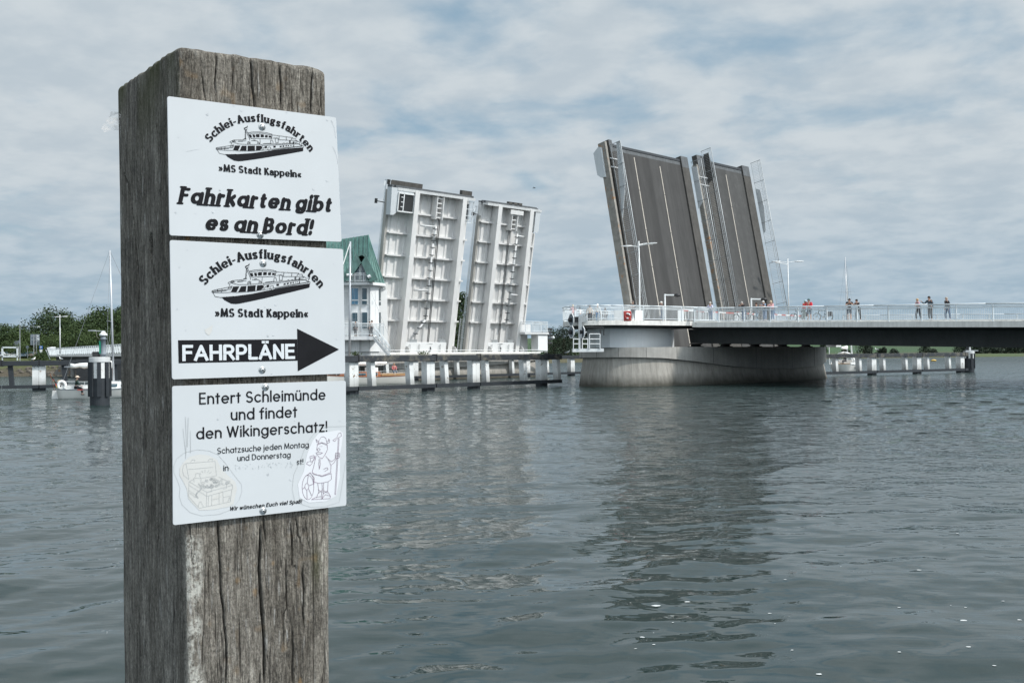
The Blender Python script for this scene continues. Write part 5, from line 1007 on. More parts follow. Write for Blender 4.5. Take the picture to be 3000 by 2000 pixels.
def pier(name, label, outline, ledge, top, parts=True):
    lo = smooth_loop(outline, 2)
    if loop_area(lo) < 0: lo = lo[::-1]
    n = len(lo); ca = sum(p[0] for p in lo)/n; cb = sum(p[1] for p in lo)/n
    t = thing(name, label, 'bridge pier', B(ca, cb, 0)); mb = MB(); bot = inset_loop(lo, -.25); mid = inset_loop(lo, .32); up = inset_loop(lo, .0)
    vs = [B(a, b, -2) for a, b in bot]+[B(a*.7+c*.3, b*.7+d*.3, .0) for (a, b), (c, d) in zip(bot, mid)]+[B(a, b, ledge(a, b)) for a, b in mid]+[B(a, b, ledge(a, b)+.02) for a, b in inset_loop(lo, .7)]
    mb.add(vs, [(k*n+i, k*n+(i+1) % n, (k+1)*n+(i+1) % n, (k+1)*n+i) for k in range(3) for i in range(n)]); mb.build('lower_block', 'battered', t)
    mb = MB(); vs = [B(a, b, ledge(a, b)+.01) for a, b in up]+[B(a, b, top) for a, b in up]+[B(a, b, ledge(a, b)+.012) for a, b in inset_loop(lo, .9)]; mb.add(vs, [(i, (i+1) % n, n+(i+1) % n, n+i) for i in range(n)]+[(2*n+i, 2*n+(i+1) % n, (i+1) % n, i) for i in range(n)]+[tuple(range(n, 2*n))]); ub = mb.build('upper_block', 'concrete', t)
    for i in range(0, n, 4):
        a, b = up[i]; z0_ = ledge(a, b)+.05; tx, ty = up[(i+1) % n][0]-up[i-1][0], up[(i+1) % n][1]-up[i-1][1]; tv = (U*tx+V*ty).normalized(); MB().box(B(a, b, (z0_+top-.02)/2), (.035, .02, top-.02-z0_), tv, Z3.cross(tv)).build('formwork_joint', 'girder', ub)
    return t
def ledgeR(a, b):
    x = [64, 70, 73, 77, 83, 88, 94, 100, 106, 110]; z = [2.6, 2.62, 2.5, 2.15, 1.6, 1.35, 1.25, 1.4, 1.95, 2.1]
    zz = float(np.interp(b, x, z)); return zz if a > -60 else max(zz, 2.2)
pr = pier('bridge_pier', 'wide concrete river pier with a curved ledge and ribbed foot under the right bridge leaves', PO, ledgeR, 3.5)
# formwork joints on the upper block
for px in (1816, 1900, 1932): 
    p = PL(px, 1035, V*.9+U*-.43, (B(-56.6, 69.4)).dot(V*.9+U*-.43))
# pale box at the far end of the pier
MB().box(B(-54.6, 106.2, 3.9), (1.2, 1.2, .8), U, V).build('end_block', 'bright', pr)
for b_ in (80, 85, 90.5, 96, 101):
    q = MB(); q.lathe(B(-55.2, b_, 3.5), [(.75, 0), (.75, .08), (.5, .12), (.45, .22), (.62, .26), (.62, .34)], 12); q.build('bearing', 'dark', pr)
# ---- pale drum wall and lookout platform at the pier head
PLAT = [(-62.6, 80), (-62.5, 72), (-62.2, 69.6), (-61, 67.2), (-59, 65.6), (-57, 65.4), (-55.4, 66.8), (-54.6, 69), (-54.0, 72), (-52.9, 76.2), (-52.7, 80)]
zp = 5.85
pf = thing('lookout_platform', 'rounded concrete lookout platform with a pale drum wall at the pier head', 'platform', B(-58, 72, 3.5))
lp = [PLAT[0]]+[p for i in range(len(PLAT)-1) for p in ((PLAT[i][0]*.5+PLAT[i+1][0]*.5, PLAT[i][1]*.5+PLAT[i+1][1]*.5),)]+[PLAT[-1]]
lp2 = []
for i in range(len(lp)-1):
    a, b = lp[i], lp[i+1]; lp2 += [(a[0]*.75+b[0]*.25, a[1]*.75+b[1]*.25), (a[0]*.25+b[0]*.75, a[1]*.25+b[1]*.75)]
MB().prism([B(a, b, zp-.42) for a, b in lp2], (0, 0, .42)).build('edge_slab', 'concrete2', pf)
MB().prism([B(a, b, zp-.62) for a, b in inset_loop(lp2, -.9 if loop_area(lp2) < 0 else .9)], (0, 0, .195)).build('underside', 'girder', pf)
dw = [(-61.4, 79), (-61.3, 73.5), (-60.8, 71), (-59.6, 69.3), (-58, 68.6), (-56.7, 69.0), (-55.9, 70.4), (-55.5, 72.5), (-55.4, 76.3), (-57, 76.6), (-57, 79)]
MB().prism([B(a, b, 3.502) for a, b in dw], (0, 0, zp-.63-3.505)).build('drum_wall', 'drum', pf)
rail_run(pf, [B(a, b, zp) for a, b in [(p[0]*.985-.9, p[1]*.998+.15) if False else p for p in lp2][1:]], Z3, 1.27, 2.3, .14, post=.075, top=.055, mids=(.88, .8), low=.1)
MB().box(B(-59.6, 75.4, zp+.62), (1.6, 2.4, 1.24), U, V).build('service_cabinet', 'bright', pf, bevel=.03)
# ---- girder deck
bd = thing('bridge_deck', 'long concrete road deck with pale edge beam and dark girder running out to the right', 'bridge deck', B(-40, 90, zdeck(-40)))
A0, A1 = -54.2, -4.0
def dprism(name, m, prof, a0, a1): # profile in (b, dz)
    n = len(prof); vs = [B(a0, b, zdeck(a0)+z) for b, z in prof]+[B(a1, b, zdeck(a1)+z) for b, z in prof]
    MB().add(vs, [(i, (i+1) % n, n+(i+1) % n, n+i) for i in range(n)]+[tuple(range(n)), tuple(range(n, 2*n))]).build(name, m, bd)
dprism('edge_beam', 'concrete2', [(76, 0), (76, -.44), (76.5, -.44), (76.5, 0)], A0+1.4, A1); dprism('edge_beam', 'concrete2', [(105.6, 0), (105.6, -.44), (105.1, -.44), (105.1, 0)], A0, A1)
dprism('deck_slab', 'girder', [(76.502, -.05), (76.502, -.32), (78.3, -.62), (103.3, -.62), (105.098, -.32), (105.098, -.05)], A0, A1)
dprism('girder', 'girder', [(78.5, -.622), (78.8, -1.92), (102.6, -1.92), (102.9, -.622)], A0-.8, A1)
dprism('footway', 'concrete2', [(76.502, -.04), (76.502, .1), (79.6, .1), (79.6, -.04)], A0+1.4, A1)
dprism('road_surface', 'asphalt2', [(79.61, -.046), (79.61, -.03), (104, -.03), (104, -.046)], A0, A1)
rail_run(bd, [B(a, 76.2, zdeck(a)) for a in np.linspace(-52.7, -6, 12)], Z3, 1.27, 2.55, .135, post=.085, top=.06, mids=(.88, .8), low=.11)
rail_run(bd, [B(a, 105.4, zdeck(a)) for a in np.linspace(-53, -6, 12)], Z3, 1.27, 2.55, .3, post=.08, top=.05, mids=(.8, .55), low=.2)
# ================= timber guide fenders
def fpost(parent, c, du, dv, sz, z0=.58, z1=2.5, seam=True, wm='pilewhite'):
    """double driven pile: white above, black below"""
    q = MB(); q.box(Vector((c.x, c.y, (z0+z1)/2)), (sz[0]*.49, sz[1], z1-z0), du, dv) if False else None
    q = MB()
    for sd in (-1, 1):
        q.box(Vector((c.x, c.y, (z0+z1)/2))+du*(sd*sz[0]*.255), (sz[0]*.49, sz[1], z1-z0), du, dv)
    p = q.build('pile', wm, parent); q = MB()
    for sd in (-1, 1): q.box(Vector((c.x, c.y, (z0-2.6)/2+.0))+du*(sd*sz[0]*.255), (sz[0]*.495, sz[1]*1.01, z0+2.6), du, dv)
    q.build('pile_foot', 'slate', p); return p
def fender(label, p0, p1, posts, struts, joints, group='timber guide fenders of the channel', beam='slatelichen', zt=3.0, nrm=None, sz=(.86, .72), wm='pilewhite', wsz=(.42, .62), sm=None):
    p0 = Vector((p0.x, p0.y, 0)); p1 = Vector((p1.x, p1.y, 0)); du = (p1-p0).normalized(); dv = Z3.cross(du); dv = dv if dv.dot(-p0) > 0 else -dv
    t = thing('timber_fender', label, 'fender', (p0+p1)/2, group); T = (p1-p0).length
    js = [0]+sorted(joints)+[T]
    for a, b in zip(js[:-1], js[1:]):
        q = MB(); q.box(p0+du*((a+b)/2)+dv*.42+Z3*(zt-.25), (b-a-.12, .34, .5), du, dv); q.build('top_beam', beam, t, bevel=.03)
        q = MB(); q.box(p0+du*((a+b)/2)+dv*.40+Z3*.42, (b-a-.1, .3, .32), du, dv); q.build('lower_beam', 'slate', t)
    for j in joints: MB().box(p0+du*j+dv*.36+Z3*(zt-.22), (.3, .36, .62), du, dv).build('joint_plate', 'black', t)
    for s in posts: fpost(t, p0+du*s, du, dv, sz, wm=wm)
    for s in struts:
        c = p0+du*s; lean = du*(-.07); q = MB(); n_ = [c-du*wsz[0]/2-dv*wsz[1]/2, c+du*wsz[0]/2-dv*wsz[1]/2, c+du*wsz[0]/2+dv*wsz[1]/2, c-du*wsz[0]/2+dv*wsz[1]/2]
        q.add([k-lean+Z3*.58 for k in n_]+[k+lean+Z3*2.5 for k in n_], [(0,1,2,3),(4,5,6,7),(0,1,5,4),(1,2,6,5),(2,3,7,6),(3,0,4,7)]); q.build('strut', sm or wm, t)
    return t
aN = -64.8
def bs(px, a): r = (px-1500)/F; return -a*(1+r)/(1-r)
b0, b1 = 40.0, 71.0
fender('long near timber fender with white piles and lichen stained beam running to the round pier', B(aN, b0), B(aN, b1), [bs(x, aN+.3)-b0 for x in (1035, 1260, 1393, 1592)], [bs(x, aN+.2)-b0 for x in (1091, 1203, 1305, 1425, 1536, 1634)], [bs(x, aN)-b0 for x in (1037, 1265, 1394, 1594)])
aF = -98.6
fender('far timber fender of the channel seen behind the near one under the white leaves', B(aF, 57), B(aF, 121), [bs(x, aF)-57 for x in (1212, 1541, 1672)], [bs(x, aF)-57 for x in (1130, 1337, 1498, 1600)], [bs(x, aF)-57 for x in (1212, 1541)], beam='slate')
pL0, pL1 = P(-140, 1100, 98), P(520, 1100, 105)
def sx_(px, D): q = P(px, 1100, D); return (Vector((q.x, q.y, 0))-Vector((pL0.x, pL0.y, 0))).length
fender('left timber fender with one bright white double pile behind the flagged sailboat', pL0, pL1, [sx_(115, 100.7), sx_(390, 103.6)], [sx_(33, 99.8), sx_(190, 101.5), sx_(338, 103), sx_(-60, 99)], [sx_(116, 100.7), sx_(360, 103.3), sx_(7, 99.6)], beam='slate', sz=(1.2, .6), wm='pilewhite', sm='slate')
pr0, pr1 = B(-60.3, 107.6), B(-52.9, 140)
def fr(px):
    d = ray(px, 1060); n = Vector((pr1.y-pr0.y, -(pr1.x-pr0.x), 0)).normalized(); q = PL(px, 1060, n, n.dot(pr0)); return (Vector((q.x, q.y, 0))-Vector((pr0.x, pr0.y, 0))).length
fender('right timber fender beyond the concrete pier ending at a small dolphin', pr0, pr1, [fr(2554), fr(2686), fr(2813)], [fr(x) for x in (2446, 2515, 2585, 2650, 2714, 2777)], [fr(2560), fr(2692), fr(2817)], zt=2.72)

# ================= mooring dolphins
def dolphin(label, c, rad, zt, zw, group, n=8, cap=True, rot=.2):
    t = thing('mooring_dolphin', label, 'dolphin', (c.x, c.y, 0), group); c = Vector((c.x, c.y, 0))
    q = MB(); q.lathe(c, [(rad*.93, -2), (rad*.93, zw)], 32); q.build('lower_shaft', 'slate', t)
    q = MB(); q.lathe(c, [(rad*.925, zw+.002), (rad*.925, zt-.28)], 32); q.build('upper_shaft', 'pilewhite', t)
    q = MB(); q.lathe(c, [(rad*1.0, zt-.28), (rad*1.0, zt), (rad*.96, zt+.03), (0.02, zt+.03)], 32); q.build('cap', 'white', t)
    for i in range(n):
        a = rot+2*math.pi*i/n; d = Vector((math.cos(a), math.sin(a), 0)); q = MB(); q.box(c+d*(rad*1.0)+Z3*((zt-.28+.55)/2), (rad*.36, .12, zt-.28-.55), Z3.cross(d), d); q.build('rubbing_stave', 'slate', t)
    return t
cD = G(281, 1188); cD = Vector((cD.x, cD.y+.6, 0)); 
dolphin('black and white round dolphin with a beacon on top, left of the wooden post', cD, .63, 3.0, 1.7, 'mooring dolphins', 8, rot=.33)
bc = thing('beacon_light', 'small grey beacon with a green stripe standing on the black and white dolphin', 'beacon', (cD.x+.35, cD.y-.1, 3.03)); c_ = Vector((cD.x+.28, cD.y-.1, 3.03))
MB().lathe(c_, [(.12, 0), (.14, .12), (.2, .16), (.2, .2), (.155, .22), (.155, 1.08), (.2, 1.1), (.2, 1.17), (.15, 1.2), (.15, 1.33)], 16).build('mast_tube', 'greysign', bc, True)
q = MB(); q.box(c_+Vector((-.165, -.05, .62)), (.09, .2, .8)); q.build('green_board', 'green', bc)
MB().lathe(c_, [(.22, 1.33), (.25, 1.38), (.23, 1.45), (.14, 1.53), (.1, 1.6), (.05, 1.63)], 16).build('lantern', 'bright', bc, True)
q = MB(); q.tube(c_+Vector((.12, 0, 1.62)), c_+Vector((-.9, .1, 1.66)), .035); q.box(c_+Vector((-.75, .1, 1.68)), (.45, .1, .07)); q.build('arm', 'steel', bc)
q = MB(); q.path([c_+Vector((-.45, 0, 1.62)), c_+Vector((-.4, 0, 1.3)), c_+Vector((-.2, 0, 1.05)), c_+Vector((-.15, 0, .9))], .012); q.build('cable', 'rust', bc)
q = MB(); q.box(Vector((cD.x-.2, cD.y, 3.2)), (.36, .4, .34)); tag(q.build('rusty_box', 'dark'), 'small rusty dark box on top of the black and white dolphin beside the beacon', 'box')
cE = pr1+V*.9+U*.2; dolphin('slim dark dolphin with white stripes at the far end of the right fender', cE, .72, 2.85, 1.9, 'mooring dolphins', 8, rot=.1)
dm = thing('day_mark', 'dark triangular day mark on a short white pole on the end dolphin', 'day mark', (cE.x, cE.y, 2.88))
MB().tube((cE.x+.15, cE.y, 2.88), (cE.x+.15, cE.y, 3.85), .11).build('pole', 'bright', dm); q = MB(); q.prism([(cE.x-.55, cE.y+.15, 2.98), (cE.x+.65, cE.y+.15, 2.98), (cE.x+.05, cE.y+.15, 3.7)], (0, .06, 0)); q.build('triangle', 'dark', dm)
MB().bar((cE.x-.5, cE.y-.2, 2.95), (cE.x+1.2, cE.y-.2, 2.95), .08, .12).build('bracket', 'steel', dm)

# ================= left pier, abutment house
PLo = [(-98.9, 80), (-98.9, 100), (-99.4, 104), (-101, 107), (-104, 108), (-107, 107.4), (-109, 104), (-109, 78), (-107, 70), (-104, 66.8), (-101, 67.5), (-99.3, 72)]
pl_ = pier('bridge_pier', 'concrete river pier under the white leaves with a white rail along its edge', PLo, lambda a, b: float(np.interp(b, [66, 80, 92, 100, 108], [1.7, 1.5, 1.6, 2.1, 2.6])), 3.35)
rl = MB()
rl.tube(B(-99.3, 66.5, 3.85), B(-99.3, 105.6, 3.85), .045); rl.tube(B(-99.3, 66.5, 3.55), B(-99.3, 105.6, 3.55), .035)
rr_ = rl.build('edge_rail', 'bright', pl_)
q = MB(); q.box(B(-99.25, 86, 3.46), (.1, 38, .2), U, V); q.build('kerb_strip', 'concrete2', pl_)
for b_ in np.arange(67.5, 105, 4.2): MB().bar(B(-99.3, b_, 3.35), B(-99.3, b_, 3.85), .05, .05).build('rail_post', 'bright', rr_)
# white machinery cabin on the far end of that pier
mc = thing('machinery_cabin', 'white cabin with an open railed balcony at the right foot of the white leaves', 'cabin', B(-101, 105, 3.35))
ca = PA(1572, 1030, -99.6)
def bq(px, a=-100.0): return bs(px, a)
MB().box(B(-100.4, (bq(1572)+bq(1600))/2, 4.55+.35), (1.4, bq(1600)-bq(1572), 2.4), U, V).build('door_box', 'bright', mc, bevel=.03)
MB().box(B(-102, (bq(1536)+bq(1572))/2, 4.7), (.4, bq(1572)-bq(1536)-.05, 2.7), U, V).build('rear_wall', 'white', mc)
MB().box(B(-101, (bq(1532)+bq(1600))/2, 6.25), (3.0, bq(1602)-bq(1532), .32), U, V).build('floor_slab', 'white', mc)
rail_run(mc, [B(-102.4, bq(1530), 6.41), B(-99.6, bq(1531), 6.41), B(-99.6, bq(1600), 6.41), B(-102.4, bq(1600), 6.41)], Z3, 1.5, 1.6, .16, post=.06, top=.05)
MB().box(B(-100.9, (bq(1533)+bq(1568))/2, 7.0), (.06, bq(1568)-bq(1533), 1.1), U, V).build('screen', 'leafwhite', mc)
q = MB(); q.bar(B(-100, bq(1601), 5.9), B(-100, bq(1616), 5.7), .12, .12); q.ell(B(-100, bq(1621), 5.65), .22, .22, .22); q.build('lamp_arm', 'bright', mc)
q = MB()
for k in (0, .45): q.bar(B(-100.5, bq(1602)+.1+k, 3.4), B(-100.5, bq(1602)+.1+k, 6.3), .06, .06)
for i in range(8): q.bar(B(-100.5, bq(1602)+.1, 3.6+i*.34), B(-100.5, bq(1602)+.55, 3.6+i*.34), .04, .04)
q.build('ladder', 'rail', mc)
sg = MB()
for i in range(5): sg.box(B(-99.8, bq(1603)+.4, 6.9-i*.5), (.12, .9, .3), U, V)
sg.build('louvre_signal', 'dark', mc)
# ---- bridge keeper's house
D_ = 118.0
def H(px, py, d=D_): return P(px, py, d)
hs = thing('bridge_house', "white bridge keeper's house with a steep green copper roof beside the left white leaf", 'house', H(1050, 1040))
def quad(name, m, pts, parent=hs, th=.08):
    v = [H(*p) if len(p) == 3 else H(p[0], p[1]) for p in pts]; n = (v[1]-v[0]).cross(v[2]-v[0]).normalized(); n = n if n.y > 0 else -n
    return MB().prism(v, n*th).build(name, m, parent)
zz0 = H(1050, 1040).z; xl = H(938, 900).x; xr = H(1116, 900).x
wl = MB()
fp = [(H(930, 900).x, D_), (H(1084, 900).x, D_), (H(1110, 900, D_+1.2).x, D_+1.2), (H(1117, 900, D_+3).x, D_+3), (H(1117, 900, D_+3).x, D_+9), (H(930, 900).x, D_+9)]
zlow, ztop = H(1050, 1030).z, H(1050, 836).z
wl.prism([(x, y, zlow) for x, y in fp], (0, 0, ztop-zlow)); wl.build('wall', 'bright', hs)
zb0 = 2.0; MB().prism([(x+(.3 if i in (1, 2, 3) else 0)*0, y+.25, zb0) for i, (x, y) in enumerate(fp)], (0, 0, zlow-zb0-.002)).build('base_wall', 'white', hs)
def win(x0, x1, y0, y1, d=D_, sash=None, m='glass'):
    f = quad('window', 'bright', [(x0-1.5, y0-1.5, d-.14), (x1+1.5, y0-1.5, d-.14), (x1+1.5, y1+1.5, d-.14), (x0-1.5, y1+1.5, d-.14)]); quad('pane', m, [(x0, y0, d-.18), (x1, y0, d-.18), (x1, y1, d-.18), (x0, y1, d-.18)], f, .03)
    if sash: quad('glazing_bar', 'bright', [(x0, sash-1.6, d-.22), (x1, sash-1.6, d-.22), (x1, sash+1.6, d-.22), (x0, sash+1.6, d-.22)], f, .03)
    return f
win(1030.5, 1049, 844, 891, sash=879); win(1061, 1075, 844, 891, m='glassd', sash=879); win(1032, 1047, 916, 968, m='glassd', sash=943); win(1061, 1076, 915, 962, m='glassd')
for px_ in (1022.5, 1027, 1053.5, 1057, 1082.5): quad('pilaster', 'white', [(px_-1.2, 838, D_-.06), (px_+1.2, 838, D_-.06), (px_+1.2, 1030, D_-.06), (px_-1.2, 1030, D_-.06)], hs, .05)
for x0, x1, y0, y1 in ((1087, 1100, 852, 960), (1005, 1021, 855, 985)): quad('wall_panel', 'white', [(x0, y0, D_-.05+(.75 if x0 > 1080 else 0)), (x1, y0, D_-.05+(.75 if x0 > 1080 else 0)), (x1, y1, D_-.05+(.75 if x0 > 1080 else 0)), (x0, y1, D_-.05+(.75 if x0 > 1080 else 0))], hs, .04)
for y0, y1 in ((844, 880), (884, 894), (915, 985)): quad('side_window', 'glassd', [(1110.5, y0, D_+1.2), (1115, y0, D_+2.6), (1115, y1, D_+2.6), (1110.5, y1, D_+1.2)], hs, .04)
# roof: eaves slab, steep gable slopes, dormer
ev = MB(); ev.prism([(H(925, 836).x, D_-1.0, ztop), (H(1086, 836).x, D_-1.0, ztop), (H(1129, 836, D_+1.5).x, D_+1.5, ztop), (H(1129, 836, D_+9).x, D_+9.5, ztop), (H(925, 836).x, D_+9.5, ztop)], (0, 0, H(1050, 828).z-H(1050, 836).z)); ev.build('eaves', 'bright', hs)
rf = MB(); ze = H(1050, 828).z+.01
apex = H(1079, 688, D_+2.5); ridge_l = H(986, 703, D_+4.0); rback = H(1060, 690, D_+8)
e0 = Vector((H(925, 828).x, D_-.9, ze)); e1 = Vector((H(1085, 828).x, D_-.9, ze)); e2 = Vector((H(1127, 828, D_+1.5).x, D_+1.6, ze)); e3 = Vector((H(1127, 828, D_+9).x, D_+9, ze)); e4 = Vector((H(925, 828).x, D_+9, ze)); rl0 = Vector((H(930, 712, D_+4).x, D_+4.0, H(930, 712, D_+4).z))
rf.add([e0, e1, e2, e3, e4, apex, ridge_l, rl0], [(0, 1, 5, 6, 7), (1, 2, 5), (2, 3, 5), (3, 4, 7, 6, 5), (4, 0, 7)]); rfo = rf.build('roof', 'copper', hs)
# standing seams
sm = MB()
for i in range(15):
    f_ = i/14; a = e0+(e1-e0)*f_; top_ = rl0+(apex-rl0)*f_; sm.bar(a+Vector((0, -.03, .03)), top_+Vector((0, -.03, .03)), .05, .05)
for i in range(5):
    f_ = (i+.5)/5; a = e1+(e2-e1)*f_; sm.bar(a+Vector((.02, -.03, .03)), apex+Vector((0, -.05, .03)), .05, .05)
sm.build('roof_seams', 'copper2', rfo)
# dormer gable with balcony door
dd = D_-1.05; q = MB(); g0, g1, ga = H(1012, 822, dd), H(1098, 826, dd), H(1062, 752, dd); 
q.prism([g0, g1, ga], (0, .5, 0)); dm_ = q.build('dormer', 'copper2', hs)
for pa, pb_ in ((g0, ga), (g1, ga)): q = MB(); q.bar(pa+Vector((0, -.35, .1)), pb_+Vector((0, -.35, .15)), .9, .35, Vector((0, 1, 0))); q.build('bargeboard', 'copper', dm_)
for x0, x1, y0, m_ in ((1040, 1052, 775, 'glassd'), (1058, 1069, 776, 'glassd')):
    f = quad('dormer_door', 'bright', [(x0-2, y0-2, dd-.06), (x1+2, y0-2, dd-.06), (x1+2, 822, dd-.06), (x0-2, 822, dd-.06)], dm_); quad('door_pane', m_, [(x0, y0, dd-.1), (x1, y0, dd-.1), (x1, 820, dd-.1), (x0, 820, dd-.1)], f, .03)
MB().prism([H(1016, 808, dd-.07), H(1035, 808, dd-.07), H(1035, 784, dd-.07)], (0, .05, 0)).build('dormer_pane', 'glass', dm_); MB().prism([H(1073, 800, dd-.07), H(1086, 808, dd-.07), H(1073, 786, dd-.07)], (0, .05, 0)).build('dormer_pane', 'glass', dm_)
rail_run(hs, [H(1014, 826, dd-.35), H(1092, 826, dd-.35)], Z3, 1.0, 1.1, .14, post=.05, top=.04)
q = MB(); q.tube(H(1016, 806, dd-.5), H(1032, 805, dd-.5), .18); q.tube(H(1078, 812, dd-.5), H(1086, 808, dd-.5), .22); q.build('floodlight', 'bright', hs)
q = MB()
for z_ in (.0, .3): q.tube(H(1124, 842, D_-.2)+Z3*z_*0, H(1124, 850, D_-.2), .08)
q.build('eaves_lamp', 'bright', hs)
# lower balcony and stairs
MB().prism([H(930, 985, D_-1.6), H(1105, 985, D_-1.6), H(1105, 985, D_+.9), H(930, 985, D_)], (0, 0, -.42)).build('balcony_slab', 'bright', hs)
rail_run(hs, [H(930, 973, D_-1.5)+Z3*-.35, H(1103, 973, D_-1.5)+Z3*-.35], Z3, 1.35, 1.9, .16, post=.06, top=.05); rail_run(hs, [H(1103, 973, D_-1.4)+Z3*-.35, H(1124, 973, D_+1.2)+Z3*-.35], Z3, 1.35, 1.5, .18, post=.06, top=.05)
st = MB(); sa, sb = H(1098, 985, D_-1.9), H(1143, 1042, D_-3.2)
for k in (0, 1.0):
    st.bar(sa+Vector((0, -k, -.15)), sb+Vector((0, -k, 0)), .07, .34)
sto = st.build('stair_stringers', 'bright', hs); tr = MB()
for i in range(14): c = sa+(sb-sa)*((i+.5)/14); tr.box(c+Vector((0, -.5, .0)), (.3, .94, .05))
tr.build('stair_treads', 'dark', hs)
hr_ = MB()
for k in (0, 1.05):
    for h_ in (.55, 1.1): hr_.tube(sa+Vector((0, -k, h_)), sb+Vector((0, -k, h_)), .035)
    for i in range(5): c = sa+(sb-sa)*(i/4); hr_.tube(c+Vector((0, -k, 0)), c+Vector((0, -k, 1.1)), .035)
hr_.build('stair_rail', 'rail', hs)
for px_ in (1083.5,): q = MB(); q.tube(H(px_, 842, D_-.1), H(px_, 1000, D_-.1), .06); q.build('downpipe', 'steel', hs)
# ================= people
def skinned(nodes, edges, root, sub=1):
    """one continuous surface grown round a skeleton: nodes = [(pos, rx, ry)]"""
    me = bpy.data.meshes.new('skin_tmp'); me.from_pydata([tuple(n[0]) for n in nodes], edges, [])
    o = bpy.data.objects.new('skin_tmp', me); COL.objects.link(o); md = o.modifiers.new('s', 'SKIN'); md.use_smooth_shade = True; md.branch_smoothing = .4
    for i, n in enumerate(nodes):
        sv = me.skin_vertices[0].data[i]; sv.radius = (n[1], n[2] if len(n) > 2 else n[1]); sv.use_root = (i == root)
    ss = o.modifiers.new('ss', 'SUBSURF'); ss.levels = sub; ss.render_levels = sub
    dg = bpy.context.evaluated_depsgraph_get(); m2 = bpy.data.meshes.new_from_object(o.evaluated_get(dg)); bpy.data.objects.remove(o); bpy.data.meshes.remove(me); return m2
SKIN = mat('skin', (.52, .32, .24), .55, .1, 20.0)
def cloth(col): return mat('cloth_%d_%d_%d' % tuple(int(c*255) for c in col), col, .9, .2, 9.0)
def person(label, loc, head, H=1.74, pose='down', lean=0.0, top=(.1, .1, .12), legs=(.05, .06, .1), hair=(.05, .03, .02), hat=None, shorts=False, helmet=None, shortsleeve=False, group='onlookers on the bridge', vest=None, look=0.0, bun=False, brim=False, leg='stand'):
    H = H*1.04; t = thing('person', label, 'person', loc, group); k = H/1.75; R_ = Matrix.Rotation(head, 3, 'Z'); org = Vector(loc)
    ca, sa = math.cos(lean), math.sin(lean)
    def T(x, y, z): # torso frame leans forward about the hips
        z0 = .93; return (x, y*ca+(z-z0)*sa, z0+(z-z0)*ca-y*sa)
    w = lambda p: R_ @ (Vector(p)*k)+Vector((0, 0, 0))
    pel = (0, 0, .95); wa = T(0, .0, 1.1); chs = T(0, .01, 1.3); nk = T(0, -.005, 1.47); hd = T(0, .03+.03*sa, 1.60); ht = T(0, .01, 1.68)
    J = {}
    for s in (-1, 1):
        J['sh', s] = T(.185*s, 0, 1.42)
        if pose == 'rail': J['el', s] = (.27*s, .26+.1*sa, 1.17); J['wr', s] = (.07*s, .47, 1.33)
        elif pose == 'fold': J['el', s] = T(.26*s, .1, 1.14); J['wr', s] = T(-.06*s, .22, 1.2)
        elif pose == 'one' and s == 1: J['el', s] = T(.3, .2, 1.2); J['wr', s] = (.3, .5, 1.34)
        elif pose == 'face' and s == -1: J['el', s] = (-.25, .34, 1.24); J['wr', s] = T(-.08, .14, 1.48)
        elif pose == 'face': J['el', s] = (.25, .26, 1.2); J['wr', s] = (.02, .45, 1.33)
        elif pose == 'sit': J['el', s] = T(.25*s, .08, 1.16); J['wr', s] = T(.16*s, .3, 1.06)
        else: J['el', s] = T(.245*s, -.03, 1.15); J['wr', s] = T(.25*s, .07, .91)
        if leg == 'sit': J['hp', s] = (.1*s, .02, .9); J['kn', s] = (.14*s, .42, .92); J['an', s] = (.15*s, .44, .5); J['to', s] = (.15*s, .58, .46)
        elif leg == 'straddle': J['hp', s] = (.1*s, .02, .9); J['kn', s] = (.3*s, .36, .88-.06*s); J['an', s] = (.36*s, .34, .42); J['to', s] = (.4*s, .46, .38)
        else:
            st = {'stand': (.0, .0), 'stride': (.1*s, .0), 'cross': (.04*s, .0)}.get(leg, (0, 0)); J['hp', s] = (.095*s, 0, .9); J['kn', s] = (.1*s, .02+st[0], .49); J['an', s] = (.11*s, -.03+st[0]*1.2, .08); J['to', s] = (.13*s, .11+st[0]*1.2, .03)
    N = []; E_ = []
    def nd(p, r, r2=None): N.append((w(p), r*k, (r2 or r)*k)); return len(N)-1
    a = nd(pel, .125, .1); b = nd(wa, .12, .09); c = nd(chs, .135, .1); d = nd(nk, .055); e = nd(hd, .083, .095); f_ = nd(ht, .06, .07); E_ += [(a, b), (b, c), (c, d), (d, e), (e, f_)]
    tips = {}
    for s in (-1, 1):
        h = nd(J['sh', s], .06); el = nd(J['el', s], .042); wr = nd(J['wr', s], .028); dv = (Vector(J['wr', s])-Vector(J['el', s])).normalized(); pm = nd(tuple(Vector(J['wr', s])+dv*.07), .036, .022); E_ += [(c, h), (h, el), (el, wr), (wr, pm)]; tips[s] = (Vector(J['wr', s])+dv*.075, dv)
        hp = nd(J['hp', s], .09); kn = nd(J['kn', s], .055); an = nd(J['an', s], .036); to = nd(J['to', s], .034); E_ += [(a, hp), (hp, kn), (kn, an), (an, to)]
    me = skinned(N, E_, 0); me.name = 'body'; bm = bmesh.new(); bm.from_mesh(me)
    fm = MB()
    for s in (-1, 1):
        p0, dv = tips[s]; sd = dv.cross(Vector((0, 0, 1))).normalized(); dn = sd.cross(dv).normalized()
        dn = dn if dn.z < 0 else -dn
        for i, ln in enumerate((.072, .08, .075, .058)):
            q = p0+sd*((i-1.5)*.019); fm.sweep([w(q), w(q+dv*ln*.5+dn*.006), w(q+dv*ln*.85+dn*.03)], [.0095*k, .0085*k, .006*k], 5)
        q = p0-sd*.03-dv*.04; fm.sweep([w(q), w(q-sd*.025+dv*.03), w(q-sd*.028+dv*.058+dn*.01)], [.011*k, .0095*k, .007*k], 5)
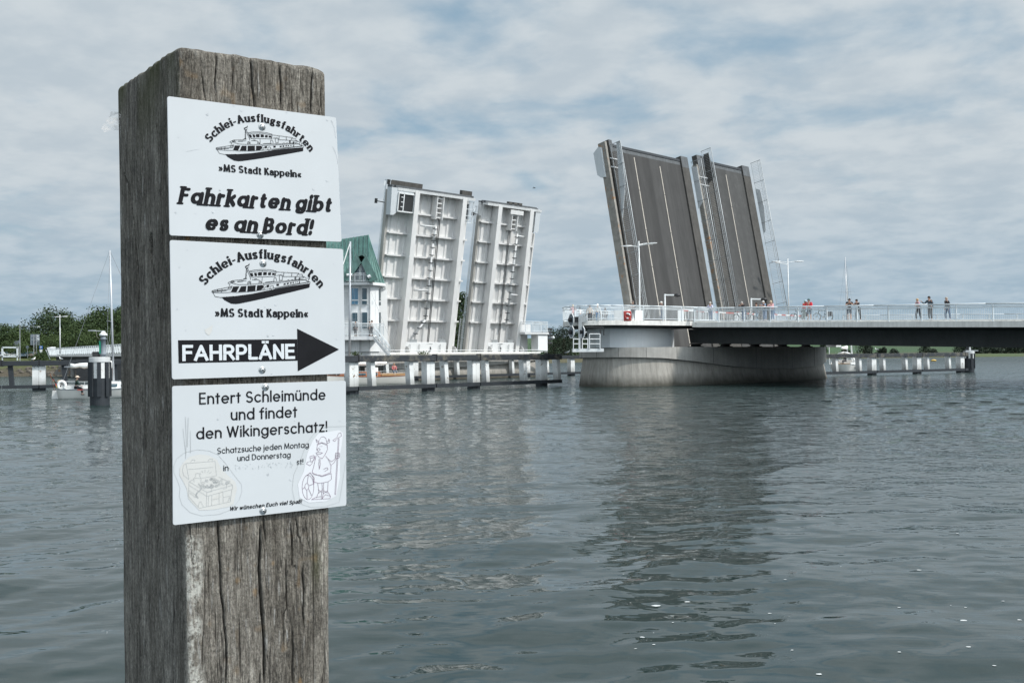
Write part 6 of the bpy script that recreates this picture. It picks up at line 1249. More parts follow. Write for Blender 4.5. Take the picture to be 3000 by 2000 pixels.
    hq = Vector(hd); fwd = Vector((math.sin(look), math.cos(look), -.02)).normalized(); rt_ = Vector((fwd.y, -fwd.x, 0)).normalized()
    fm.ell(w(hq+fwd*.098+Vector((0, 0, .0))), .014*k, .02*k, .022*k, 6, 4)                       # nose
    for s in (-1, 1): fm.ell(w(hq+rt_*(.088*s)+Vector((0, 0, .0))), .012*k, .02*k, .03*k, 6, 4)   # ears
    fm.sweep([w(hq+fwd*.09-rt_*.022-Vector((0, 0, .045))), w(hq+fwd*.096-Vector((0, 0, .047))), w(hq+fwd*.09+rt_*.022-Vector((0, 0, .045)))], [.006*k, .008*k, .006*k], 5)
    vs = [bm.verts.new(v) for v in fm.v]
    for fc in fm.f: bm.faces.new([vs[i] for i in fc])
    bm.to_mesh(me); bm.free(); me.polygons.foreach_set('use_smooth', [True]*len(me.polygons)); me.materials.append(SKIN)
    def put(name, me_): o = bpy.data.objects.new(name, me_); COL.objects.link(o); o.parent = t; o['_w'] = list(loc); return o
    put('body', me)
    # top
    N = []; E_ = []; a = nd((0, 0, .93), .15, .12); b = nd(wa, .15, .115); c = nd(chs, .162, .125); d = nd(T(0, -.005, 1.45), .075); E_ += [(a, b), (b, c), (c, d)]
    for s in (-1, 1):
        h = nd(J['sh', s], .083); el_p = Vector(J['el', s]); 
        if shortsleeve or vest: el_p = Vector(J['sh', s]).lerp(el_p, .6); el = nd(tuple(el_p), .066); E_ += [(c, h), (h, el)]
        else: el = nd(J['el', s], .058); wr = nd(tuple(Vector(J['el', s]).lerp(Vector(J['wr', s]), .93)), .042); E_ += [(c, h), (h, el), (el, wr)]
    m_ = skinned(N, E_, 0); m_.materials.append(cloth(top)); put('top', m_)
    if vest:
        N = []; E_ = []; a = nd((0, -.01, .98), .165, .135); b = nd(wa, .165, .13); c = nd(chs, .178, .14); d = nd(T(0, -.01, 1.44), .09); E_ = [(a, b), (b, c), (c, d)]; m_ = skinned(N, E_, 0); m_.materials.append(cloth(vest)); put('waistcoat', m_)
    N = []; E_ = []; a = nd((0, 0, .97), .14, .115)
    for s in (-1, 1):
        hp = nd(J['hp', s], .112); kn = nd(J['kn', s], .075 if not shorts else .09); E_ += [(a, hp), (hp, kn)]
        if not shorts: an = nd(tuple(Vector(J['kn', s]).lerp(Vector(J['an', s]), .92)), .062); E_ += [(kn, an)]
    m_ = skinned(N, E_, 0); m_.materials.append(cloth(legs)); put('shorts' if shorts else 'trousers', m_)
    def wm(mb, name, m2): 
        mb.v = [v+org for v in mb.v]; return mb.build(name, m2, t, True)
    for s in (-1, 1):
        an, to = Vector(J['an', s]), Vector(J['to', s]); mb = MB(); dd = (to-an); dd.z = 0; dd.normalize(); mb.sweep([w(an-dd*.05-Vector((0, 0, .035))), w(an+dd*.04-Vector((0, 0, .03))), w(to+dd*.03)], [(.04*k, .035*k), (.046*k, .045*k), (.036*k, .022*k)], 8); wm(mb, 'shoe', 'black')
    hc = Vector(hd)
    mb = MB(); X_, Y_, Z_ = R_ @ rt_, R_ @ fwd, Z3
    if not (hat or helmet):
        mb.ell(w(hc+Vector((0, 0, .028))-fwd*.018), .1*k, .108*k, .11*k, 12, 7, X_, Y_, Z_, 0, .55)
        mb.ell(w(hc-fwd*.045-Vector((0, 0, .01))), .09*k, .075*k, .1*k, 10, 6, X_, Y_, Z_)
        if bun: mb.ell(w(hc-fwd*.11+Vector((0, 0, .09))), .05*k, .05*k, .05*k)
        wm(mb, 'hair', cloth(hair))
    else:
        m2 = MB(); m2.ell(w(hc-fwd*.05-Vector((0, 0, .02))), .086*k, .07*k, .09*k, 10, 6, X_, Y_, Z_); wm(m2, 'hair', cloth(hair))
        if hat:
            mb.ell(w(hc+Vector((0, 0, .045))-fwd*.01), .102*k, .114*k, .098*k, 12, 6, X_, Y_, Z_, 0, .52)
            if brim: mb.lathe(w(hc+Vector((0, 0, .045))), [(.1*k, .0), (.17*k, -.018), (.19*k, -.022), (.17*k, -.008), (.1*k, .012)], 16)
            else: mb.box(w(hc+fwd*.13+Vector((0, 0, .045))), (.13*k, .11*k, .015*k), X_, Y_, Z_)
            wm(mb, 'hat', cloth(hat))
        else:
            mb.ell(w(hc+Vector((0, 0, .05))-fwd*.01), .112*k, .138*k, .105*k, 12, 6, X_, Y_, Z_, 0, .55); mb.box(w(hc+fwd*.125+Vector((0, 0, .045))), (.16*k, .05*k, .014*k), X_, Y_, Z_)
            wm(mb, 'helmet', cloth(helmet))
    return t
LEFT = math.radians(90)        # facing the photo's left
def ondeck(px, b=77.2): r = (px-1500)/F; a = -b*(1-r)/(1+r); return B(a, b, zdeck(a)+(.1 if b < 79.6 else -.03))
def onplat(px, b, a=None):
    r = (px-1500)/F; a = -b*(1-r)/(1+r); return B(a, b, zp)
CAM = math.radians(180)
def hd(deg): return math.radians(deg)
person('grey haired man in a pale lilac shirt and jeans at the rail before the leaves', ondeck(2083), hd(140), 1.74, 'fold', .05, (.62, .6, .72), (.12, .17, .26), (.5, .48, .45))
person('grey haired man in a black jacket leaning on the rail beside the lamp arm', ondeck(2180), hd(125), 1.74, 'rail', .3, (.025, .025, .03), (.09, .14, .24), (.45, .43, .4))
person('dark haired woman in light blue jeans standing behind the rail, facing left', ondeck(2219, 79.2), hd(95), 1.66, 'down', .05, (.07, .08, .1), (.3, .42, .52), (.05, .025, .015))
person('white haired person in a denim jacket with dark scarf leaning on the rail', ondeck(2242), hd(120), 1.76, 'rail', .22, (.22, .33, .47), (.13, .2, .32), (.72, .7, .66), vest=(.03, .03, .06))
person('person in a pink jacket and jeans resting both arms on the rail', ondeck(2265), hd(120), 1.76, 'rail', .25, (.72, .4, .42), (.12, .2, .33), (.62, .5, .36))
person('cyclist in a red and yellow jacket with a pale helmet leaning on the rail', ondeck(2356), hd(215), 1.72, 'rail', .25, (.6, .06, .06), (.2, .25, .25), (.3, .2, .1), helmet=(.45, .6, .62), vest=(.62, .07, .07))
person('taller cyclist in a red jacket, shorts and dark helmet beside the bicycles', ondeck(2373), hd(150), 1.83, 'rail', .22, (.6, .03, .05), (.05, .08, .12), (.1, .06, .04), helmet=(.09, .15, .16), shorts=True)
person('man in a black t-shirt and shorts leaning with folded arms on the rail', ondeck(2490), hd(165), 1.8, 'rail', .3, (.02, .02, .025), (.035, .05, .08), (.015, .012, .01), shorts=True, shortsleeve=True)
person('woman with dark hair in a bun, black top, hand at her face', ondeck(2516), hd(125), 1.72, 'face', .28, (.015, .018, .025), (.012, .012, .014), (.012, .01, .01), bun=True, leg='stride')
person('blonde woman in a dark waistcoat with pink sleeves facing left', ondeck(2692), hd(100), 1.66, 'fold', .08, (.55, .33, .38), (.015, .018, .03), (.5, .33, .17), vest=(.03, .04, .05), leg='stride')
person('dark haired man in a blue grey jacket resting one arm on the rail', ondeck(2727), hd(115), 1.82, 'one', .12, (.06, .08, .1), (.05, .055, .06), (.03, .02, .015))
person('balding man in a dark jacket and blue jeans, rightmost on the bridge', ondeck(2778), hd(100), 1.72, 'down', .1, (.025, .025, .028), (.03, .07, .14), (.4, .33, .27), leg='stride')
person('man in a white cap and navy jacket facing left behind the platform rail', onplat(1942, 74.5), hd(90), 1.78, 'fold', .1, (.015, .02, .04), (.05, .08, .14), (.55, .5, .45), hat=(.8, .78, .74), leg='stride')
person('person in a grey cap and dark jacket beside the red life ring box', onplat(1856, 71.0), hd(160), 1.76, 'fold', .1, (.03, .03, .035), (.03, .035, .05), (.2, .17, .14), hat=(.2, .17, .16))
person('white haired man in a white shirt with dark braces, seen from behind', onplat(1752, 72.5), hd(-20), 1.8, 'down', .0, (.72, .72, .7), (.14, .22, .33), (.74, .72, .68))
person('brown haired person in a beige top and black trousers on the round platform', onplat(1729, 72.5), hd(-10), 1.74, 'down', .0, (.6, .53, .46), (.015, .015, .02), (.2, .11, .06))
person('short dark haired person in a white top on the round platform', onplat(1700, 71.5), hd(15), 1.52, 'fold', .0, (.74, .74, .74), (.25, .3, .36), (.02, .015, .012))
person('blonde person in a pink top at the left end of the round platform', onplat(1680, 70.2), hd(0), 1.7, 'rail', .12, (.74, .42, .42), (.4, .3, .3), (.62, .5, .32))
person('brown haired onlooker far back on the platform, only the head showing', onplat(1774, 77), hd(10), 1.72, 'down', .0, (.1, .09, .1), (.06, .06, .08), (.16, .09, .05))
zb_ = H(1084, 985, D_-.6).z+.0
pq = H(1083, 960, D_-.7); person('dark haired woman in black on the balcony of the white house', (pq.x, pq.y, zb_), hd(-110), 1.68, 'down', .0, (.02, .018, .02), (.02, .02, .025), (.09, .04, .02), group='people on the house balcony')
pq = H(1090, 960, D_-.5); person('man in a white shirt on the balcony of the white house', (pq.x, pq.y, zb_), hd(110), 1.84, 'fold', .0, (.7, .68, .66), (.03, .035, .05), (.1, .06, .04), group='people on the house balcony')
pq = H(1042, 960, D_-.6); person('person in dark clothes on the balcony behind the boat mast', (pq.x, pq.y, zb_), hd(150), 1.7, 'down', .0, (.03, .03, .035), (.03, .03, .03), (.2, .1, .05), group='people on the house balcony')

# ================= bicycles
def bike(label, px, b, head, bags=True, H_=1.0):
    o = ondeck(px, b); t = thing('bicycle', label, 'bicycle', o, 'bicycles on the bridge'); R_ = Matrix.Rotation(head, 3, 'Z'); w = lambda x, z, y=0: o+R_ @ Vector((x, y, z)); ax = R_ @ Vector((0, 1, 0))
    for x in (-.52, .54):
        q = MB(); q.torus(w(x, .35), .33, .022, ax, 28, 6); wl_ = q.build('wheel', 'tyre', t, True); q = MB(); q.torus(w(x, .35), .305, .01, ax, 28, 5); q.tube(w(x, .35, -.04), w(x, .35, .04), .025)
        for i in range(14): a = i*math.pi/7; q.tube(w(x, .35), w(x+.3*math.cos(a), .35+.3*math.sin(a)), .0025, n=3)
        q.build('rim', 'steel', wl_)
        q = MB(); q.torus(w(x, .35), .37, .018, ax, 20, 4, 20, 160); q.build('mudguard', 'black', t)
    q = MB(); bb = w(-.07, .3); st = w(-.22, .82); hd_ = w(.36, .86); hl = w(.40, .68)
    for a, b_ in ((bb, st), (st, hd_), (bb, hl), (hd_, hl)): q.tube(a, b_, .02)
    q.tube(st, w(-.23, .95), .015); q.tube(hd_, w(.34, 1.0), .016)
    for s in (-.05, .05):
        q.tube(w(-.52, .35, s), bb, .012); q.tube(w(-.52, .35, s), st, .01); q.tube(w(.54, .35, s), hl, .013)
    q.build('frame', 'dark', t)
    q = MB(); q.path([w(.18, 1.08, -.3), w(.34, 1.1, -.2), w(.38, 1.03, 0), w(.34, 1.1, .2), w(.18, 1.08, .3)], .014); q.build('handlebar', 'black', t)
    q = MB(); q.sweep([w(-.38, .97), w(-.25, .985), w(-.06, .97)], [(.08, .03), (.06, .03), (.02, .02)], 8); q.build('saddle', 'black', t)
    q = MB(); q.tube(w(-.07, .3, -.08), w(-.07, .3, .08), .05); q.bar(w(-.07, .3, .09), w(.05, .18, .1), .02, .02); q.bar(w(-.07, .3, -.09), w(-.19, .42, -.1), .02, .02); q.torus(w(-.07, .3, .06), .09, .008, ax, 16, 4); q.build('crank', 'steel', t)
    if bags:
        for s in (-.13, .13): q = MB(); q.box(w(-.6, .56, s), (.34, .13, .36), R_ @ Vector((1, 0, 0)), ax, Z3); q.build('pannier', 'black', t, bevel=.03)
    q = MB(); q.box(w(-.58, .76), (.42, .12, .02), R_ @ Vector((1, 0, 0)), ax, Z3); q.build('rack', 'black', t)
# heading: front wheel direction in the photo
bike('black touring bicycle with panniers standing behind the two red jacketed cyclists', 2343, 77.9, math.radians(135), True)
bike('second black bicycle with panniers right of the red jacketed cyclists', 2412, 77.7, math.radians(138), True)
bike('bicycle leaning behind the woman in light jeans', 2215, 78.6, math.radians(140), False)
bike('bicycle half hidden behind the man in the black jacket', 2172, 79.0, math.radians(130), False)

# ================= lamps, barriers, signals, life ring on the bridge
def lamp(label, base, h, arms, group, dark=False, r=.09):
    t = thing('street_lamp', label, 'street lamp', base, group); b = Vector(base); MB().tube(b, b+Z3*h, r, r*.55, 10).build('pole', 'bright', t, True)
    for d, zz, L_ in arms:
        d = Vector(d).normalized(); s = b+Z3*(h-zz); q = MB(); q.tube(s, s+d*L_+Z3*.12, .035); a = q.build('arm', 'bright', t); q = MB(); e = s+d*L_+Z3*.12; n = Z3
        q.sweep([e-d*.1, e+d*.3, e+d*.75, e+d*1.0], [(.06, .05), (.17, .08), (.15, .06), (.05, .025)], 8); q.build('lamp_head', 'steel' if dark else 'bright', a, True)
lb = PL(1876, 940, Z3, 5.85); lb = ondeck(1876, 76.5); lamp('tall white street lamp with three heads in front of the big raised leaf', (lb.x, lb.y, 5.85), (PB(1874, 706, 76.5)).z-5.85, [((-1, .25, 0), .55, .75), ((.8, -.6, 0), .45, .95), ((1, .5, 0), .35, .6)], 'street lamps on the bridge')
lb = ondeck(2312, 104); lamp('tall white street lamp with drooping heads right of the raised leaves', (lb.x, lb.y, lb.z), PB(2310, 757, 104).z-lb.z, [((-1, .1, 0), .45, .9), ((1, .1, 0), .45, .9), ((-.8, -.6, 0), .7, 1.3)], 'street lamps on the bridge')
def barlamp(label, px, b, ytop):
    o = ondeck(px, b); h = PB(px, ytop, b).z-o.z; t = thing('signal_lamp', label, 'signal lamp', o, 'barrier signal lamps'); MB().tube(o, o+Z3*h, .075, n=8).build('post', 'bright', t); a = Vector((1, -.15, 0)).normalized(); MB().bar(o+Z3*(h-.08), o+Z3*(h-.12)+a*1.0, .09, .12).build('arm', 'bright', t)
    q = MB(); e = o+Z3*(h-.15)+a*1.15; q.ell(e, .32, .2, .18, 10, 6); q.build('lamp_head', 'black', t, True)
barlamp('low white post with a dark lamp arm beside the man in the white cap', 1950, 76.8, 861); barlamp('low white post with a dark lamp arm between the onlookers on the bridge', 2203, 80.5, 873)
def barrier(label, pa, pb_):
    t = thing('road_barrier', label, 'barrier', pa, 'closed road barriers'); pa = Vector(pa); pb_ = Vector(pb_); d = (pb_-pa).normalized(); L_ = (pb_-pa).length; q = MB(); q.box(pa+Z3*.55, (.5, .5, 1.1)); q.build('motor_box', 'bright', t)
    n = int(L_/.9); w_ = MB(); r_ = MB()
    for i in range(n): (w_ if i % 2 else r_).bar(pa+Z3*1.12+d*(L_*i/n), pa+Z3*1.12+d*(L_*(i+1)/n-.01), .08, .12)
    w_.build('white_band', 'bright', t); r_.build('red_band', 'red', t); s = MB()
    for i in range(int(L_/.22)): s.bar(pa+Z3*1.04+d*(.22*i+.4), pa+Z3*.25+d*(.22*i+.4), .025, .025, d)
    s.bar(pa+Z3*.25+d*.4, pb_+Z3*.25, .03, .03); s.build('hanging_skirt', 'bright', t)
def dk(px, b): return ondeck(px, b)
barrier('red and white closed barrier with hanging bars across the near carriageway', dk(1995, 79), dk(2150, 86)); barrier('red and white closed barrier behind the onlookers near the black lamp arm', dk(2160, 84), dk(2215, 91)); barrier('far red and white barrier left of the red jacketed cyclists', dk(2265, 92), dk(2350, 99))
# life ring box on the rail
lr = PB(1838, 925, 66.9); lr = None
def on_rail(px, y):  # platform rail plane near the nose
    n = (V*.86+U*-.51).normalized(); return PL(px, y, n, n.dot(B(-56.2, 66.0)))
c_ = on_rail(1838, 926); nv = Vector((-.12, -1, 0)).normalized(); sv = Vector((nv.y, -nv.x, 0))*-1
lb_ = thing('life_ring_box', 'red box with a white life ring hung on the platform rail', 'life ring', c_); sc_ = c_.y/F*.88
def rbox(cx__, cz__, w_, h_, d_, off): return MB().box(c_+sv*cx__+Z3*cz__+nv*(off+d_/2), (w_, d_, h_), sv, nv, Z3)
rbox(0, 0, 26*sc_, 34*sc_, .16, .1).build('box', 'redp', lb_, bevel=.1); rbox(-9*sc_, 0, 6*sc_, 32*sc_, .1, .0).build('bracket', 'bright', lb_); rbox(11*sc_, 0, 3*sc_, 30*sc_, .1, .02).build('bracket', 'bright', lb_)
q = MB(); q.torus(c_+nv*.3+sv*(.5*sc_), 8*sc_, 2.3*sc_, nv, 24, 8, -200, 40); q.build('ring', 'redp', lb_, True); q = MB()
for a0 in (90, 270, 40):
    q.sweep([c_+nv*.31+sv*(.5*sc_)+sv*(8*sc_*math.cos(math.radians(a0+w_)))+Z3*(8*sc_*math.sin(math.radians(a0+w_))) for w_ in range(-24, 25, 8)], [2.5*sc_]*7, 8, ups=nv)
q.build('ring_band', 'bright', lb_, True)
# signal plates and ladder platform at the nose
sg = thing('navigation_signal', 'group of three grey octagonal navigation signals on a steel frame at the pier nose', 'signal', P(1700, 1030, 87.0))
DN = 86.6
def octa(px, py, rx, ry, nm='signal_plate'):
    c = P(px, py, DN); ay_v = Z3; ax_v = Vector((.37, -.93, 0)).normalized(); nn = Vector((-.93, -.37, 0)); Rr = ry*DN/F
    pts = [c+ax_v*(Rr*math.cos(math.radians(22.5+45*i)))+Z3*(Rr*math.sin(math.radians(22.5+45*i))) for i in range(8)]
    m_ = MB(); m_.prism(pts, nn*.05); pl2 = m_.build(nm, 'greysign', sg); r2 = MB()
    for i in range(8): r2.bar(pts[i]+nn*.05, pts[(i+1) % 8]+nn*.05, .06, .05, nn)
    r2.build('plate_rim', 'bright', pl2); l_ = MB(); l_.lathe(c+nn*.05, [(.2, 0), (.2, .18), (.16, .25)], 12, nn); l_.build('lens', 'black', pl2)
    b2 = MB(); b2.bar(c-nn*.02, c-nn*.4, .1, .1); b2.build('bracket', 'steel', pl2)
for px_, py_ in ((1675, 937), (1675.5, 972.5), (1707, 972.5)): octa(px_, py_, 7, 18.5)
q = MB(); q.bar(P(1700, 1029, DN), P(1699.5, 925, DN), .3, .3); q.build('frame_post', 'steel', sg); q = MB(); q.bar(P(1682, 936, DN+.3), P(1718, 935, DN+.3), .35, .5); q.build('control_box', 'steel', sg); q = MB(); q.box(P(1691, 936, DN+.1), (.5, .2, .46)); q.build('dark_cover', 'dark', sg)
lp_ = thing('ladder_platform', 'small white railed service platform with ladder on the nose of the pier', 'platform', P(1723, 1030, 86.0))
q = MB(); q.box(P(1722, 1026, 86.3), (2.65, 1.3, .28)); q.build('floor', 'bright', lp_)
for x0, x1, d_ in ((1727, 1758, 85.6), (1680, 1697, 85.6), (1706, 1722, 86.8)):
    q = MB()
    for x in (x0, x1): q.bar(P(x, 1022, d_), P(x, 978 if x0 > 1720 else 990, d_), .07, .07)
    for yy in ((978, 993, 1007) if x0 > 1720 else (993, 1007)): q.tube(P(x0, yy, d_), P(x1, yy, d_), .04)
    q.build('railing', 'bright', lp_)
q = MB(); q.path([P(1759, 960, 86.3), P(1759, 1020, 86.3)], .05); q.path([P(1715, 959, 86.6), P(1768, 959, 86.6), P(1769, 982, 86.6)], .05); q.path([P(1704, 990, 86.2), P(1703, 1028, 86.2)], .05); q.build('cable_pipe', 'dark', lp_)
# ================= boats
def boat(label, stern, heading, Lh, beam, fb, mast, group='sailing boats', cabin=(.42, .72), cabm='deckw', hullm='hull', mastx=.6, spreaders=(.5,), stripe=None, boom=True, boomz=1.2, deckm='deckw', cabz=.38, stays=True, masttop=None, mr=.06):
    o = Vector((stern.x, stern.y, 0)); R_ = Matrix.Rotation(heading, 3, 'Z'); w = lambda x, y, z: o+R_ @ Vector((x, y, z)); t = thing('sailboat', label, 'sailboat', o, group)
    n = 16; sec = []
    def hb(u): return beam/2*(min(1, .74+.9*u)*(1-max(0, (u-.42)/.58)**2.1))
    def sh(u): return fb*(1.0-.28*u*(1-u)*2+.32*u**2)
    mb = MB(); vs = []; m_ = 9
    for i in range(n+1):
        u = i/n; x = Lh*u; b = max(hb(u), .015); h = sh(u); dep = -.45*(1-u**3)
        for j in range(m_):
            a = j/(m_-1)*2-1; y = b*(math.copysign(abs(a)**.55, a)); z = dep+(h-dep)*(abs(a)**2.2); xr = x+(.25*(1-abs(a)) if i == 0 else 0)+(.55*(z/h-.0) if i == n else 0); vs.append(w(xr, y, z))
    mb.add(vs, [(i*m_+j, i*m_+j+1, (i+1)*m_+j+1, (i+1)*m_+j) for i in range(n) for j in range(m_-1)]+[tuple(range(m_))]); mb.build('hull', hullm, t, True)
    dk_ = MB(); vs = []
    for i in range(n+1): u = i/n; b = max(hb(u), .015); vs += [w(Lh*u+(.5 if i == n else 0), -b*.99, sh(u)-.01), w(Lh*u+(.5 if i == n else 0), 0, sh(u)+.05), w(Lh*u+(.5 if i == n else 0), b*.99, sh(u)-.01)]
    c0 = int(n*.06); c1 = int(n*(cabin[0]-.01))
    fs = []
    for i in range(n): fs += [(3*i, 3*i+1, 3*i+4, 3*i+3), (3*i+1, 3*i+2, 3*i+5, 3*i+4)]
    dk_.add(vs, fs); dk_.build('deck', deckm, t)
    rs = MB()
    for s in (-1, 1): rs.path([w(Lh*i/n+(.5 if i == n else 0), s*max(hb(i/n), .015), sh(i/n)) for i in range(n+1)], .035, 5)
    rs.build('rub_rail', 'wood' if cabm == 'wood' else 'greysign', t)
    if stripe:
        st = MB()
        for s in (-1, 1):
            for i in range(3, n-2): st.poly([w(Lh*i/n, s*(hb(i/n)+.012), sh(i/n)*.62), w(Lh*(i+1)/n, s*(hb((i+1)/n)+.012), sh((i+1)/n)*.62), w(Lh*(i+1)/n, s*(hb((i+1)/n)+.014), sh((i+1)/n)*.8), w(Lh*i/n, s*(hb(i/n)+.014), sh(i/n)*.8)])
        st.build('stripe', stripe, t)
    # coachroof
    x0, x1 = cabin[0]*Lh, cabin[1]*Lh; bw = beam*.3; z0, z1 = fb*.9, fb+cabz
    cb = MB(); cb.add([w(x0, -bw, z0), w(x0, bw, z0), w(x1+.5, -bw*.62, z0), w(x1+.5, bw*.62, z0), w(x0+.05, -bw*.86, z1), w(x0+.05, bw*.86, z1), w(x1, -bw*.5, z1-.1), w(x1, bw*.5, z1-.1), w(x0+.05, 0, z1+.08), w(x1, 0, z1-.04)], [(0, 2, 6, 4), (1, 5, 7, 3), (0, 4, 8, 5, 1), (2, 3, 7, 9, 6), (4, 6, 9, 8), (8, 9, 7, 5)]); cb.build('coachroof', cabm, t)
    wn = MB()
    for s in (-1, 1):
        for a, b in ((.1, .35), (.45, .7)):
            xa, xb = x0+(x1-x0)*a, x0+(x1-x0)*b; f = lambda x, zf: w(x, s*(bw*(1-.38*(x-x0)/(x1+.5-x0))*(1-.12*zf)+.012), z0+(z1-z0)*(.35+.45*zf)); wn.poly([f(xa, 0), f(xb, 0), f(xb, 1), f(xa, 1)])
    wn.build('cabin_window', 'glassd', t)
    ck = MB(); cw = beam*.36
    for s in (-1, 1): ck.bar(w(.35, s*cw, fb+.12), w(x0, s*cw*.95, fb+.14), .07, .26)
    ck.build('coaming', 'teak' if cabm == 'wood' else 'deckw', t); MB().prism([w(.4, -cw, fb+.06), w(.4, cw, fb+.06), w(x0, cw*.95, fb+.06), w(x0, -cw*.95, fb+.06)], (0, 0, .02)).build('cockpit_sole', 'teak', t)
    mx = mastx*Lh; mz0 = fb+cabz*.9; mz = masttop or mast; tip = w(mx-.02*mast, 0, mz)
    ms = MB(); ms.tube(w(mx, 0, mz0-.2), tip, mr, mr*.8, 10); mo = ms.build('mast', 'alu', t, True)
    if boom:
        bm_ = MB(); bm_.tube(w(mx, 0, fb+boomz), w(mx-.47*Lh, 0, fb+boomz+.06), .05); bo = bm_.build('boom', 'alu', t, True)
        sl_ = MB(); k = 9; sl_.sweep([w(mx-.1-.40*Lh*i/k, .03*math.sin(i*2), fb+boomz+.2+.03*math.sin(i*3)-.008*i) for i in range(k+1)], [(.13+.02*math.sin(i*4), .3-.016*i+.03*math.sin(i*2.3)) for i in range(k+1)], 9); sl_.build('stowed_sail', 'sail', bo, True)
    for f_ in spreaders:
        z = mz0+(mz-mz0)*f_; q = MB(); xm = mx-.02*mast*f_; q.tube(w(xm, 0, z), w(xm-.12, beam*.33, z+.05), .022, .014); q.tube(w(xm, 0, z), w(xm-.12, -beam*.33, z+.05), .022, .014); q.build('spreader', 'alu', mo)
    if stays:
        rg = MB(); r_ = .011
        rg.tube(tip, w(Lh+.45, 0, sh(1)), r_*1.7, n=4); rg.tube(tip, w(.05, 0, fb), r_, n=4)
        for s in (-1, 1):
            f_ = spreaders[0]; z = mz0+(mz-mz0)*f_; xm = mx-.02*mast*f_
            rg.path([tip, w(xm-.12, s*beam*.33, z+.05), w(mx-.25, s*beam*.47, fb)], r_, 4); rg.tube(w(xm, 0, z), w(mx-.6, s*beam*.46, fb), r_, n=4)
        rg.build('rigging', 'wire', t)
    rl_ = MB()
    for s in (-1, 1):
        for f_ in (.03, .2, .4, .6, .8, .95): u = f_; rl_.tube(w(Lh*u, s*hb(u)*.95, sh(u)), w(Lh*u, s*hb(u)*.95, sh(u)+.58), .016, n=5)
        for z in (.32, .58): rl_.path([w(Lh*u, s*hb(u)*.95, sh(u)+z) for u in (.03, .2, .4, .6, .8, .95)], .011, 4)
    for z in (.32, .58): rl_.tube(w(.1, -hb(.03)*.95, fb+z), w(.1, hb(.03)*.95, fb+z), .016, n=5)
    rl_.build('guard_rail', 'rail', t)
    t['_r'] = heading; return t, w
# --- small white sailboat with the German flag, left
sq = G(150, 1168); tb, w = boat('small white sailboat flying a black, red and gold flag, left of the post', sq+Vector((.15, 1.1, 0)), math.radians(9), 7.7, 2.5, .72, 12.2, cabin=(.44, .8), mastx=.515, spreaders=(.46,), boomz=1.62, cabz=.45, masttop=(P(316, 731, 77.2)).z, mr=.085)
q = MB(); q.add([w(-.02, -.28, .62), w(-.02, .02, .62), w(-.45, .02, .6), w(-.45, -.28, .6), w(-.02, -.28, -.4), w(-.02, .02, -.4), w(-.55, .02, -.4), w(-.55, -.28, -.4)], [(0,1,2,3),(4,5,6,7),(0,1,5,4),(1,2,6,5),(2,3,7,6),(3,0,4,7)]); q.build('rudder', 'deckw', tb)
q = MB(); q.box(w(-.1, .5, 1.05), (.35, .36, .5)); q.box(w(-.1, .5, .6), (.14, .16, .9)); q.build('outboard_motor', 'black', tb, bevel=.05); q = MB(); q.ell(w(-.1, .4, 1.28), .22, .2, .12, 10, 6); q.build('motor_cover', 'teak', tb)
ax_b = (w(0, 1, 0)-w(0, 0, 0)).normalized()
q = MB(); c = w(.42, -.95, 1.0); q.torus(c, .24, .1, ax_b, 20, 8, -30, 210) if False else q.sweep([c+(w(1,0,0)-w(0,0,0))*(.26*math.cos(a))+Z3*(.3*math.sin(a)) for a in np.linspace(-.9, math.pi+.9, 18)], [(.11, .1)]*18, 8, ups=ax_b); q.build('horseshoe_buoy', 'sail', tb, True)
q = MB(); q.tube(w(-.12, -.85, .62), w(-.42, -.95, 1.92), .016); fs_ = q.build('flag_staff', 'wood', tb)
for nm, m_, k0, k1 in (('black_band', 'black', 0, 1), ('red_band', 'redp', 1, 2), ('gold_band', 'gold', 2, 3)):
    q = MB(); tp, lo = w(-.36, -.93, 1.72), w(-.24, -.9, 1.2); rows = 7; g = []
    for i in range(rows+1):
        f_ = i/rows
        for k in (k0, k1): h = k/3; a = lo+(tp-lo)*(1-h); g.append(a+Vector((.36*f_+.05*math.sin(f_*6+h)+.1*h, -.04*math.sin(f_*9+h*2), -.42*f_-.12*f_*h)))
    q.add(g, [(2*i, 2*i+1, 2*i+3, 2*i+2) for i in range(rows)]); q.build(nm, m_, fs_)
q = MB(); q.prism([w(3.42, -.42, .64), w(3.42, .42, .64), w(3.46, .38, 1.3), w(3.46, 0, 1.42), w(3.46, -.38, 1.3)], w(.04, 0, 0)-w(0, 0, 0)); q.build('companionway', 'wood', tb)
q = MB(); q.path([w(3.45, -.6, 1.0), w(3.2, -.6, 2.15)], .03); q.path([w(3.45, .6, 1.0), w(3.2, .6, 2.15)], .03); q.build('boom_gallows', 'wood', tb)
q = MB(); q.poly([w(1.6, -1.232, .69), w(3.5, -1.262, .70), w(3.6, -1.262, .63), w(1.6, -1.232, .62)]); q.build('red_flash', 'red', tb)
ps = w(1.45, -1.0, .80-.9); person('person in a dark green jacket and pale brimmed hat sitting on the sailboat', tuple(ps), math.radians(-58), 1.78, 'sit', .1, (.012, .035, .028), (.012, .014, .018), (.3, .25, .2), hat=(.62, .52, .42), brim=True, leg='straddle', group='people aboard the boats')
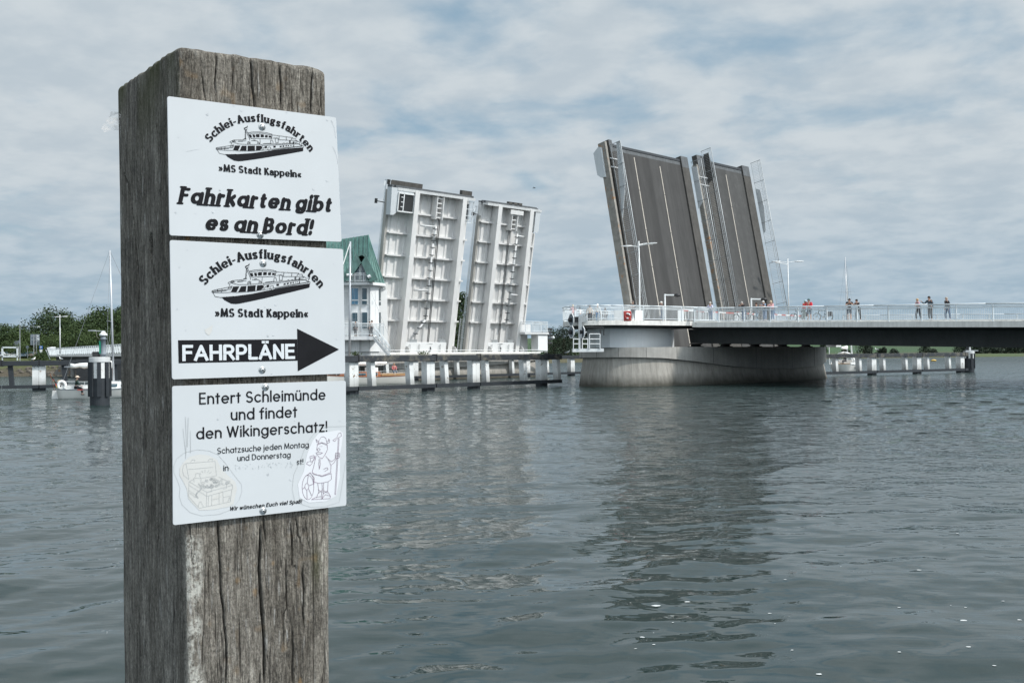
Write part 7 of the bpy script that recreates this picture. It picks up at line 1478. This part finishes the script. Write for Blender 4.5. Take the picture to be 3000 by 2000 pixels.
# --- wooden classic yacht in the channel
sq = P(1188, 1120, 114); tw, w = boat('classic white yacht with varnished wooden cabin behind the near timber fender', Vector((sq.x, sq.y, 0)), math.radians(225), 12.5, 2.9, .92, 14, cabin=(.33, .68), cabm='wood', mastx=.62, spreaders=(.4, .7), boomz=1.25, cabz=.45, deckm='teak', masttop=P(1041, 705, 108).z, mr=.12)
q = MB(); q.prism([w(4.4, -.7, 1.35), w(4.4, .7, 1.35), w(5.2, .65, 1.35), w(5.2, -.65, 1.35)], (0, 0, .5)); q.build('spray_hood', 'sail', tw)
q = MB(); q.tube(w(13.0, 0, 1.3), w(7.75-.2, 0, P(1041, 712, 108).z), .07, .05); q.build('furled_jib', 'sail', tw)
ps = w(1.7, .1, 1.0-.5); person('person in a pink red top aboard the wooden yacht', tuple(ps), math.radians(200), 1.72, 'sit', .05, (.6, .2, .2), (.05, .08, .14), (.35, .2, .12), leg='sit', group='people aboard the boats')
# --- white cruising yacht right of the pier
sq = P(2462, 1085, 148); th, w = boat('white cruising yacht with blue stripe behind the right timber fender', Vector((sq.x, sq.y, 0)), math.radians(62), 12, 3.9, 1.2, 18, cabin=(.34, .7), stripe='navyb', mastx=.52, spreaders=(.36, .66), boomz=2.3, cabz=.6, masttop=P(2498, 752, 153).z, mr=.085)
q = MB(); pq = w(.3, 1.6, 1.2); q.tube(pq, pq+Z3*3.7, .06); rp = q.build('radar_pole', 'deckw', th); q = MB(); q.ell(pq+Z3*3.8, .48, .48, .24, 12, 6); q.build('radar_dome', 'deckw', rp, True)
q = MB()
for i in range(7): q.tube(w(3.3, 1.5*math.cos(math.pi*i/6), 1.5+1.45*math.sin(math.pi*i/6)), w(3.3, 1.5*math.cos(math.pi*(i+1)/6), 1.5+1.45*math.sin(math.pi*(i+1)/6)), .16)
q.build('cockpit_arch', 'deckw', th, True)
q = MB(); q.tube(w(10.6, 0, 1.5), w(6.1, 0, P(2498, 800, 153).z), .12, .07); q.build('furled_jib', 'sail', th)
q = MB(); q.torus(w(1.0, 0, 1.9), .5, .03, w(1, 0, 0)-w(0, 0, 0), 20, 5); q.build('steering_wheel', 'black', th)
ps = w(1.6, -.5, 1.25-.5); person('person in dark clothes in the cockpit of the white cruising yacht', tuple(ps), math.radians(40), 1.76, 'sit', .05, (.02, .025, .03), (.03, .03, .04), (.1, .06, .04), leg='sit', group='people aboard the boats')
# --- yacht whose mast shows beside the big leaf
sq = P(1822, 1080, 150); boat('yacht beyond the bridge showing only mast and stays beside the big raised leaf', Vector((sq.x-2, sq.y-4, 0)), math.radians(45), 10.5, 3.3, 1.0, 14, mastx=.5, spreaders=(.5,), boomz=1.3, masttop=P(1823, 815, 152).z, mr=.09)
# ================= gulls, weeds, buoy
def gull(label, p, head=0.0):
    t = thing('gull', label, 'gull', p, 'gulls'); R_ = Matrix.Rotation(head, 3, 'Z'); w = lambda x, z, y=0: Vector(p)+R_ @ Vector((x, y, z))
    q = MB(); q.sweep([w(-.26, .12), w(-.12, .16), w(.02, .18), (w(.12, .2)), w(.16, .3), w(.2, .34), w(.24, .33)], [.02, .06, .085, .07, .04, .042, .018], 8); q.build('body', 'gull', t, True); q = MB(); q.sweep([w(-.36, .13), w(-.1, .2), w(.08, .22)], [(.03, .015), (.075, .04), (.06, .03)], 8); q.build('wing', 'gullg', t, True)
    q = MB(); q.tube(w(.24, .335), w(.3, .32), .014, .005, 5); q.build('beak', 'yellow', t); q = MB(); q.tube(w(0, .0, .03), w(0, .12, .03), .008, n=4); q.tube(w(0, .0, -.03), w(0, .12, -.03), .008, n=4); q.build('legs', 'yellow', t)
def onb(px, D, a=None): d = ray(px, 1050); return Vector((d.x*D/d.y, D, 3.0))
def on_left(px): # top of the left fender
    n = Vector((pL1.y-pL0.y, -(pL1.x-pL0.x), 0)).normalized(); q = PL(px, 1060, n, n.dot(pL0)-.4 if n.dot(pL0) > 0 else n.dot(pL0)+.4); return Vector((q.x, q.y, 3.0))
gull('white gull standing on the left fender above the bright double pile', on_left(98.5), 1.2); gull('gull on the left fender beside the lamp post foot', on_left(178), 2.6)
q_ = PA(1663, 1040, aN+.4); gull('gull on the dark end of the near fender beside the round pier', Vector((q_.x, q_.y, 3.0)), .4)
q_ = pr0+(pr1-pr0).normalized()*fr(2559); gull('gull on the right fender above its first white pile', Vector((q_.x, q_.y, 3.06))+Vector((.3, -.3, 0)), 2.0)
bp_ = P(1565, 551, 120); fg = thing('flying_bird', 'small dark bird flying in the sky between the raised leaves', 'bird', bp_); q = MB(); q.sweep([bp_+Vector((-.22, 0, 0)), bp_, bp_+Vector((.2, 0, .02))], [.015, .05, .02], 6); q.build('body', 'dark', fg, True); q = MB(); q.add([bp_+Vector((-.05, 0, .02)), bp_+Vector((.09, 0, .02)), bp_+Vector((-.12, -.42, .1)), bp_+Vector((-.1, .42, .12))], [(0, 1, 2), (1, 0, 3)]); q.build('wing', 'dark', fg)
def weed(label, px):
    o = PA(px, 1042, aN+.35); o = Vector((o.x, o.y, 3.0)); t = MB(); r = random.Random(int(px)); f_ = MB(); wt = thing('weed_tuft', label, 'weed', o, 'weeds on the near fender')
    for i in range(26):
        a = r.uniform(0, 6.28); h = r.uniform(.1, .38); d = Vector((math.cos(a), math.sin(a), 0)); p = o+d*r.uniform(0, .45); e = p+Z3*h+d*.1; t.tube(p, e, .008, .004, 3)
        for k in range(5): c = p.lerp(e, r.uniform(.4, 1)); s = r.uniform(.04, .08); n = Vector((r.uniform(-1, 1), r.uniform(-1, 1), r.uniform(-.4, 1))).normalized(); A = n.orthogonal().normalized(); Bv = n.cross(A); f_.add([c-A*s, c+Bv*s*.5, c+A*s, c-Bv*s*.5], [(0, 1, 2, 3)])
    t.build('stems', 'grass', wt); f_.build('leaves', LM[2], wt)
weed('green weed tuft on the near fender in front of the house stairs', 1041); weed('small weed tuft on the near fender below the left white leaf', 1238)
by = P(2735, 1057, 340); q = MB(); by = Vector((by.x, by.y, 0)); q.sweep([by+Vector((x*.45, 0, z*.5)) for x, z in ((-2.0, .35), (-1.2, .6), (0, .75), (1.4, .6), (2.0, .3))], [(.12, .15), (.4, .3), (.45, .36), (.4, .3), (.15, .15)], 10); tag(q.build('buoy', 'yellow', smooth=True), 'yellow buoy floating beyond the right timber fender', 'buoy')

# ================= left bank furniture
def bank(px, D): x, y = at(px, D); return Vector((x, y, gz1(x, y)))
b_ = P(30, 1047, 236); w4 = thing('photo_frame', 'large empty white frame standing on the grass of the left bank', 'frame', (b_.x, b_.y, gz1(b_.x, b_.y)))
FX = lambda px, py: P(px, py, 236)
for a, c, nm in (((5, 1017.5), (53, 1017.5), 'top_bar'), ((5, 1044), (53, 1044), 'bottom_bar'), ((7, 1016), (7, 1047), 'side_bar'), ((51, 1016), (51, 1047), 'side_bar')): q = MB(); q.bar(FX(*a), FX(*c), .3, .34); q.build(nm, 'rail', w4)
for px_ in (7, 51): a = FX(px_, 1046); q = MB(); q.bar(a, Vector((a.x, a.y, gz1(a.x, a.y)-.1)), .2, .2); q.build('foot', 'rail', w4)
b_ = bank(102, 237); sgn = thing('road_sign', 'big grey direction sign on two posts seen from behind on the left bank', 'road sign', b_); Ds = 237
q = MB(); q.prism([P(89, 979, Ds), P(116, 979, Ds), P(116, 1010.5, Ds), P(89, 1010.5, Ds)], (0, .08, 0)); pn = q.build('panel', 'greysign', sgn)
for px_ in (99, 106.5): a = P(px_, 980, Ds-.1); q = MB(); q.bar(a, Vector((a.x, a.y, gz1(a.x, a.y))), .16, .16); q.build('post', 'steel', sgn)
q = MB()
for a, c in (((98, 982), (106, 990)), ((106, 995), (98, 1003))): q.bar(P(*a, Ds-.08), P(*c, Ds-.08), .1, .06)
q.build('brace', 'steel', sgn)
q = MB()
for x0, y0, x1, y1 in ((93, 984, 95.5, 986), (93, 994, 95.5, 996), (108.5, 982, 113, 986), (108, 988, 115, 989.5), (109, 991, 115, 996), (108, 998, 112, 999)): q.prism([P(x0, y0, Ds-.03), P(x1, y0, Ds-.03), P(x1, y1, Ds-.03), P(x0, y1, Ds-.03)], (0, .02, 0))
q.build('sign_marks', 'rail', pn)
b_ = bank(119, 234); pk = thing('parking_sign', 'blue parking sign with a white P above a small white plate', 'parking sign', b_); q = MB(); q.prism([P(115, 1013, 234), P(124.5, 1013, 234), P(124.5, 1022, 234), P(115, 1022, 234)], (0, .05, 0)); pb2 = q.build('panel', 'blue', pk)
def F3(px, py): return P(px, py, 233.93)
q = MB(); q.bar(F3(118, 1014.3), F3(118, 1020.8), .11, .03, Vector((0, 1, 0))); q.bar(F3(118, 1014.6), F3(121.4, 1014.6), .11, .03); q.bar(F3(121.6, 1014.6), F3(121.6, 1017.8), .11, .03, Vector((0, 1, 0))); q.bar(F3(118, 1017.8), F3(121.6, 1017.8), .11, .03); q.build('letter', 'bright', pb2)
q = MB(); q.prism([P(115.5, 1024, 234), P(124, 1024, 234), P(124, 1033, 234), P(115.5, 1033, 234)], (0, .05, 0)); q.build('extra_plate', 'bright', pk); a = P(120, 1013, 234.1); q = MB(); q.bar(a, Vector((a.x, a.y, gz1(a.x, a.y))), .1, .1); q.build('post', 'steel', pk)
b_ = bank(80.5, 238); rs_ = thing('round_sign', 'small round grey sign on a thin post above the parked cars', 'road sign', b_); c = P(80.5, 1016.5, 238); q = MB(); q.lathe(c, [(.34, 0), (.34, .05)], 18, Vector((0, -1, 0))); q.build('disc', 'greysign', rs_); q = MB(); q.bar(c+Vector((0, .05, -.3)), Vector((c.x, c.y+.05, gz1(c.x, c.y))), .08, .08); q.build('post', 'steel', rs_)
b_ = bank(48, 246); kb = thing('info_board', 'grey notice board wall behind the right side of the white frame', 'board', b_); q = MB(); q.prism([P(40, 1000, 246), P(47, 998, 246), P(58, 997, 246), P(58, 1032, 246), P(40, 1034, 246)], (0, .2, 0)); q.build('panel', 'greysign', kb)
for px_ in (43, 56): a = P(px_, 1030, 246.2); q = MB(); q.bar(a, Vector((a.x, a.y, gz1(a.x, a.y))), .15, .15); q.build('post', 'steel', kb)
b_ = bank(58.5, 233); h_ = P(58.5, 945, 233).z-b_.z; ln = thing('street_lamp', 'thin grey lamp post with one long arm at the left bank car park', 'street lamp', b_, 'street lamps on the left bank'); MB().tube(b_, b_+Z3*h_, .11, .07).build('pole', 'steel', ln); e = P(108, 957, 233); MB().tube(P(59, 956, 233), e, .035).build('arm', 'steel', ln); q = MB(); q.sweep([e, e+Vector((.3, 0, .03)), e+Vector((.75, 0, 0))], [(.05, .04), (.12, .09), (.04, .04)], 8); q.build('lamp_head', 'bright', ln, True)
# approach ramp of the bridge on the left bank
ra, rb = P(372, 1033.5, 160), P(146, 1040, 213); rp_ = thing('approach_ramp', 'pale bridge approach ramp with slatted railing on the left bank', 'ramp', (ra+rb)/2)
du = (rb-ra).normalized(); dn = Vector((du.y, -du.x, 0)).normalized(); dn = dn if dn.y > 0 else -dn
vs = [ra, rb, rb-Z3*.33, ra-Z3*.55]; MB().prism([v for v in vs], dn*1.2).build('edge_beam', 'concrete2', rp_)
MB().prism([ra+dn*1.21-Z3*.02, rb+dn*1.21-Z3*.02, rb+dn*1.21-Z3*1.1, ra+dn*1.21-Z3*1.5], dn*9).build('deck_girder', 'dark', rp_)
rail_run(rp_, [rb+dn*.15, ra+dn*.15], (Z3-dn*.18).normalized(), 1.42, 1.65, .16, post=.12, top=.06, mids=(.85,), low=.1)
q = MB(); q.prism([P(137, 1018, 213.5), P(148, 1016, 213.5), P(150, 1041, 213.5), P(144, 1041, 213.5)], dn*1.0); q.build('end_pillar', 'bright', rp_)
q = MB(); c = rb+dn*4; q.prism([Vector((c.x-4, c.y, 0.3)), Vector((c.x+9, c.y-1, 0.3)), Vector((c.x+9, c.y-1, c.z-1.2)), Vector((c.x-1, c.y, c.z-1.2))], dn*5); q.build('abutment', 'rust', rp_)
c = ra+dn*4-du*6; q = MB(); q.box(Vector((c.x, c.y, c.z/2-1)), (26, 3, c.z+.2)); q.build('dark_wall', 'dark', rp_)
for f_ in (.12, .36, .6): c = rb+(ra-rb)*f_+dn*3; q = MB(); q.tube((c.x, c.y, -1), (c.x, c.y, c.z-1.1), .4, n=12); q.build('pillar', 'concrete', rp_)
q = MB()
for k in (0, 2.4): q.tube(P(134, 1024, 214)+dn*k, P(147, 1053, 214)+dn*k, .06)
q.build('stair_handrail', 'rail', rp_)
lq = P(176, 1036, 202); lt = P(175, 922, 202); lamp('white street lamp with two heads on the approach ramp, left of the dolphin', (lq.x, lq.y, lq.z), lt.z-lq.z, [((-1, 0, 0), .52, .25), ((1, .1, 0), .5, .35), ((1, -.4, 0), .42, 1.1)], 'street lamps on the left bank', r=.13)
# parked cars
def car(label, px, D, head, m_):
    o = bank(px, D); t = thing('parked_car', label, 'car', o, 'cars parked on the left bank'); R_ = Matrix.Rotation(head, 3, 'Z'); w = lambda x, y, z: o+R_ @ Vector((x, y, z))
    pr_ = [(-2.1, .3), (-2.15, .75), (-1.95, .95), (-1.5, 1.0), (-1.05, 1.42), (.35, 1.46), (1.0, .98), (1.85, .86), (2.12, .66), (2.15, .3)]; q = MB(); n = len(pr_)
    ys = lambda z: .84 if z < 1.0 else .66
    vs = [w(x, ys(z), z) for x, z in pr_]+[w(x, -ys(z), z) for x, z in pr_]; q.add(vs, [(i, i+1, n+i+1, n+i) for i in range(n-1)]+[tuple(range(n)), tuple(range(n, 2*n)), (0, n, 2*n-1, n-1)]); q.build('body', m_, t, bevel=.06)
    gl = MB()
    for s in (-1, 1): gl.poly([w(-1.3, s*.79, 1.03), w(.8, s*.79, 1.03), w(.28, s*.685, 1.39), w(-.98, s*.685, 1.37)])
    gl.poly([w(1.0, .62, 1.005), w(1.0, -.62, 1.005), w(.42, -.56, 1.45), w(.42, .56, 1.45)]); gl.poly([w(-1.5, .62, 1.04), w(-1.5, -.62, 1.04), w(-1.1, -.56, 1.41), w(-1.1, .56, 1.41)]); gl.build('windows', 'glassd', t)
    for x in (-1.35, 1.35):
        for s in (-1, 1): q = MB(); q.lathe(w(x, s*.68, .31), [(.31, 0), (.31, .2), (.2, .21)], 14, R_ @ Vector((0, s, 0))); q.build('wheel', 'tyre', t)
    for s in (-1, 1): q = MB(); q.ell(w(2.12, s*.6, .68), .06, .16, .09, 8, 5); q.build('headlight', 'bright', t)
carg = mat('car_blue_grey', (.12, .16, .19), .25, .05, 2.0); carw = mat('car_silver', (.45, .47, .48), .25, .05, 2.0); card = mat('car_dark', (.03, .035, .04), .25, .05, 2.0); carb = mat('car_brown', (.16, .13, .11), .3, .05, 2.0)
car('white parked car seen through the left part of the white frame', 14, 240, math.radians(-20), mat('car_white', (.7, .7, .7), .3, .04, 2.0)); car('silver parked car seen through the right part of the white frame', 46, 241, math.radians(-75), carw)
car('blue grey parked car below the round sign', 74, 240, math.radians(-80), carg); car('dark brown parked car below the grey direction sign', 97, 242, math.radians(-85), carb)
